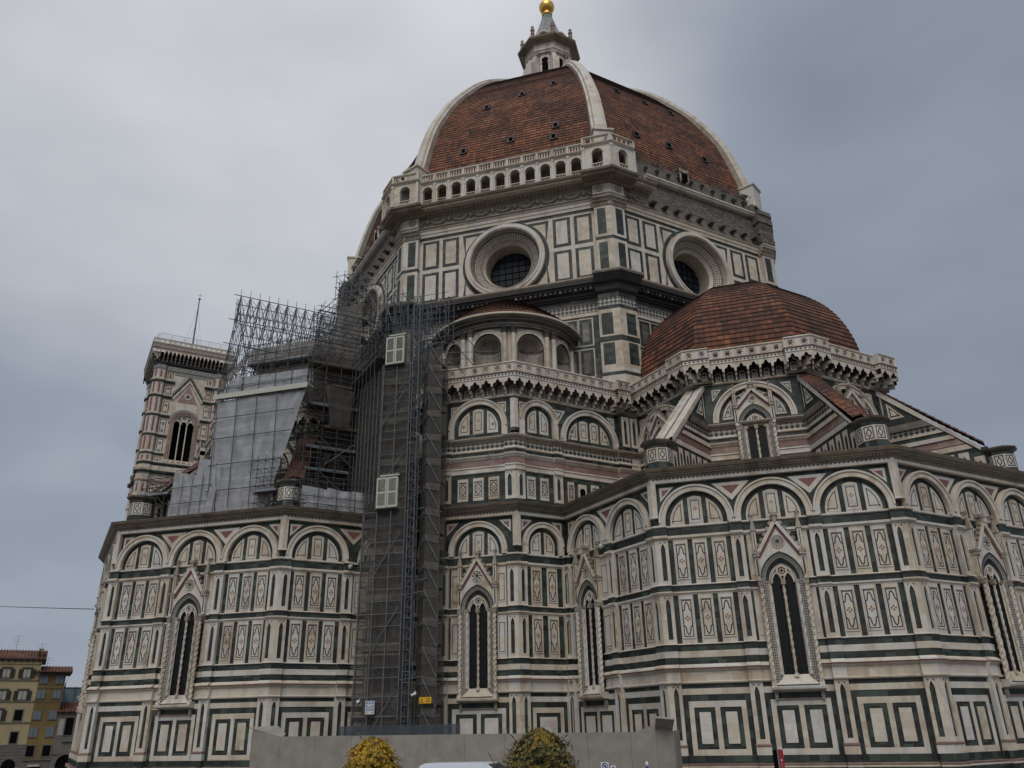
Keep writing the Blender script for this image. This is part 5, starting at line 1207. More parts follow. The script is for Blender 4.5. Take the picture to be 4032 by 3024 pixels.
# ---------------------------------------------------------------- bell tower
def bell_tower():
    bt=empty('bell_tower',(-101.4,50.5,-4)); tag(bt,'tall square bell tower in white, pink and green marble standing behind the scaffolded tribune','bell tower')
    c=Vector((-101.4,50.5)); H=7.2
    mb=MB()
    B=[(48.0,.25,WH),(50.9,.1,WH),(51.3,.3,PK),(52.2,.2,WH),(53.3,.9,GR),(54.2,.3,WH),(55.2,.5,GR),(57.4,.15,GR),(61.6,.25,GR),(66.2,.3,GR),(70.7,.35,GR),(74.3,.4,GR)]
    for a in (-45,-135,135,45):
        f=FR(mb,c+vec(a)*H-Vector((-vec(a).y,vec(a).x))*H,a); L=2*H
        hole=(a in(-45,-135,135,45))
        # wall with opening: pieces
        f.box(0,5.1,-6,79,-1,0,WH); f.box(9.3,L,-6,79,-1,0,WH); f.box(5.1,9.3,-6,56.6,-1,0,WH); f.box(4.6,9.8,58.2,69,-2.3,-2.2,'void')  # black panel added behind the opening stands in for the dark interior
        f.poly([(5.1,65.4),(5.1,79),(9.3,79),(9.3,65.4)]+arc(7.2,65.4,2.1,0,PI,12)[1:-1],-.02,0,WH,sides=False)
        f.poly([(5.1,65.4),(5.1,79),(9.3,79),(9.3,65.4)]+arc(7.2,65.4,2.1,0,PI,12)[1:-1],-1.02,-1,WH,sides=False)
        # frame of the three-light opening
        f.box(4.25,4.75,56.6,65.2,0,.35,PK); f.box(9.65,10.15,56.6,65.2,0,.35,PK); f.box(4.75,5.1,56.6,65.2,-.3,.2,'carved_stone'); f.box(9.3,9.65,56.6,65.2,-.3,.2,'carved_stone')
        f.ring(7.2,65.2,2.95,2.45,0,PI,0,.35,PK,20); f.ring(7.2,65.2,3.3,2.95,0,PI,0,.4,'lozenge_inlay',20); f.ring(7.2,65.2,2.45,2.1,0,PI,-.3,.2,'carved_stone',20)
        for x in (6.5,7.9): mb.tube(f.p(x,56.7,-.3),f.p(x,65.2,-.3),.13,WH,8); f.box(x-.2,x+.2,65.0,65.4,-.5,-.1,WH)
        for x in (5.8,7.2,8.6): f.ring(x,65.3,.72,.52,0,PI,-.45,-.15,WH,8)
        f.poly([(5.1,65.9),(9.3,65.9)]+arc(7.2,65.4,2.1,.24,PI-.24,12),-.3,-.2,WH,sides=False); f.ring(7.2,66.6,.35,.2,0,2*PI,-.2,-.15,'void',8,False); f.ring(6.2,66.3,.25,.1,0,2*PI,-.2,-.15,'void',8,False); f.ring(8.2,66.3,.25,.1,0,2*PI,-.2,-.15,'void',8,False)
        f.box(4.2,10.2,55.3,56.6,0,.5,WH); 
        for x in (5,6.1,7.2,8.3,9.4): f.box(x-.3,x+.3,55.6,56.3,.5,.51,PK)
        # gable
        for s in(-1,1):
            def bar(w0,w1,d,m_):
                x0,z0,x1,z1=7.2+s*3.1,70.6,7.2,75.3; l=math.hypot(x1-x0,z1-z0); nx,nz=s*(z1-z0)/l,abs(x1-x0)/l
                f.poly([(x0+nx*w0,z0+nz*w0),(x1,z1+w0*1.7),(x1,z1+w1*1.7),(x0+nx*w1,z0+nz*w1)],0,d,m_)
            bar(-.1,.28,.3,WH); bar(.28,.8,.02,GR); bar(.8,1.15,.03,'lozenge_inlay')
        f.poly([(5.1,70.3),(9.3,70.3),(7.2,74.4)],0,.1,PK); f.ring(7.2,71.7,.75,.45,0,2*PI,.1,.2,WH,16); f.ring(7.2,71.7,.45,.2,0,2*PI,.1,.14,GR,12,False)
        for s in(-1,1): f.poly([(7.2+s*3.0,76.2),(7.2+s*1.1,76.2),(7.2+s*3.0,73.6)],0,.05,WH); 
        f.box(3.75,10.65,76.5,77.2,0,.06,'lozenge_inlay')
        for u0 in (2.45,11.0):
            w=.95
            for z0,z1 in ((75.2,76.8),(71.2,73.7),(66.7,69.8),(62.2,65.6),(57.7,61.0),(55.4,56.9),(48.2,50.6)):
                f.box(u0-.15,u0+w+.15,z0-.15,z1+.15,0,.05,GR); f.box(u0,u0+w,z0,z1,.05,.09,WH)
                um=u0+w/2
                if z1-z0<1.8: f.box(u0+.25,u0+w-.25,z0+.25,z1-.25,.09,.1,RD)
                else:
                    for k in range(2): f.ring(um,z0+(z1-z0)*(k+.5)/2,.33,.14,0,2*PI,.09,.1,GR,8,False)
        for z0,d,m_ in B:
            for q0,q1 in (((0,L),) if z0<57 else ((0,4.0),(10.4,L))): f.band(q0,q1,[(z0,0),(z0,d),(z0+.3,d+.12),(z0+.5,d),(z0+.5,0)],m_); f.band(q0,q1,[(z0+.5,0),(z0+.5,d+.05),(z0+.8,d+.08),(z0+.8,0)],WH)
        f.box(0,L,53.6,54.2,0,.35,'ring_inlay'); f.box(2.4,12,51.6,52.2,0,.1,'star_inlay')
        # storey below
        for u0,w in ((2.6,1.2),(10.6,1.2)): f.box(u0,u0+w,44.5,50.5,0,.06,GR); f.box(u0+.2,u0+w-.2,44.8,50.2,.06,.1,WH)
        # top: mouldings, brackets
        f.band(0,L,[(77.4,0),(77.4,.3),(78.4,.3)],'lozenge_inlay',0,0); f.band(0,L,[(78.4,.0),(78.4,.35),(78.7,.3),(78.72,.6),(79.0,.65),(79.0,0)],GR)
        f.band(-.3,L+.3,[(79,.3),(79.1,.5)],WH); f.box(0,L,79,81.6,0,.32,'dark_shade_stone')
        n=21; d1=1.75; x0,x1=-d1,L+d1; st=(x1-x0)/n
        for i in range(n+1):
            x=x0+i*st; xx=min(max(x,x0+.12),x1-.12)
            f.poly([(xx-.12,79.2),(xx+.12,79.2),(xx+.12,80.8),(xx-.12,80.8)],.3,.75+.0,'carved_stone'); f.box(xx-.12,xx+.12,79.8,80.9,.75,1.2,'carved_stone'); f.box(xx-.12,xx+.12,80.3,80.9,1.2,1.6,'carved_stone')
        for i in range(n):
            a=x0+i*st; cc=a+st/2; h=st/2-.12
            f.poly([(a,80.6),(cc-h,80.6),(cc-h,80.8),(cc,81.45),(cc+h,80.8),(cc+h,80.6),(a+st,80.6),(a+st,81.6),(a,81.6)],d1-.2,d1,WH,sides=False)
        f.band(0,L,[(81.55,d1-.3),(81.55,d1+.02),(82.0,d1+.05)],PK,1,1,ends=False); f.band(0,L,[(82.0,d1+.05),(82.05,d1+.15),(82.15,d1+.15)],WH,1,1,ends=False)
        f.band(0,L,[(82.15,d1+.08),(82.9,d1+.08)],'ring_inlay',1,1,ends=False); f.band(0,L,[(82.9,d1+.1),(83.0,d1+.25),(83.05,d1+.0)],WH,1,1,ends=False)
        n=16; x0,x1=-d1,L+d1; st=(x1-x0)/n
        for i in range(n): f.holeplate(x0+i*st,x0+(i+1)*st,83.05,84.1,x0+(i+.5)*st,83.55,lambda t:.2+.08*math.cos(4*t),d1,WH,16)
        f.band(0,L,[(84.05,d1-.2),(84.05,d1+.08),(84.2,d1+.1),(84.25,d1-.2)],WH,1,1,ends=False)
        f.band(0,L,[(80.9,.2),(80.91,d1)],'dark_shade_stone',1,1,ends=False)
        f.box(1,L-1,56,69,-3.9,-3.8,'void') if a in(135,45) else None  # black sheet added on the far sides, painting the unlit belfry
    # corner turrets
    for sx in(-1,1):
        for sy in(-1,1):
            p=c+vec(-45)*H*.88*sx+vec(45)*H*.88*sy
            def oc(r,z,off=22.5): return [Vector((p.x+r*math.cos(R(off+45*k)),p.y+r*math.sin(R(off+45*k)),z)) for k in range(8)]
            prof=[(1.62,-6,WH)]
            for z0,d,m_ in B: prof+=[(1.62,z0,m_),(1.62+d*.8,z0+.1,m_),(1.62+d*.8,z0+.45,WH),(1.66+d*.8,z0+.7,WH),(1.62,z0+.85,WH)]
            prof+=[(1.62,77.4,'lozenge_inlay'),(1.8,77.45,'lozenge_inlay'),(1.8,78.4,GR),(2.0,78.6,GR),(2.1,79.0,'carved_stone'),(.5,79.05,WH)]
            for (ra,za,ma),(rb,zb_,_) in zip(prof,prof[1:]):
                A,Bq=oc(ra,za),oc(rb,zb_)
                for k in range(8): mb.face([A[k],A[(k+1)%8],Bq[(k+1)%8],Bq[k]],ma)
            zs=sorted([48.0]+[z+.9 for z,_,_ in B[3:]]+[77.2]); zt=[b[0] for b in B[3:]]+[77.2]
            for k in range(8):
                aa=45*k; ff=FR(mb,(p.x+math.cos(R(aa))*1.5,p.y+math.sin(R(aa))*1.5),aa)
                for z0,z1 in ((49,50.7),(58.4,61.3),(62.5,65.9),(67.2,70.4),(71.7,74.0),(75.4,77.0),(55.9,57.1)): ff.box(-.22,.22,z0,z1,-.02,.015,RD); ff.stroke([(-.42,z0-.15),(.42,z0-.15),(.42,z1+.15),(-.42,z1+.15)],.05,.012,PK)
    mb.build('shaft',bt)
    m=MB(); m.face([(c.x+8.5*math.cos(R(90*k)),c.y+8.5*math.sin(R(90*k)),83.1) for k in range(4)],'dark_shade_stone'); m.lathe((c.x,c.y,83.1),[(3.2,0),(2.8,1.0),(.6,2.0),(.5,2.2)],'small_roof_tile',4); m.build('tower_roof',bt)
    m=MB(); 
    m.tube((c.x,c.y,84),(c.x,c.y,100.3),.2,'rusty_tube',8,.12); m.lathe((c.x,c.y,100.3),[(0,0),(.3,.2),(.3,.4),(0,.6)],'rusty_tube',8); m.tube((c.x,c.y,100.8),(c.x,c.y,102.2),.04,'rusty_tube'); m.tube((c.x-.35,c.y-.35,101.6),(c.x+.35,c.y+.35,101.6),.04,'rusty_tube')
    for k in range(4):
        a=R(45+90*k); m.tube((c.x+2.6*math.cos(a),c.y+2.6*math.sin(a),84.2),(c.x,c.y,93),.025,'rusty_tube',3); m.tube((c.x+2.6*math.cos(a),c.y+2.6*math.sin(a),84.2),(c.x,c.y,98),.02,'rusty_tube',3)
    m.build('flagpole',bt)
    m=MB()
    for a in (-45,-135,135,45):
        f=FR(m,c+vec(a)*8.2-Vector((-vec(a).y,vec(a).x))*8.2,a)
        m.face([f.p(0,84.2,.4),f.p(16.4,84.2,.4),f.p(15.9,85.9,-.1),f.p(.5,85.9,-.1)],'safety_net')
        for i in range(7): m.tube(f.p(i*16.4/6,84.2,.4),f.p(.5+i*15.4/6,85.9,-.1),.035,'steel_tube',4)
        m.tube(f.p(.5,85.9,-.1),f.p(15.9,85.9,-.1),.03,'steel_tube',4)
    m.build('safety_fence',bt)
    for dx,dz in ((-1.3,61.5),(1.4,60.2),(0,63)):
        m=MB(); m.lathe((c.x+dx,c.y+dx*.3,dz),[(.9,0),(.75,.25),(.55,.9),(.45,1.3),(0,1.5)],'dark_shade_stone',14); m.tube((c.x+dx,c.y+dx*.3,dz+1.5),(c.x+dx,c.y+dx*.3,66),.06,'dark_shade_stone'); m.build('bell',bt)
bell_tower()
# ---------------------------------------------------------------- scaffolding
class TB:
    def __init__(s): s.L=[]
    def add(s,a,b,r=.04,m='steel_tube'): s.L.append((Vector(a),Vector(b),r,m))
    def build(s,parent,name='scaffold_tube'):
        s.L.sort(key=lambda t:-(t[0]-t[1]).length)
        for a,b,r,m_ in s.L[:100]: mb=MB(); mb.tube(a,b,r,m_,5); mb.build(name,parent)
        if s.L[100:]:
            mb=MB()
            for a,b,r,m_ in s.L[100:]: mb.tube(a,b,r,m_,4,cap=False)
            o=mb.build('tube_lattice',parent); o['kind']='stuff'
    def grid(s,A,B,z0,z1,du,dz,depth=None,r=.04,m='steel_tube',brace=.25,jit=.15,ext=.35):
        A=Vector((A[0],A[1],0)); B=Vector((B[0],B[1],0)); n=max(1,round((B-A).length/du)); d=(B-A).normalized()
        offs=[Vector((0,0,0))]+([Vector((depth[0],depth[1],0))] if depth else [])
        k=max(1,round((z1-z0)/dz))
        for o in offs:
            for i in range(n+1):
                p=A+(B-A)*i/n+o; s.add(p+Vector((0,0,z0-rnd.random()*ext)),p+Vector((0,0,z1+rnd.random()*ext*2)),r,m)
            for j in range(k+1):
                z=z0+(z1-z0)*j/k; s.add(A+o-d*(rnd.random()*ext+.1)+Vector((0,0,z)),B+o+d*(rnd.random()*ext+.1)+Vector((0,0,z)),r,m)
                if rnd.random()<.5: s.add(A+o+Vector((0,0,z+dz*.5)),B+o+Vector((0,0,z+dz*.5)),r*.85,m)
            for i in range(n):
                for j in range(k):
                    if rnd.random()<brace:
                        p,q=A+(B-A)*i/n+o,A+(B-A)*(i+1)/n+o; za,zb=z0+(z1-z0)*j/k,z0+(z1-z0)*(j+1)/k
                        if rnd.random()<.5: za,zb=zb,za
                        s.add(p+Vector((0,0,za)),q+Vector((0,0,zb)),r*.85,m)
        if depth:
            for i in range(n+1):
                for j in range(k+1):
                    p=A+(B-A)*i/n; z=Vector((0,0,z0+(z1-z0)*j/k)); s.add(p+z-offs[1]*.12,p+z+offs[1]*1.12,r*.85,m)
def sheet(parent,P,mat,name='sheeting',nu=14,nv=14,amp=.12,seed=0,uvs=1.):
    """rippled cloth between four corners bl, br, tr, tl"""
    bl,br,tr,tl=[Vector(p) for p in P]; mb=MB(); n=(br-bl).cross(tl-bl).normalized()
    def pt(i,j):
        u,v=i/nu,j/nv; p=(bl*(1-u)+br*u)*(1-v)+(tl*(1-u)+tr*u)*v
        h=mnoise.noise(Vector((u*nu*.45+seed,v*nv*.3,seed*1.7)))*amp+ .4*amp*mnoise.noise(Vector((u*nu*1.3,v*nv*.6+seed,4)))
        return p+n*h
    W_,H_=(br-bl).length,(tl-bl).length
    for i in range(nu):
        for j in range(nv):
            mb.face([pt(i,j),pt(i+1,j),pt(i+1,j+1),pt(i,j+1)],mat,[(i/nu*W_+seed,j/nv*H_),((i+1)/nu*W_+seed,j/nv*H_),((i+1)/nu*W_+seed,(j+1)/nv*H_),(i/nu*W_+seed,(j+1)/nv*H_)],.5)
    return mb.build(name,parent,smooth=True)
def deck(parent,A,B,z,w,dirv,mat='plank',edge='deck_alu'):
    mb=MB(); A=Vector((A[0],A[1],z)); B=Vector((B[0],B[1],z)); o=Vector((dirv[0],dirv[1],0))*w; up=Vector((0,0,.06))
    mb.face([A,B,B+o,A+o],mat); mb.face([A+up,B+up,B+o+up,A+o+up],mat); e=Vector((0,0,.22)); mb.face([A,B,B+e,A+e],edge); mb.face([A+o,B+o,B+o+e,A+o+e],edge); return mb.build('deck',parent)
n45=vec(-45); t45=vec(45); n135=vec(-135); t135=vec(-45)   # outward normals and wall directions
# --- scaffold round the southern tribune
sc=empty('tribune_scaffold',(-20,-36,18)); tag(sc,'steel pipe scaffold hung with pale grey sheets wrapping the left tribune','scaffold')
tb=TB()
tb.grid((-23.3,-39.4),(-15.2,-39.4),18.4,29.2,1.95,1.95,(0,1.3),.035,'rusty_tube',.05); tb.grid((-26.8,-39.4),(-24.0,-39.4),18.4,22.0,1.4,1.8,(0,1.3),.035,'rusty_tube',.05)
tb.grid((-25,-36.6),(-15.3,-36.6),29.2,33.6,1.6,1.0,(0,1.4),.032,'rusty_tube',.08)
tb.grid((-24.2,-34.7),(-16.6,-34.7),33.4,36.8,1.5,1.1,(0,1.2),.035,'rusty_tube',.3)
cA=Vector((-14.9,-39.0)); 
P1=Vector((-15.2,-37.8)); P2=P1+t45*9.5
tb.grid(P1,P2,20.5,33.5,1.45,1.0,(-n45.x*1.3,-n45.y*1.3),.035,'rusty_tube',.12)
P3=Vector((-15.6,-36.4)); tb.grid(P3,P3+t45*6.5,33,38.5,1.3,1.0,(-n45.x,-n45.y),.035,'rusty_tube',.25)
P4=Vector((-14.2,-40.6)); tb.grid(P4,P4+t45*6.8,18.2,20.6,1.5,.95,None,.035,'rusty_tube',.0)
tb.grid((-29.6,-39.9),(-27.2,-39.9),18.3,22.2,.8,.8,(0,1.2),.03,'rusty_tube',.25)
tb.grid((-18.0,-40.3),(-15.9,-40.3),18.3,22.6,.7,.7,(0,1.1),.03,'rusty_tube',.1)
tb.grid((-13.9,-40.2),(-13.0,-39.4),18.5,24,.6,.9,None,.03,'rusty_tube',.1)
# big crossed braces
for z in (22.5,25.5): tb.add((*(P1+t45*1.2),z),(*(P1+t45*5.2),z-3.2),.04); 
tb.add((*(P1+t45*4.4),25.2),(*(P1+t45*1.8),23),.04)
for x in (-23.2,-21.2,-19.2,-17.2): tb.add((x+.35,-39.78,19),(x,-39.78,28.8),.035,'rusty_tube')
for z in (20.6,22.9,25.3,27.2): tb.add((-23.3,-39.78,z),(-15.4-(.9 if z<24 else 0),-39.78,z),.035,'rusty_tube')
for x in (-25.6,-24.6,-23.6): tb.add((x,-39.8,18.6),(x,-39.8,22.2),.03,'rusty_tube')
tb.add((-26.9,-39.8,21.2),(-22.6,-39.8,21.2),.03,'rusty_tube'); tb.add((-26.9,-39.8,19.8),(-22.6,-39.8,19.8),.03,'rusty_tube')
for i in range(6): x=-24.6+1.7*i; tb.add((x,-36.85,30.8),(x,-36.85,32.6),.035,'rusty_tube')
tb.add((-25,-36.85,31.6),(-15.6,-36.85,31.6),.03,'rusty_tube')
for i in range(6): x=-23.6+1.35*i; tb.add((x,-34.95,34.6),(x,-34.95,36.8),.03,'rusty_tube')
tb.add((-24.2,-34.95,35.6),(-16.4,-34.95,35.6),.03,'rusty_tube')
for i in range(5): tb.add((*(P4+n45*.25+t45*(.4+1.55*i)),18.2),(*(P4+n45*.25+t45*(.4+1.55*i)),20.3),.03,'rusty_tube')
for z in (18.7,19.3): tb.add((*(P4+n45*.25),z),(*(P4+n45*.25+t45*6.8),z),.03,'rusty_tube')
tb.build(sc)
sheet(sc,[(-22.0,-39.55,18.4),(-17.5,-39.55,18.4),(-14.6,-39.55,28.9),(-23.4,-39.55,28.9)],'light_sheet',nu=24,nv=24,amp=.16,seed=1)
sheet(sc,[(-23.4,-39.5,24.0),(-22.0,-39.5,18.4),(-22.0,-39.5,23.5),(-23.4,-39.5,28.8)],'light_sheet',nu=8,nv=16,amp=.12,seed=9)
sheet(sc,[(-26.8,-39.6,18.5),(-22.2,-39.6,18.5),(-24.6,-39.6,22.3),(-26.7,-39.6,22.7)],'light_sheet',nu=12,nv=10,amp=.14,seed=3)
sheet(sc,[(-24.7,-39.65,18.6),(-22.1,-39.65,18.6),(-22.6,-39.65,23.3),(-24.3,-39.65,23.8)],'light_sheet',nu=10,nv=12,amp=.14,seed=5)
sheet(sc,[(-22.95,-39.9,18.6),(-22.25,-39.9,18.6),(-22.05,-39.9,20.9),(-22.75,-39.9,20.9)],'light_sheet',nu=4,nv=6,amp=.05,seed=7)
sheet(sc,[(-25.3,-36.7,30.8),(-15.6,-36.7,30.9),(-15.7,-36.7,32.4),(-24.2,-36.7,32.5)],'light_sheet',nu=20,nv=5,amp=.1,seed=11)
sheet(sc,[(-24.2,-34.8,34.8),(-16.55,-34.8,34.9),(-16.5,-34.8,36.4),(-24.0,-34.8,36.3)],'brown_net',nu=16,nv=5,amp=.12,seed=13)
q=Vector((-16.5,-34.8)); sheet(sc,[(*q,34.9),(*(q+t45*1.6),35.0),(*(q+t45*1.6),36.6),(*q,36.45)],'brown_net',nu=5,nv=5,amp=.08,seed=15)
sheet(sc,[(-26.2,-36.2,31.4),(-24.2,-34.9,34.8),(-24.0,-34.8,36.3),(-25.6,-35.6,33.6)],'brown_net',nu=5,nv=6,amp=.08,seed=16)
q=P4+n45*.08; 
for k in range(3): a=q+t45*(.6+k*2.1); b=q+t45*(.6+(k+1)*2.1); sheet(sc,[(*a,18.4),(*b,18.35-.1*k),(*b,20.0),(*a,20.15)],'light_sheet',nu=10,nv=6,amp=.2,seed=20+k)
q=P1+n45*.1; a=q+t45*1.4; b=q+t45*4.0; sheet(sc,[(*(q+t45*2.0),26.6),(*(q+t45*3.8),26.6),(*b,30.2),(*a,30.4)],'dark_net',nu=6,nv=8,amp=.15,seed=30)
# dark netting added in place of the shade behind the open part, hiding the wall
q=P1-n45*1.6; sheet(sc,[(*(q+t45*1.9),18.4),(*(q+t45*9.5),18.4),(*(q+t45*9.5),34),(*(q+t45*1.9),34)],'dark_net',name='inner_shade_net',nu=14,nv=14,amp=.3,seed=31)
q=P1-n45*1.2; sheet(sc,[(*(q+t45*.2),27.4),(*(q+t45*9.0),27.4),(*(q+t45*9.0),34),(*(q+t45*.2),34)],'dark_net',name='inner_shade_net',nu=14,nv=14,amp=.3,seed=33)
sheet(sc,[(-24.5,-35.2,30.6),(-15.8,-35.2,30.8),(-16.6,-34.2,35.0),(-23.4,-34.2,34.8)],'dark_net',name='inner_shade_net',nu=14,nv=6,amp=.15,seed=35)
for z,a,b in ((22.4,0,4.0),(24.4,0,7.5),(26.4,1.5,8),(28.4,0,8),(30.4,2,8),(32.4,0,8)): deck(sc,P1+t45*a,P1+t45*b,z,1.3,-n45,'plank','deck_alu' if z in(22.4,24.4,28.4) else 'plank')
deck(sc,(-18.2,-40.4),(-16,-40.4),19.9,1.0,(0,1)); deck(sc,(-29.8,-40.0),(-26.8,-40.0),20.7,1.3,(0,1)); deck(sc,(-24.2,-34.8),(-16.6,-34.8),34.7,2.0,(0,1))
m=MB(); m.wbox((-19.0,-39.3,29.45),(9.4,1.0,.16),'shutter_paint',0); m.wbox((-19.0,-39.78,29.28),(9.4,.08,.42),'shutter_paint',0); m.build('rain_canopy',sc)
# --- lattice of the temporary roof
lt=empty('roof_lattice',(-27,-27,30)); tag(lt,'open bluish lattice of scaffold trusses standing against the sky above the left tribune','scaffold')
tb=TB(); ax=vec(-135); wv=vec(-45)
def LP(s,w,z): p=ax*s+wv*w; return Vector((p.x,p.y,z))
N=9
for i in range(N+1):
    s=42.0-i*(9.2/N)
    top=LP(s,0,46.1)
    for sg in(1,-1):
        e=LP(s,sg*9.5,35.6)
        tb.add(top,e,.05); tb.add(top-Vector((0,0,1.9)),LP(s,sg*8.6,34.6),.045)
        for k in range(3):
            a=top.lerp(e,k/3); b=(top-Vector((0,0,1.9))).lerp(LP(s,sg*8.6,34.6),(k+.5)/3); c_=top.lerp(e,(k+1)/3); tb.add(a,b,.032); tb.add(b,c_,.032)
    if i<N:
        s2=42.0-(i+1)*(9.2/N)
        for k in range(0,6,3):
            for sg in(1,-1): tb.add(LP(s,sg*9.5*k/6,46.1-10.5*k/6),LP(s2,sg*9.5*(k+2)/6,46.1-10.5*(k+2)/6),.03); tb.add(LP(s2,sg*9.5*k/6,46.1-10.5*k/6),LP(s,sg*9.5*(k+2)/6,46.1-10.5*(k+2)/6),.03)
    tb.add(LP(s,0,46.9),LP(s,0,44),.035)
for k in range(6):
    w=9.5*k/5; z=46.1-10.5*k/5
    for sg in ((1,-1) if k else (1,)): tb.add(LP(42.7,sg*w,z),LP(32.3,sg*w,z),.05)
    
# supporting frames at the outer end and on the camera side
for i in range(10):
    w=9.6-i*1.1; tb.add(LP(42.3,w,31 if w<8 else 27),LP(42.3,w,46.1-10.5*abs(w)/9.5),.032)
for j in range(5,14): z=24+j*1.55; tb.add(LP(42.3,10,z),LP(42.3,max(-.3,0 if z<36 else 0),z),.028) if z<36 else tb.add(LP(42.3,(46.1-z)/1.105,z),LP(42.3,0,z),.028)
for i in range(9):
    s=42.2-i*1.15; tb.add(LP(s,9.7,28 if i else 26),LP(s,9.7,36.2),.032)
for j in range(2,10): z=25.5+j*1.15; tb.add(LP(42.8,9.7,z),LP(33,9.7,z),.028)
# riser towards the drum
for i in range(7):
    t=i/6; s=33.4-2.6*t; z=45.2+3.6*t
    for w in (-1,0,1.2,2.4): tb.add(LP(s,w,36),LP(s,w,z+rnd.random()*.6-.9*abs(w)),.035)
    for w in (0,1.2): tb.add(LP(s,w,z-1),LP(s-.6,w+1.2,z-3.2),.03); tb.add(LP(s,w+1.2,z-2),LP(s,w,z-4),.03)
for j in range(7): z=38+j*1.4; tb.add(LP(33.8,.0,z),LP(30.4,0,z),.035); tb.add(LP(33.8,1.2,z),LP(30.4,1.2,z),.03); tb.add(LP(33.2,-1,z),LP(33.2,2.6,z),.03)
tb.add(LP(33.8,0,45.4),LP(30.6,0,49.4),.045); tb.add(LP(33.8,1.2,44.4),LP(30.6,1.2,48.4),.04)
tb.build(lt,'truss_tube')
# --- scaffold at the drum corner
ds=empty('drum_scaffold',(-14,-31,20)); tag(ds,'tangled pipe scaffold with brown netting climbing the drum corner left of the gallery','scaffold')
tb=TB()
tb.grid((-16.8,-31.2),(-13.7,-31.2),31,44.5,1.0,1.35,(0,1.3),.038,'rusty_tube',.45)
tb.grid((-13.7,-31.2),(-9.6,-31.2),31,42.0,.85,1.2,(0,1.5),.035,'steel_tube',.5)
tb.grid((-16.5,-32.4),(-13.8,-32.4),42,44.6,.9,1.2,(0,1.5),.035,'steel_tube',.5)
tb.grid((-9.6,-32.6),(-6.2,-32.6),34,39.2,.9,1.3,(0,1.2),.035,'steel_tube',.35)
tb.grid((-9.9,-31.5),(-4.8,-31.5),36.3,38.0,1.0,1.0,None,.035,'steel_tube',.1,ext=1.6)
tb.grid((-6.0,-36.6),(-2.6,-36.6),33.6,37.5,.85,1.2,(0,1.3),.035,'steel_tube',.35)
for i in range(46):
    x=-16.5+rnd.random()*7.5; y=-31.6-rnd.random()*1.2; z=35+rnd.random()*8; tb.add((x,y,z),(x+rnd.uniform(-1.6,1.6),y+rnd.uniform(-.5,.5),z+rnd.uniform(1,3)),.03)
# stepping gantry above the net tower
for i in range(9):
    p=Vector((-14.0,-33.6))+t135*(i*1.02); z=31.2+.0*i
    tb.add((*p,28.8),(*p,33.0+rnd.random()),.035,'rusty_tube'); tb.add((*(p-n135*1.1),29.5),(*(p-n135*1.1),33.2+rnd.random()),.035,'rusty_tube'); tb.add((*p,31.0),(*(p-n135*1.1),31.0),.03,'rusty_tube')
for z in (30.6,31.4,32.2,32.9):
    a=Vector((-14.2,-33.4)); b=a+t135*9.0; tb.add((*a,z),(*b,z),.035,'rusty_tube'); tb.add((*(a-n135*1.1),z),(*(b-n135*1.1),z),.035,'rusty_tube')
tb.build(ds)
sheet(ds,[(-16.4,-31.35,31.5),(-13.7,-31.35,31.5),(-13.9,-31.35,41.5),(-16.7,-31.35,41.5)],'brown_net',nu=6,nv=14,amp=.12,seed=40)
sheet(ds,[(-13.7,-31.3,33),(-10.2,-31.3,33),(-10.2,-31.3,36.6),(-13.9,-31.3,36.8)],'dark_net',nu=8,nv=6,amp=.12,seed=41)
q=Vector((-16.7,-31.3)); sheet(ds,[(-19.2,-30.4,35.6),(-16.7,-31.3,34.5),(-16.7,-31.3,40.5),(-18.8,-30.2,37.8)],'dark_net',nu=5,nv=6,amp=.1,seed=42)
for z in (33.6,35.5,37.7,39.8): deck(ds,(-16.7,-31.2),(-13.7,-31.2),z,1.3,(0,1),'plank','deck_alu')
deck(ds,(-13.0,-31.3),(-10.2,-31.3),34.6,1.5,(0,1)); deck(ds,Vector((-14.0,-33.6)),Vector((-14.0,-33.6))+t135*8.6,30.9,1.1,-n135,'plank','rusty_tube')
# --- net tower (left)
nt_=empty('netted_tower',(-9,-38,-1.6)); tag(nt_,'wide scaffold tower wrapped in dark see-through netting, left of the hoist mast','scaffold')
tb=TB()
tb.grid((-8.6,-39.05),(-4.95,-39.05),-1.6,17.6,1.2,1.9,(0,1.4),.045,'steel_tube',.0)
tb.grid((-7.3,-39.05),(-5.2,-39.05),17.8,33.2,1.05,1.9,(0,1.4),.045,'steel_tube',.0)
tb.grid(Vector((-7.3,-39.1)),Vector((-7.3,-39.1))-t135*8.0,18.2,30.6,1.35,2.0,(-n135.x*1.3,-n135.y*1.3),.04,'rusty_tube',.05)
for z0 in (2.2,7.5,13,19,25): tb.add((-7.3,-39.25,z0),(-5.1,-39.25,z0+2.6 if z0<18 else z0+4.2),.04)
for x in (-8.6,-7.4,-6.2,-5.0): tb.add((x,-39.42,-1.6),(x+.12,-39.42,17.4 if x<-7.4 else 30.2),.038,'net_tube')
z=.4
while z<30: tb.add((-8.75 if z<17 else -7.4,-39.42,z),(-4.95,-39.42,z),.03,'net_tube' if rnd.random()<.5 else 'steel_tube'); z+=rnd.choice((.7,1.3,.9))
for z0 in (2.5,8.3,14,20.5,26): tb.add((-7.4,-39.45,z0-1.5),(-5.2,-39.45,z0+1.9),.035,'net_tube')
q=Vector((-7.35,-39.4))
for i in range(9): tb.add((*(q-t135*(i*.95+.2)),18.7),(*(q-t135*(i*.95+.2)),30.4),.03,'net_tube')
for z in (20.5,24.4,28.2): tb.add((*(q-t135*8.0),z),(*q,z),.03,'steel_tube')
tb.build(nt_)
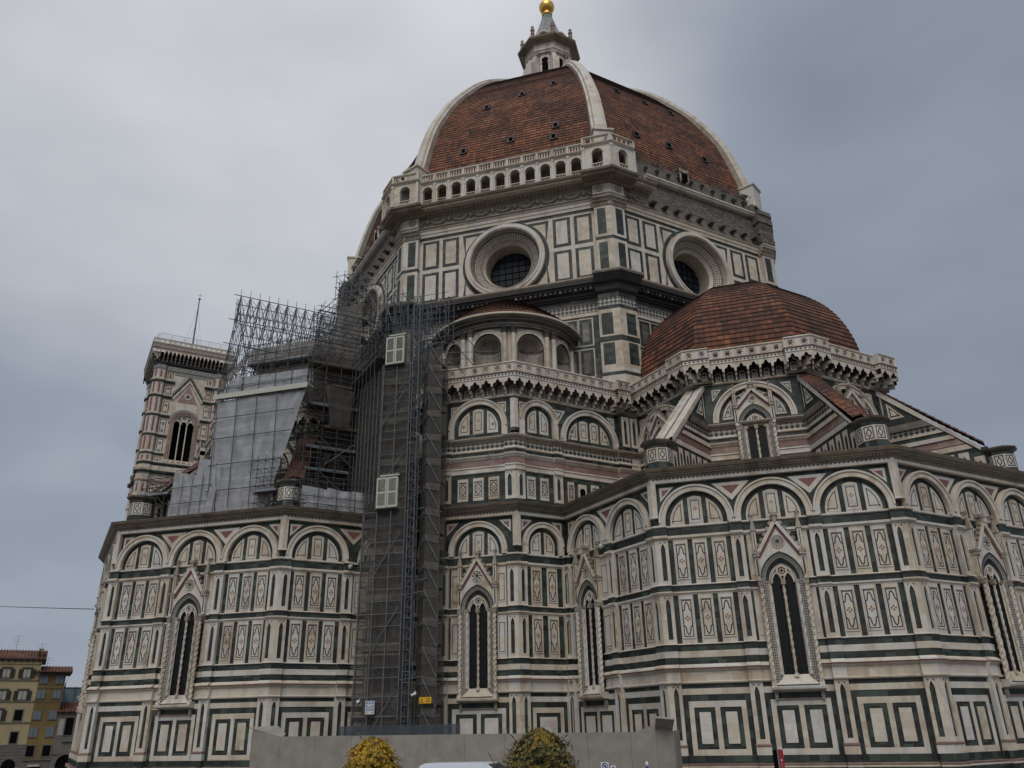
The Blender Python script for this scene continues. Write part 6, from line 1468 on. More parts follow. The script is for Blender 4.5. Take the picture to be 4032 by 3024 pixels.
sheet(nt_,[(-8.75,-39.2,1.2),(-4.95,-39.2,-1.2),(-5.05,-39.2,17.4),(-8.6,-39.2,17.0)],'dark_net',name='netting',nu=14,nv=30,amp=.14,seed=50)
sheet(nt_,[(-7.35,-39.2,17.3),(-5.05,-39.2,17.3),(-4.95,-39.2,30.3),(-7.35,-39.2,30.4)],'dark_net',name='netting',nu=8,nv=24,amp=.12,seed=52)
sheet(nt_,[(-5.4,-39.2,30.3),(-4.9,-39.2,30.3),(-4.9,-39.2,33.0),(-5.4,-39.2,33.1)],'brown_net',name='netting',nu=4,nv=6,amp=.06,seed=53)
q=Vector((-7.35,-39.2)); sheet(nt_,[(*(q-t135*8.1),18.6),(*q,17.3),(*q,30.4),(*(q-t135*8.0),30.6)],'dark_net',name='netting',nu=18,nv=22,amp=.16,seed=54)
sheet(nt_,[(-8.6,-37.6,0),(-5.0,-37.6,-1.2),(-5.05,-37.6,33),(-8.2,-37.6,17.6)],'dark_net',name='netting',nu=8,nv=22,amp=.12,seed=56)
for k in range(8):
    z=3.6+k*3.55; a=-8.7 if z<17 else -7.35; sheet(nt_,[(a,-39.26,z),(-5.0,-39.26,z-.15),(-5.0,-39.26,z+.5),(a,-39.26,z+.55)],'hem_net',name='net_hem',nu=10,nv=2,amp=.1,seed=80+k)
for z in (2.2,6.0,9.8,13.6,17.4,21.2,25.0,28.8): deck(nt_,(-8.4 if z<17 else -7.2,-39.0),(-5.1,-39.0),z,1.4,(0,1),'plank','rusty_tube')
m=MB(); m.tube((-8.8,-39.4,1.3),(-8.1,-39.5,2.1),.14,'brown_net',8,.2); m.tube((-8.9,-39.4,-.6),(-8.8,-39.4,1.3),.05,'brown_net',8,.14); m.build('net_bundle',nt_)
# --- stair tower (right)
st_=empty('stair_tower',(-3,-38,-1.6)); tag(st_,'slim scaffold stair tower in grey netting, right of the hoist mast','scaffold')
tb=TB()
tb.grid((-3.3,-39.05),(-2.2,-39.05),-1.6,31.8,1.1,2.05,(-.9,1.2),.045,'steel_tube',.0,ext=.2)
for i in range(16): z=-1.0+i*2.05; tb.add((-3.3,-39.2,z+2.05),(-2.2,-39.2,z),.035); tb.add((-4.2,-37.9,z),(-3.3,-39.2,z+2.05),.03)
for z in (12.0,23.5,31.5): tb.add((-4.9,-39.25,z),(-3.0,-39.2,z+.1),.04); 
for z in (29.2,31,32.9): tb.add((-2.2,-39.0,z+1.8),(-.3,-35.2,z-.4),.035,'rusty_tube')
tb.add((-2.2,-38.9,30.9),(2.2,-37.3,31.1),.03); tb.add((.2,-38.0,30.1),(.2,-38.0,31.6),.03); tb.add((2.2,-37.3,30.1),(2.2,-37.3,31.6),.03); tb.add((-2.2,-38.9,30.3),(2.2,-37.3,30.4),.03)
tb.build(st_)
for k in range(8): z0=-1.4+k*4.1; sheet(st_,[(-3.32,-39.12,z0),(-2.15,-39.12,z0),(-2.15,-39.12,min(z0+4.1,31.7)),(-3.32,-39.12,min(z0+4.1,31.7))],'dark_net',name='netting',nu=5,nv=9,amp=.08,seed=60+k)
sheet(st_,[(-4.3,-37.9,-1.4),(-3.32,-39.12,-1.4),(-3.32,-39.12,31.7),(-4.3,-37.9,30.2)],'dark_net',name='netting',nu=6,nv=30,amp=.09,seed=70)
sheet(st_,[(-3.9,-37.6,-1.4),(-2.2,-37.6,-1.4),(-2.2,-37.6,31.0),(-3.9,-37.6,31.0)],'dark_net',name='netting',nu=6,nv=30,amp=.09,seed=72)
for i in range(16):
    z=-.9+i*2.05; deck(st_,(-3.25,-39.0),(-2.25,-39.0),z,1.1,(0,1),'plank','rusty_tube')
    mb=MB(); a,b=((-3.2,-2.3) if i%2 else (-2.3,-3.2)); mb.face([(a,-38.8,z),(a,-38.3,z),(b,-38.3,z+2),(b,-38.8,z+2)],'rusty_tube'); mb.build('stair_flight',st_)
for k in range(15):
    z=.6+k*2.05; sheet(st_,[(-3.33,-39.2,z+.1*rnd.random()),(-2.14,-39.2,z-.25),(-2.14,-39.2,z+.35),(-3.33,-39.2,z+.55)],'hem_net',name='net_hem',nu=6,nv=3,amp=.07,seed=100+k)
    sheet(st_,[(-4.33,-37.95,z-.3),(-3.34,-39.2,z+.1),(-3.34,-39.2,z+.5),(-4.33,-37.95,z+.25)],'hem_net',name='net_hem',nu=5,nv=3,amp=.06,seed=120+k)
# --- hoist mast
hm=empty('hoist_mast',(-4.35,-39.2,-1.6)); tag(hm,'thin square lattice hoist mast rising between the two netted towers','hoist mast')
tb=TB(); 
for dx in (-.27,.27):
    for dy in (-.27,.27): tb.add((-4.36+dx,-39.3+dy,-1.6),(-4.36+dx,-39.3+dy,36.4),.045)
z=-1.2
while z<36:
    for dy in (-.27,.27): tb.add((-4.63,-39.3+dy,z),(-4.09,-39.3+dy,z),.03); tb.add((-4.63,-39.3+dy,z),(-4.09,-39.3+dy,z+.75),.022)
    for dx in (-.27,.27): tb.add((-4.36+dx,-39.57,z),(-4.36+dx,-39.03,z),.03); tb.add((-4.36+dx,-39.57,z+.75),(-4.36+dx,-39.03,z),.022)
    z+=.75
tb.add((-4.95,-39.3,-1.6),(-4.95,-39.3,34),.07,'rusty_tube')
for z in (5,11,17.4,23,29): tb.add((-4.95,-39.4,z),(-3.3,-39.25,z+.2),.04)
tb.build(hm,'mast_tube')
# white louvred shutters on the net tower
def shutter(x0,x1,z0,z1,label):
    e=empty('louvred_shutter',((x0+x1)/2,-39.5,z0)); tag(e,label,'shutter','white louvred shutters on the net tower')
    m=MB(); m.wbox(((x0+x1)/2,-39.35,(z0+z1)/2),(x1-x0,.06,z1-z0),'shutter_paint'); m.wbox(((x0+x1)/2,-39.45,z0-.06),(x1-x0+.1,.4,.1),'rusty_tube'); m.wbox(((x0+x1)/2+.2,-39.45,z1+.12),(x1-x0-.2,.2,.12),'shutter_paint'); m.build('back_panel',e)
    w=(x1-x0)/2
    for k in range(2):
        a=x0+k*w+.02; b=a+w-.04; m=MB()
        for q in ((a,a+.12,z0,z1),(b-.12,b,z0,z1)): m.wbox(((q[0]+q[1])/2,-39.45,(q[2]+q[3])/2),(q[1]-q[0],.1,q[3]-q[2]),'shutter_paint')
        for z,h in ((z0+.1,.2),((z0+z1)/2,.14),(z1-.08,.16)): m.wbox(((a+b)/2,-39.45,z),(b-a-.2,.09,h),'shutter_paint')
        n=int((z1-z0)/.09)
        for i in range(n):
            z=z0+.15+i*(z1-z0-.25)/n; m.face([(a+.12,-39.43,z+.05),(b-.12,-39.43,z+.05),(b-.12,-39.49,z),(a+.12,-39.49,z)],'shutter_paint',None,.5)
        m.build('shutter_leaf',e)
shutter(-7.2,-5.5,30.2,32.8,'upper pair of white louvred shutters at the top of the netted tower')
shutter(-7.45,-5.6,17.8,20.3,'lower pair of white louvred shutters halfway up the netted tower')
# debris net skirt at the foot
m=MB(); e=empty('debris_fence',(-5,-41,-1.6)); tag(e,'low dark grey net screen behind the hoarding at the foot of the towers','fence')
for i in range(12):
    a,b=-8.6+i*.75,-8.6+(i+1)*.75; f=lambda x:-41.2-.5*math.sin(PI*(x+8.6)/9)
    m.face([(a,f(a),-1.6),(b,f(b),-1.6),(b,f(b),2.0+.03*math.sin(b*3)),(a,f(a),2.0+.03*math.sin(a*3))],'skirt_net',[(a,0),(b,0),(b,3.6),(a,3.6)],.5)
m.build('net_screen',e)
for i in range(7): m=MB(); x=-8.6+i*1.45; m.tube((x,-41.1,-1.6),(x,-41.1,2.3),.03,'rusty_tube',6); m.build('fence_post',e)
# ---------------------------------------------------------------- signs, cameras
def cam_thing(p,d,label,dome=False):
    e=empty('security_camera',p); tag(e,label,'security camera','white security cameras'); p=Vector(p); d=Vector(d).normalized()
    m=MB()
    if dome: m.lathe(p,[(0,-.2),(.12,-.15),(.17,-.03),(.16,.08),(.08,.16),(0,.17)],'shutter_paint',14)
    else: m.tube(p-d*.18,p+d*.22,.09,'camera_white',10); m.tube(p+d*.22,p+d*.24,.07,'void',10)
    m.build('camera_housing',e); m=MB(); m.tube(p+Vector((0,.0,.05)),p+Vector((0,.35,.2)),.05,'camera_white',8); m.build('bracket',e)
cam_thing((-8.0,-39.6,3.6),(.7,-.6,-.35),'white bullet camera on the left netted tower beside the safety poster')
cam_thing((-3.7,-39.6,4.0),(-.7,-.6,-.35),'white bullet camera on the stair tower above the yellow sign')
p=S67+t45*5.27+n45*.75; cam_thing((p.x,p.y,13.75),(0,-1,0),'round white dome camera on the left chapel wall just left of the netting',True)
p=Vector((14.51,-40.96))-t135*5.6+n135*.8; cam_thing((p.x,p.y,13.9),(0,-1,0),'round white dome camera beside the narrow window right of the centre',True)
def plate(P,w,h,mat,t=.03):
    m=MB(); m.wbox(P,(w,t,h),mat); return m
e=empty('safety_poster',(-7.05,-39.6,2.8)); tag(e,'white poster with blue round symbols and yellow triangles on the netted tower','sign')
m=plate((-7.05,-39.62,3.2),.72,.92,'sign_white'); m.build('board',e); m=MB(); f=FR(m,(-7.05,-39.64),-90)
for x,z in ((-.23,.33),(0,.33),(.23,.33),(-.23,.1),(.23,.1),(-.23,-.12)): f.disc(x,3.2+z,.085,.003,'sign_blue',12); f.box(x-.04,x+.04,3.2+z-.03,3.2+z+.03,.003,.006,'sign_white')
f.ring(.23,3.08,.085,.06,0,2*PI,.002,.004,'banner_red',12,False); f.box(.19,.27,3.06,3.1,.002,.005,'sign_black')
for x in(-.23,.23): f.poly([(x-.1,2.82),(x+.1,2.82),(x,3.0)],0,.004,'sign_yellow',sides=False); f.box(x-.015,x+.015,2.85,2.94,.004,.006,'sign_black')
for k in range(6): f.box(-.1,.1,3.0+k*.05,3.02+k*.05,.002,.003,'pietra')
f.box(-.36,.36,2.74,2.765,.001,.004,'sign_blue'); m.build('symbols',e)
e=empty('warning_sign',(-2.85,-39.5,3.4)); tag(e,'yellow warning sign with black triangle on the stair tower','sign')
plate((-2.85,-39.5,3.6),.92,.42,'sign_yellow').build('board',e); m=MB(); f=FR(m,(-2.85,-39.52),-90)
f.poly([(-.42,3.44),(-.1,3.44),(-.26,3.76)],0,.004,'sign_black',sides=False); f.poly([(-.37,3.465),(-.15,3.465),(-.26,3.70)],.004,.006,'sign_yellow',sides=False); f.box(-.272,-.248,3.53,3.65,.006,.008,'sign_black'); f.box(-.272,-.248,3.49,3.51,.006,.008,'sign_black'); m.build('warning_triangle',e)
m=MB(); f=FR(m,(-2.85,-39.52),-90)
for z,a,b in ((3.70,.08,.36),(3.60,.06,.34),(3.50,.02,.38)):
    x=a
    while x<b: w_=.018+.02*rnd.random(); f.box(x,x+w_,z-.022,z+.022*rnd.random()+.008,0,.004,'sign_black'); x+=w_+.012
m.build('small_print',e)
e=empty('floodlight',(-2.0,-39.5,3.1)); tag(e,'black floodlight tilted outwards at the right edge of the stair tower','lamp'); m=MB(); m.tube((-2.15,-39.1,3.0),(-1.95,-39.4,3.1),.03,'void'); m.build('arm',e); m=MB(); m.wbox((-1.8,-39.45,3.15),(.42,.2,.09),'void',.3); m.build('lamp_head',e)
# ---------------------------------------------------------------- hoarding
ho=empty('hoarding',(2,-48,-1.6)); tag(ho,'long plain beige site hoarding across the foot of the cathedral','hoarding')
m=MB(); x=-11.0; t0=0
pan=[-11,-9.0]+[-9+2.42*i for i in range(1,10)]+[14.2,15.1]
for a,b in zip(pan,pan[1:]):
    za=1.42; ya=-48
    m=MB()
    if a==-11: pts=[(a,.32),(b,.32),(b,1.42),(a,1.95)]
    elif b==14.2: pts=[(a,.32),(b,.32),(b,1.75),(b-1.1,1.38),(a,1.36)]
    elif a==14.2: pts=[(a,.32),(b,.32),(b,1.5),(a,1.75)]
    else: pts=[(a,.32),(b,.32),(b,1.42-.004*b),(a,1.42-.004*a)]
    g=.006
    for yy in (-48,-47.92): m.face([(px+(g if px==a else -g if px==b else 0),yy,z) for px,z in pts],'hoarding_paint')
    P=pts+[pts[0]]
    for p,q in zip(P,P[1:]): m.face([(p[0],-48,p[1]),(q[0],-48,q[1]),(q[0],-47.92,q[1]),(p[0],-47.92,p[1])],'hoarding_paint')
    m.wbox(((a+b)/2,-47.97,-.645),(b-a-.012,.09,1.925),'hoarding_paint'); m.build('panel',ho)
m=MB(); A=[(-11.25,-48.05,2.02),(-9.75,-47.2,2.1),(-8.95,-47.5,1.6),(-8.9,-47.95,1.43)]; m.face(A,'hoarding_paint'); m.face([(x,y,z-.05) for x,y,z in A],'hoarding_paint')
for p,q in zip(A,A[1:]+A[:1]): m.face([p,q,(q[0],q[1],q[2]-.05),(p[0],p[1],p[2]-.05)],'hoarding_paint')
m.build('end_flap',ho)
m=MB(); A=[(14.15,-48.0,1.5),(15.1,-48.0,1.42),(15.35,-48.9,1.95),(14.35,-48.9,2.05)]; m.face(A,'hoarding_paint'); m.face([(x,y+.1,z+.08) for x,y,z in A],'hoarding_paint')
for p,q in zip(A,A[1:]+A[:1]): m.face([p,q,(q[0],q[1]+.1,q[2]+.08),(p[0],p[1]+.1,p[2]+.08)],'hoarding_paint')
m.build('flared_canopy',ho)
m=MB(); m.wbox((15.13,-46.4,-.1),(.06,3.2,3.0),'hoarding_paint'); m.build('return_panel',ho)
for x0,x1,z,lab,big in ((11.05,11.5,-.12,'white square sign with a prohibition ring on the hoarding',1),(11.58,11.88,-.3,'smaller white notice right of the ring sign on the hoarding',0)):
    e=empty('notice_plate',((x0+x1)/2,-48.1,z-.5)); tag(e,lab,'sign'); plate(((x0+x1)/2,-48.1,z-.25),x1-x0,.5,'sign_white').build('board',e); m=MB(); f=FR(m,((x0+x1)/2,-48.12),-90)
    if big: f.ring(0,z-.2,.16,.125,0,2*PI,.001,.004,'sign_black',16,False); f.poly([(-.13,z-.09),(-.1,z-.06),(.13,z-.31),(.1,z-.34)],0,.006,'sign_black',sides=False); f.disc(.0,z-.2,.06,.003,'sign_blue',8)
    else: f.box(-.08,.08,z-.2,z-.08,.001,.004,'banner_red')
    m.build('symbol',e)
e=empty('notice_board',(9.4,-48.3,-1.6)); tag(e,'small dark notice board standing against the hoarding right of the big bush','board'); plate((9.4,-48.25,-.05),.45,.55,'pietra').build('board',e); m=MB(); m.wbox((9.4,-48.28,-.4),(.45,.04,.2),'void'); m.tube((9.4,-48.2,-1.6),(9.4,-48.2,-.3),.03,'void'); m.build('post',e)
# cathedral steps bollard
e=empty('bollard',(13.7,-49,-1.6)); tag(e,'thin dark blue post with a white cap before the hoarding end','bollard'); m=MB(); m.tube((13.7,-49,-1.6),(13.7,-49,-.28),.07,'sign_blue',10); m.build('post',e); m=MB(); m.lathe((13.7,-49,-.28),[(.08,0),(.09,.1),(.05,.2),(0,.22)],'camera_white',10); m.build('cap',e)
# banner stand on the right
e=empty('banner_stand',(20.4,-56,-1.6)); tag(e,'narrow red and black display pillar before the right chapel wall','sign')
m=MB(); m.wbox((20.28,-56,-.5),(.22,.12,2.2),'void'); m.build('black_panel',e); m=MB(); m.wbox((20.5,-56.1,-.48),(.2,.14,2.2),'banner_red',.15); m.wbox((20.5,-56.19,.2),(.06,.02,.07),'sign_white',.15); m.wbox((20.5,-56.19,-.05),(.02,.02,.3),'curtain',.15); m.build('red_panel',e); m=MB(); m.wbox((20.385,-56.05,-.5),(.05,.16,2.26),'deck_alu'); m.build('frame',e)
# ---------------------------------------------------------------- van
def van():
    e=empty('van',(8.3,-61.1,-1.6)); tag(e,'white panel van parked before the hoarding between the two bushes','van')
    y0,y1=-62.05,-60.15; G=-1.6
    prof=[(5.95,.25),(5.9,.6),(5.88,1.1),(5.92,1.75),(6.02,1.9),(6.2,1.96),(8.6,1.97),(8.9,1.93),(9.35,1.68),(9.85,1.2),(10.5,1.02),(10.85,.85),(10.93,.6),(10.92,.3)]
    m=MB(); 
    def ins(x,z): k=max(0,(z-1.0))/1.0; return .16*k*k
    secs=[]
    for x,z in prof: 
        i=ins(x,z); secs.append([(x,y0+i,z+G),(x,y0+i+.09,z+G+.035*(z>1.5)),(x,y1-i-.09,z+G+.035*(z>1.5)),(x,y1-i,z+G)])
    for a,b in zip(secs,secs[1:]):
        for j in range(3): m.face([a[j],b[j],b[j+1],a[j+1]],'van_paint',None,.5)
    for s in (0,3):
        # body side, sliced in horizontal belts so that it tapers
        for (za,zb) in ((.25,.6),(.6,1.05),(1.05,1.5),(1.5,1.75),(1.75,1.9),(1.9,1.965)):
            def xr(z):
                l=[p for p in prof[:7]]; r=prof[6:]
                def ip(L_): 
                    for (x0,z0),(x1,z1) in zip(L_,L_[1:]):
                        if min(z0,z1)<=z<=max(z0,z1) and z0!=z1: return x0+(x1-x0)*(z-z0)/(z1-z0)
                    return L_[-1][0]
                return ip(l),ip(r)
            la,ra=xr(za); lb,rb=xr(min(zb,1.959)); ya=(y0+ins(0,za)) if s==0 else (y1-ins(0,za)); yb=(y0+ins(0,zb)) if s==0 else (y1-ins(0,zb))
            P=[(la,ya,za+G),(ra,ya,za+G),(rb,yb,zb+G),(lb,yb,zb+G)]; m.face(P if s==0 else P[::-1],'van_paint',None,.5)
    m.face([(5.95,y0,.25+G),(10.9,y0,.25+G),(10.9,y1,.25+G),(5.95,y1,.25+G)],'rubber'); m.build('body',e,smooth=False)
    f=FR(MB(),(0,y0),-90); m=f.mb
    f.poly([(8.62,1.25+G),(9.55,1.25+G),(9.15,1.72+G),(8.68,1.78+G)],-.1,.0,'van_glass'); m.build('side_window',e)
    m=MB(); m.face([(8.95,y0+.22,1.93+G),(9.42,y0+.2,1.66+G),(9.9,y0+.14,1.22+G),(9.9,y1-.14,1.22+G),(9.42,y1-.2,1.66+G),(8.95,y1-.22,1.93+G)],'van_glass'); 
    for v_ in range(6): x,y,z=m.v[v_]; m.v[v_]=(x+.03,y,z+.03)
    m.build('windscreen',e)
    m=MB(); f=FR(m,(0,y0+.1),-90); f.stroke([(6.15,1.2+G),(8.35,1.2+G),(8.4,1.55+G),(8.2,1.76+G),(6.5,1.76+G),(6.15,1.6+G)],.03,.02,'curtain'); m.build('pressed_panel_line',e)
    m=MB(); m.tube((9.0,-61.1,1.93+G),(8.75,-61.1,2.35+G),.012,'void',5); m.build('aerial',e)
    for x in (6.85,9.95):
        for y in (y0+.1,y1-.1):
            m=MB(); m.tube((x,y-.11,.33+G),(x,y+.11,.33+G),.33,'rubber',20); o=m.build('wheel',e); m=MB(); m.tube((x,y-.12,.33+G),(x,y+.12,.33+G),.19,'deck_alu',14); m.build('rim',o)
    for y in (y0+.25,y1-.25): m=MB(); m.wbox((10.88,y,.78+G),(.12,.32,.2),'sign_white'); m.build('headlight',e)
    m=MB(); m.wbox((9.3,y0-.12,1.15+G),(.1,.2,.26),'void'); m.build('wing_mirror',e)
    m=MB(); m.wbox((8.4,-61.1,.42+G),(5.0,1.94,.16),'rubber'); m.build('sill_trim',e)
van()
# ---------------------------------------------------------------- clipped bushes
def bush(x,y,rw,top,seed,label,bright):
    rr=random.Random(seed); e=empty('potted_bush',(x,y,-1.6)); tag(e,label,'bush','clipped golden bushes in pots')
    m=MB(); z0=-.75; H=top-z0
    def rad(t): # t 0 bottom..1 top
        h=max(.0,(1-t)*H); return rw*max(.03,1-(1-min(1,h/1.35))**2)**.62
    n=3200
    for i in range(n):
        t=rr.random()**.9; a=rr.random()*2*PI; d=Vector((math.cos(a),math.sin(a),.35+.9*(t-.4))).normalized()
        k=.76+.34*rr.random()**1.4 if rr.random()<.8 else .45+.3*rr.random()
        lump=1+.34*mnoise.noise(Vector((math.cos(a)*1.9+seed,math.sin(a)*1.9,t*5)))+.14*mnoise.noise(Vector((math.cos(a)*5,math.sin(a)*5+seed,t*11)))
        r=rad(t)*k*lump; c=Vector((x+r*math.cos(a),y+r*math.sin(a),z0+H*t*(.96+.05*rr.random())))
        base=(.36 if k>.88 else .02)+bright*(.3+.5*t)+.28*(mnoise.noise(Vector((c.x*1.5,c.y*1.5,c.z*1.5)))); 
        nl=6
        for j in range(nl):
            b=2*PI*j/nl+rr.random(); X=d.cross(Vector((0,0,1))); X=X.normalized() if X.length>.05 else Vector((1,0,0)); Y=d.cross(X)
            v=(X*math.cos(b)+Y*math.sin(b)+d*(.35+.5*rr.random())).normalized(); w=v.cross(d).normalized(); L_=.07+.05*rr.random()
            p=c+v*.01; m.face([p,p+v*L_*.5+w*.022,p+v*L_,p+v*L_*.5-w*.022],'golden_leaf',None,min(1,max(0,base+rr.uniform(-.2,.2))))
    for j in range(26):   # ragged sprigs that break the outline
        a=rr.random()*2*PI; t=.35+.6*rr.random(); r=rad(t)*1.0; q=Vector((x+r*math.cos(a),y+r*math.sin(a),z0+H*t)); dd=Vector((math.cos(a)*.8,math.sin(a)*.8,.7+rr.random()*.6)).normalized(); L0=.15+.28*rr.random()
        m.tube(q-dd*.1,q+dd*L0,.006,'bark',3,.003,False)
        for k2 in range(int(4+L0*26)):
            p=q+dd*L0*rr.random(); v=(dd+Vector((rr.uniform(-1,1),rr.uniform(-1,1),rr.uniform(-.6,.8)))*.9).normalized(); w=v.cross(dd).normalized() if v.cross(dd).length>.05 else Vector((1,0,0)); L_=.07+.04*rr.random()
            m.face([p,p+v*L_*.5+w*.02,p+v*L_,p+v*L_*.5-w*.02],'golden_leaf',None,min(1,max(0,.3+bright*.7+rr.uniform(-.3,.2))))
    m.build('foliage',e)
    m=MB(); m.tube((x,y,-1.2),(x,y,.9),.05,'bark',8,.02)
    for j in range(14):
        a=rr.random()*2*PI; z=-.7+rr.random()*1.3; m.tube((x,y,z),(x+rw*.7*math.cos(a),y+rw*.7*math.sin(a),z+.45),.018,'bark',5,.006)
    m.build('trunk',e)
    m=MB(); m.lathe((x,y,-1.6),[(.28,0),(.42,.5),(.46,.52),(.46,.6),(.38,.6),(.36,.5),(0,.5)],'pot_clay',18); m.build('pot',e)
bush(5.72,-66,.98,1.42,3,'smaller bright yellow clipped bush in a pot left of the white van',.55)
bush(12.25,-66,1.12,1.62,8,'bigger olive gold clipped bush in a pot right of the white van',.12)
# ---------------------------------------------------------------- houses on the left
def house_face(e,u0,u1,z1,mat,roofh,over=.5,P0=(-100,16),depth=12,base=-6):
    m=MB(); f=FR(m,P0,-45); f.box(u0,u1,base,z1,-depth,0,mat); m.build('wall',e)
    m=MB(); f=FR(m,P0,-45)
    m.face([f.p(u0-over,z1+.05,over+.1),f.p(u1+over,z1+.05,over+.1),f.p(u1+over,z1+roofh,-depth/2),f.p(u0-over,z1+roofh,-depth/2)],'small_roof_tile')
    m.face([f.p(u0-over,z1-.02,over+.1),f.p(u1+over,z1-.02,over+.1),f.p(u1+over,z1-.02,-depth),f.p(u0-over,z1-.02,-depth)],'shutter_brown')
    m.face([f.p(u0-over,z1+.05,-depth),f.p(u1+over,z1+.05,-depth),f.p(u1+over,z1+roofh,-depth/2),f.p(u0-over,z1+roofh,-depth/2)],'small_roof_tile')
    m.face([f.p(u0-over,z1-.02,over+.1),f.p(u0-over,z1+.05,over+.1),f.p(u1+over,z1+.05,over+.1),f.p(u1+over,z1-.02,over+.1)],'shutter_brown')
    for s in (u0,u1): m.face([f.p(s,z1,0),f.p(s,z1+roofh*.9,-depth/2),f.p(s,z1,-depth)],mat)
    n=int((u1-u0+2*over)/.45)
    for i in range(n):
        x=u0-over+(i+.5)*(u1-u0+2*over)/n; m.tube(f.p(x,z1+.12,over+.12),f.p(x,z1+roofh+.08,-depth/2),.09,'small_roof_tile',5,cap=False); m.box if 0 else None
    n=int((u1-u0)/.9)
    for i in range(n): x=u0+(i+.5)*(u1-u0)/n; f.box(x-.1,x+.1,z1-.35,z1-.05,0,over*.8,'shutter_brown')
    m.build('roof',e); return FR(None,P0,-45)
def window(e,f,u,z0,z1,w,style):
    m=MB(); g=f.to(m); g.box(u-w/2-.16,u+w/2+.16,z0-.16,z1+.16,0,.06,'pietra') if style!='o' else g.box(u-w/2-.1,u+w/2+.1,z0-.16,z0-.02,0,.12,'pietra')
    g.box(u-w/2-.25,u+w/2+.25,z1+.2,z1+.36,0,.2,'pietra') if style=='y' else None
    if style=='y': g.box(u-w/2-.22,u+w/2+.22,z0-.28,z0-.16,0,.15,'pietra')
    o=m.build('window',e); m=MB(); g=f.to(m)
    g.box(u-w/2,u+w/2,z0,z1,.06,.07,'void'); 
    if style=='y': g.box(u-w/2+.05,u-.04,z0+.05,z1-.05,.07,.08,'curtain'); g.box(u+.04,u+w/2-.05,z0+.05,z1-.05,.07,.08,'curtain')
    m.build('pane',o)
    if style=='y':
        for s in(-1,1): m=MB(); g=f.to(m); a,b=sorted((u+s*(w/2+.03),u+s*(w/2+.62))); g.box(a,b,z0,z1,.1,.16,'shutter_brown'); m.build('shutter',o)
    if style=='o':
        for s in(-1,1): m=MB(); g=f.to(m); a,b=sorted((u+s*.02,u+s*w/2)); g.box(a,b,z0,z1,.09,.14,'shutter_grey'); m.build('shutter',o)
def antenna(e,f,u,z,h,d=-2,ang=0):
    m=MB(); g=f.to(m); m.tube(g.p(u,z,d),g.p(u,z+h,d),.03,'rusty_tube',4)
    for k in range(4): w=.9-.15*k; m.tube(g.p(u-w,z+h-.15-k*.45+ang*.1,d),g.p(u+w,z+h-.15-k*.45,d),.018,'rusty_tube',3)
    m.build('antenna',e)
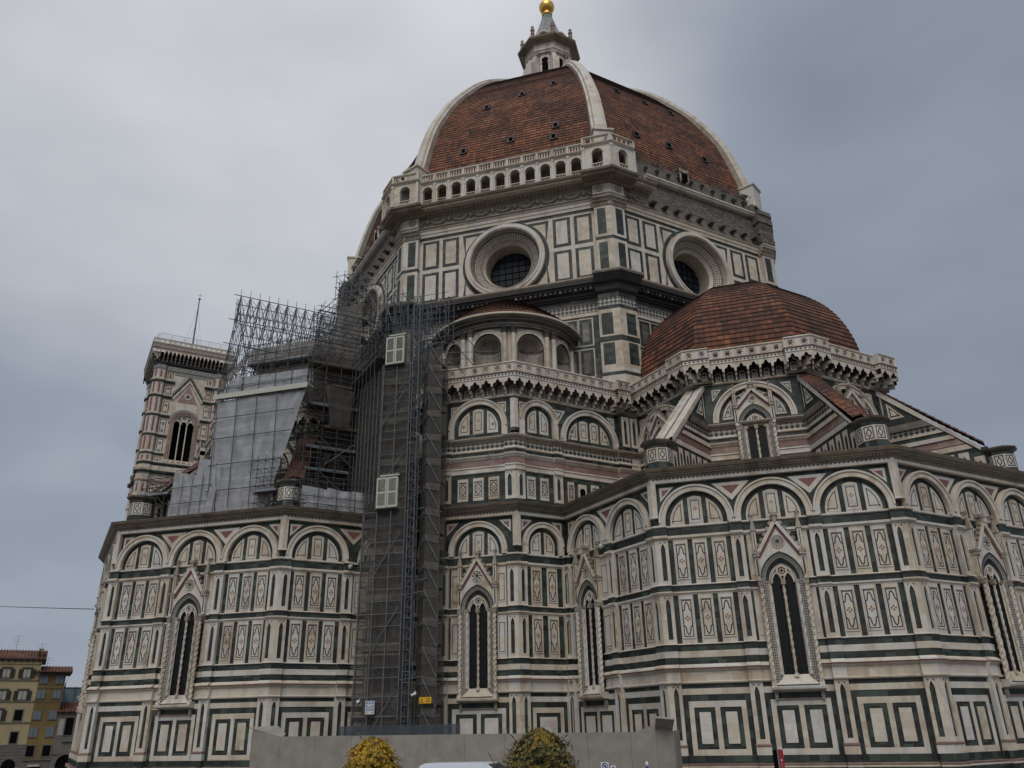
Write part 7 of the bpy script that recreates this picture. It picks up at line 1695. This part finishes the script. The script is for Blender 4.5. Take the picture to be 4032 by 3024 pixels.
def houses():
    e=empty('yellow_house',(-102,14,-5)); tag(e,'pale yellow house with dark brown shutters at the far left','house')
    f=house_face(e,-14,5.1,13.75,'plaster_yellow',1.9,.55)
    m=MB(); g=f.to(m)
    for z in (10.45,7.15,3.92,.55): g.box(-14,5.08,z-.09,z+.09,0,.12,'pietra')
    g.box(-14,5.08,13.0,13.4,0,.15,'plaster_yellow'); g.box(-14,5.08,-6,.45,0,.08,'pietra')
    for k in range(12): g.box(-14,5.08,-5.5+k*.5,-5.46+k*.5,.08,.085,'void')
    m.build('string_courses',e)
    for j in range(6):
        u=3.15-2.95*j
        window(e,f,u,10.85,12.2,1.15,'y'); window(e,f,u,7.4,8.8,1.3,'y'); 
        window(e,f,u,4.25,5.85,1.15,'x' if j==0 else 'y'); window(e,f,u,.85,2.5,1.0,'x')
        if j in (1,0): 
            m=MB(); g=f.to(m); g.poly([(u-1.0,-6),(u+1.0,-6),(u+1.0,-2.5)]+arc(u,-2.5,1.0,0,PI,10)[1:],.08,.1,'void'); g.box(u-.9,u+.9,-4,-2.9,.1,.2,'purple') if j==0 else None; m.build('shop_arch',e)
    for u,z,h in ((.8,15.2,2.6),(-2.4,15.0,1.8),(4.6,15.0,1.6)): antenna(e,f,u,z,h)
    m=MB(); g=f.to(m); g.box(4.3,5.0,13.8,16.0,-6,-5.3,'plaster_yellow'); m.build('chimney',e)
    e=empty('ochre_house',(-95,20,-5)); tag(e,'narrow ochre house with grey blue shutters beside the yellow one','house')
    f=house_face(e,5.1,9.05,11.75,'plaster_ochre',1.25,.9,depth=10)
    for u in (5.85,8.2):
        for z0,z1 in ((10.05,11.35),(7.7,8.9),(4.45,5.7),(1.78,3.2)): window(e,f,u,z0,z1,1.15,'o')
        window(e,f,u,-1.2,.42,1.15,'x')
    m=MB(); g=f.to(m)
    for z in (9.25,7.2): g.box(5.1,9.05,z-.06,z+.06,0,.08,'pietra')
    m.build('string_courses',e); m=MB(); g=f.to(m); g.box(5.1,9.05,-1.8,-1.6,0,.25,'pietra'); g.box(5.1,9.05,-6,-1.8,0,.05,'pietra'); g.box(5.9,7.6,-2.7,-2.4,.05,.7,'awning'); g.box(5.9,7.7,-5,-2.75,.05,.07,'void'); m.build('shop_front',e)
    antenna(e,f,5.9,12.4,2.0,-3); m=MB(); g=f.to(m); m.tube(g.p(9.7,11.7,.8),g.p(9.1,9.6,.1),.03,'rusty_tube',4); m.build('drainpipe',e)
    e=empty('grey_house',(-91,24,-5)); tag(e,'low grey stone house with an arched doorway next to the cathedral corner','house')
    f=house_face(e,9.1,17,5.5,'plaster_grey',1.6,.4,depth=8)
    m=MB(); g=f.to(m); g.box(9.1,17,-1.0,-.8,0,.15,'pietra'); g.ring(11.2,-2.4,1.7,1.35,0,PI,0,.2,'pietra',14); g.poly([(9.85,-6),(12.55,-6),(12.55,-2.4)]+arc(11.2,-2.4,1.35,0,PI,10)[1:],0,.02,'void',sides=False); m.build('arched_doorway',e)
    window(e,f,10.9,1.9,4.6,1.2,'x'); m=MB(); g=f.to(m); g.box(9.3,10.1,1.9,4.4,.0,.05,'curtain'); g.box(10.2,13,.9,1.5,0,.25,'plaster_grey'); m.build('balcony',e)
    e=empty('netted_building',(-97,30,-5)); tag(e,'distant building veiled in pale blue green netting between the houses and the cathedral','building')
    m=MB(); g=FR(m,(-100,16),-45); g.box(9.3,22,-6,10.1,-30,-18,'teal_net'); m.build('netting',e); m=MB(); g=FR(m,(-100,16),-45); g.box(9.2,22.2,10.1,10.25,-30,-17.9,'pietra'); 
    for k in range(6): m.tube(g.p(9.4+k*2,-6,-17.8),g.p(9.4+k*2,10.4,-17.8),.06,'rusty_tube',4)
    m.build('roof_edge',e)
houses()
# overhead wire
m=MB(); a,b=Vector((-91.6,.1,20.0)),Vector((-33.05,-39.2,11.52)); N=16
for i in range(N):
    f=lambda t:a.lerp(b,t)-Vector((0,0,.15*t*(1-t))); m.tube(f(i/N),f((i+1)/N),.03,'void',4,cap=False)
tag(m.build('overhead_cable'),'single thin dark cable crossing the sky to the cathedral left corner','cable')
# ---------------------------------------------------------------- ground
m=MB(); xs=[-900,-110,-60,-30,0,40,900]; zz=[-4.6,-4.6,-3.0,-1.75,-1.6,-1.6,-1.6]
ys=[-900,-100,-40,0,60,900]
for i in range(6):
    for j in range(5): m.face([(xs[i],ys[j],zz[i]),(xs[i+1],ys[j],zz[i+1]),(xs[i+1],ys[j+1],zz[i+1]),(xs[i],ys[j+1],zz[i])],'paving')
tag(m.build('piazza_paving'),kind='structure')
for k in (0,):
    m=MB()
    for c_ in (dE,dS): m.lathe((c_.x,c_.y,-1.62),[(21.6,0),(21.6,.17),(21.2,.17),(21.2,.34),(20.8,.34)],'shell_stone',8,R(22.5),R(382.5))
    m.build('marble_steps',cath)
# ---------------------------------------------------------------- put every root at the base of its thing
for o,loc in EM:
    o.location=loc
    for ch in o.children:
        if ch.type in('MESH','EMPTY'): ch.location=ch.location-Vector(loc)
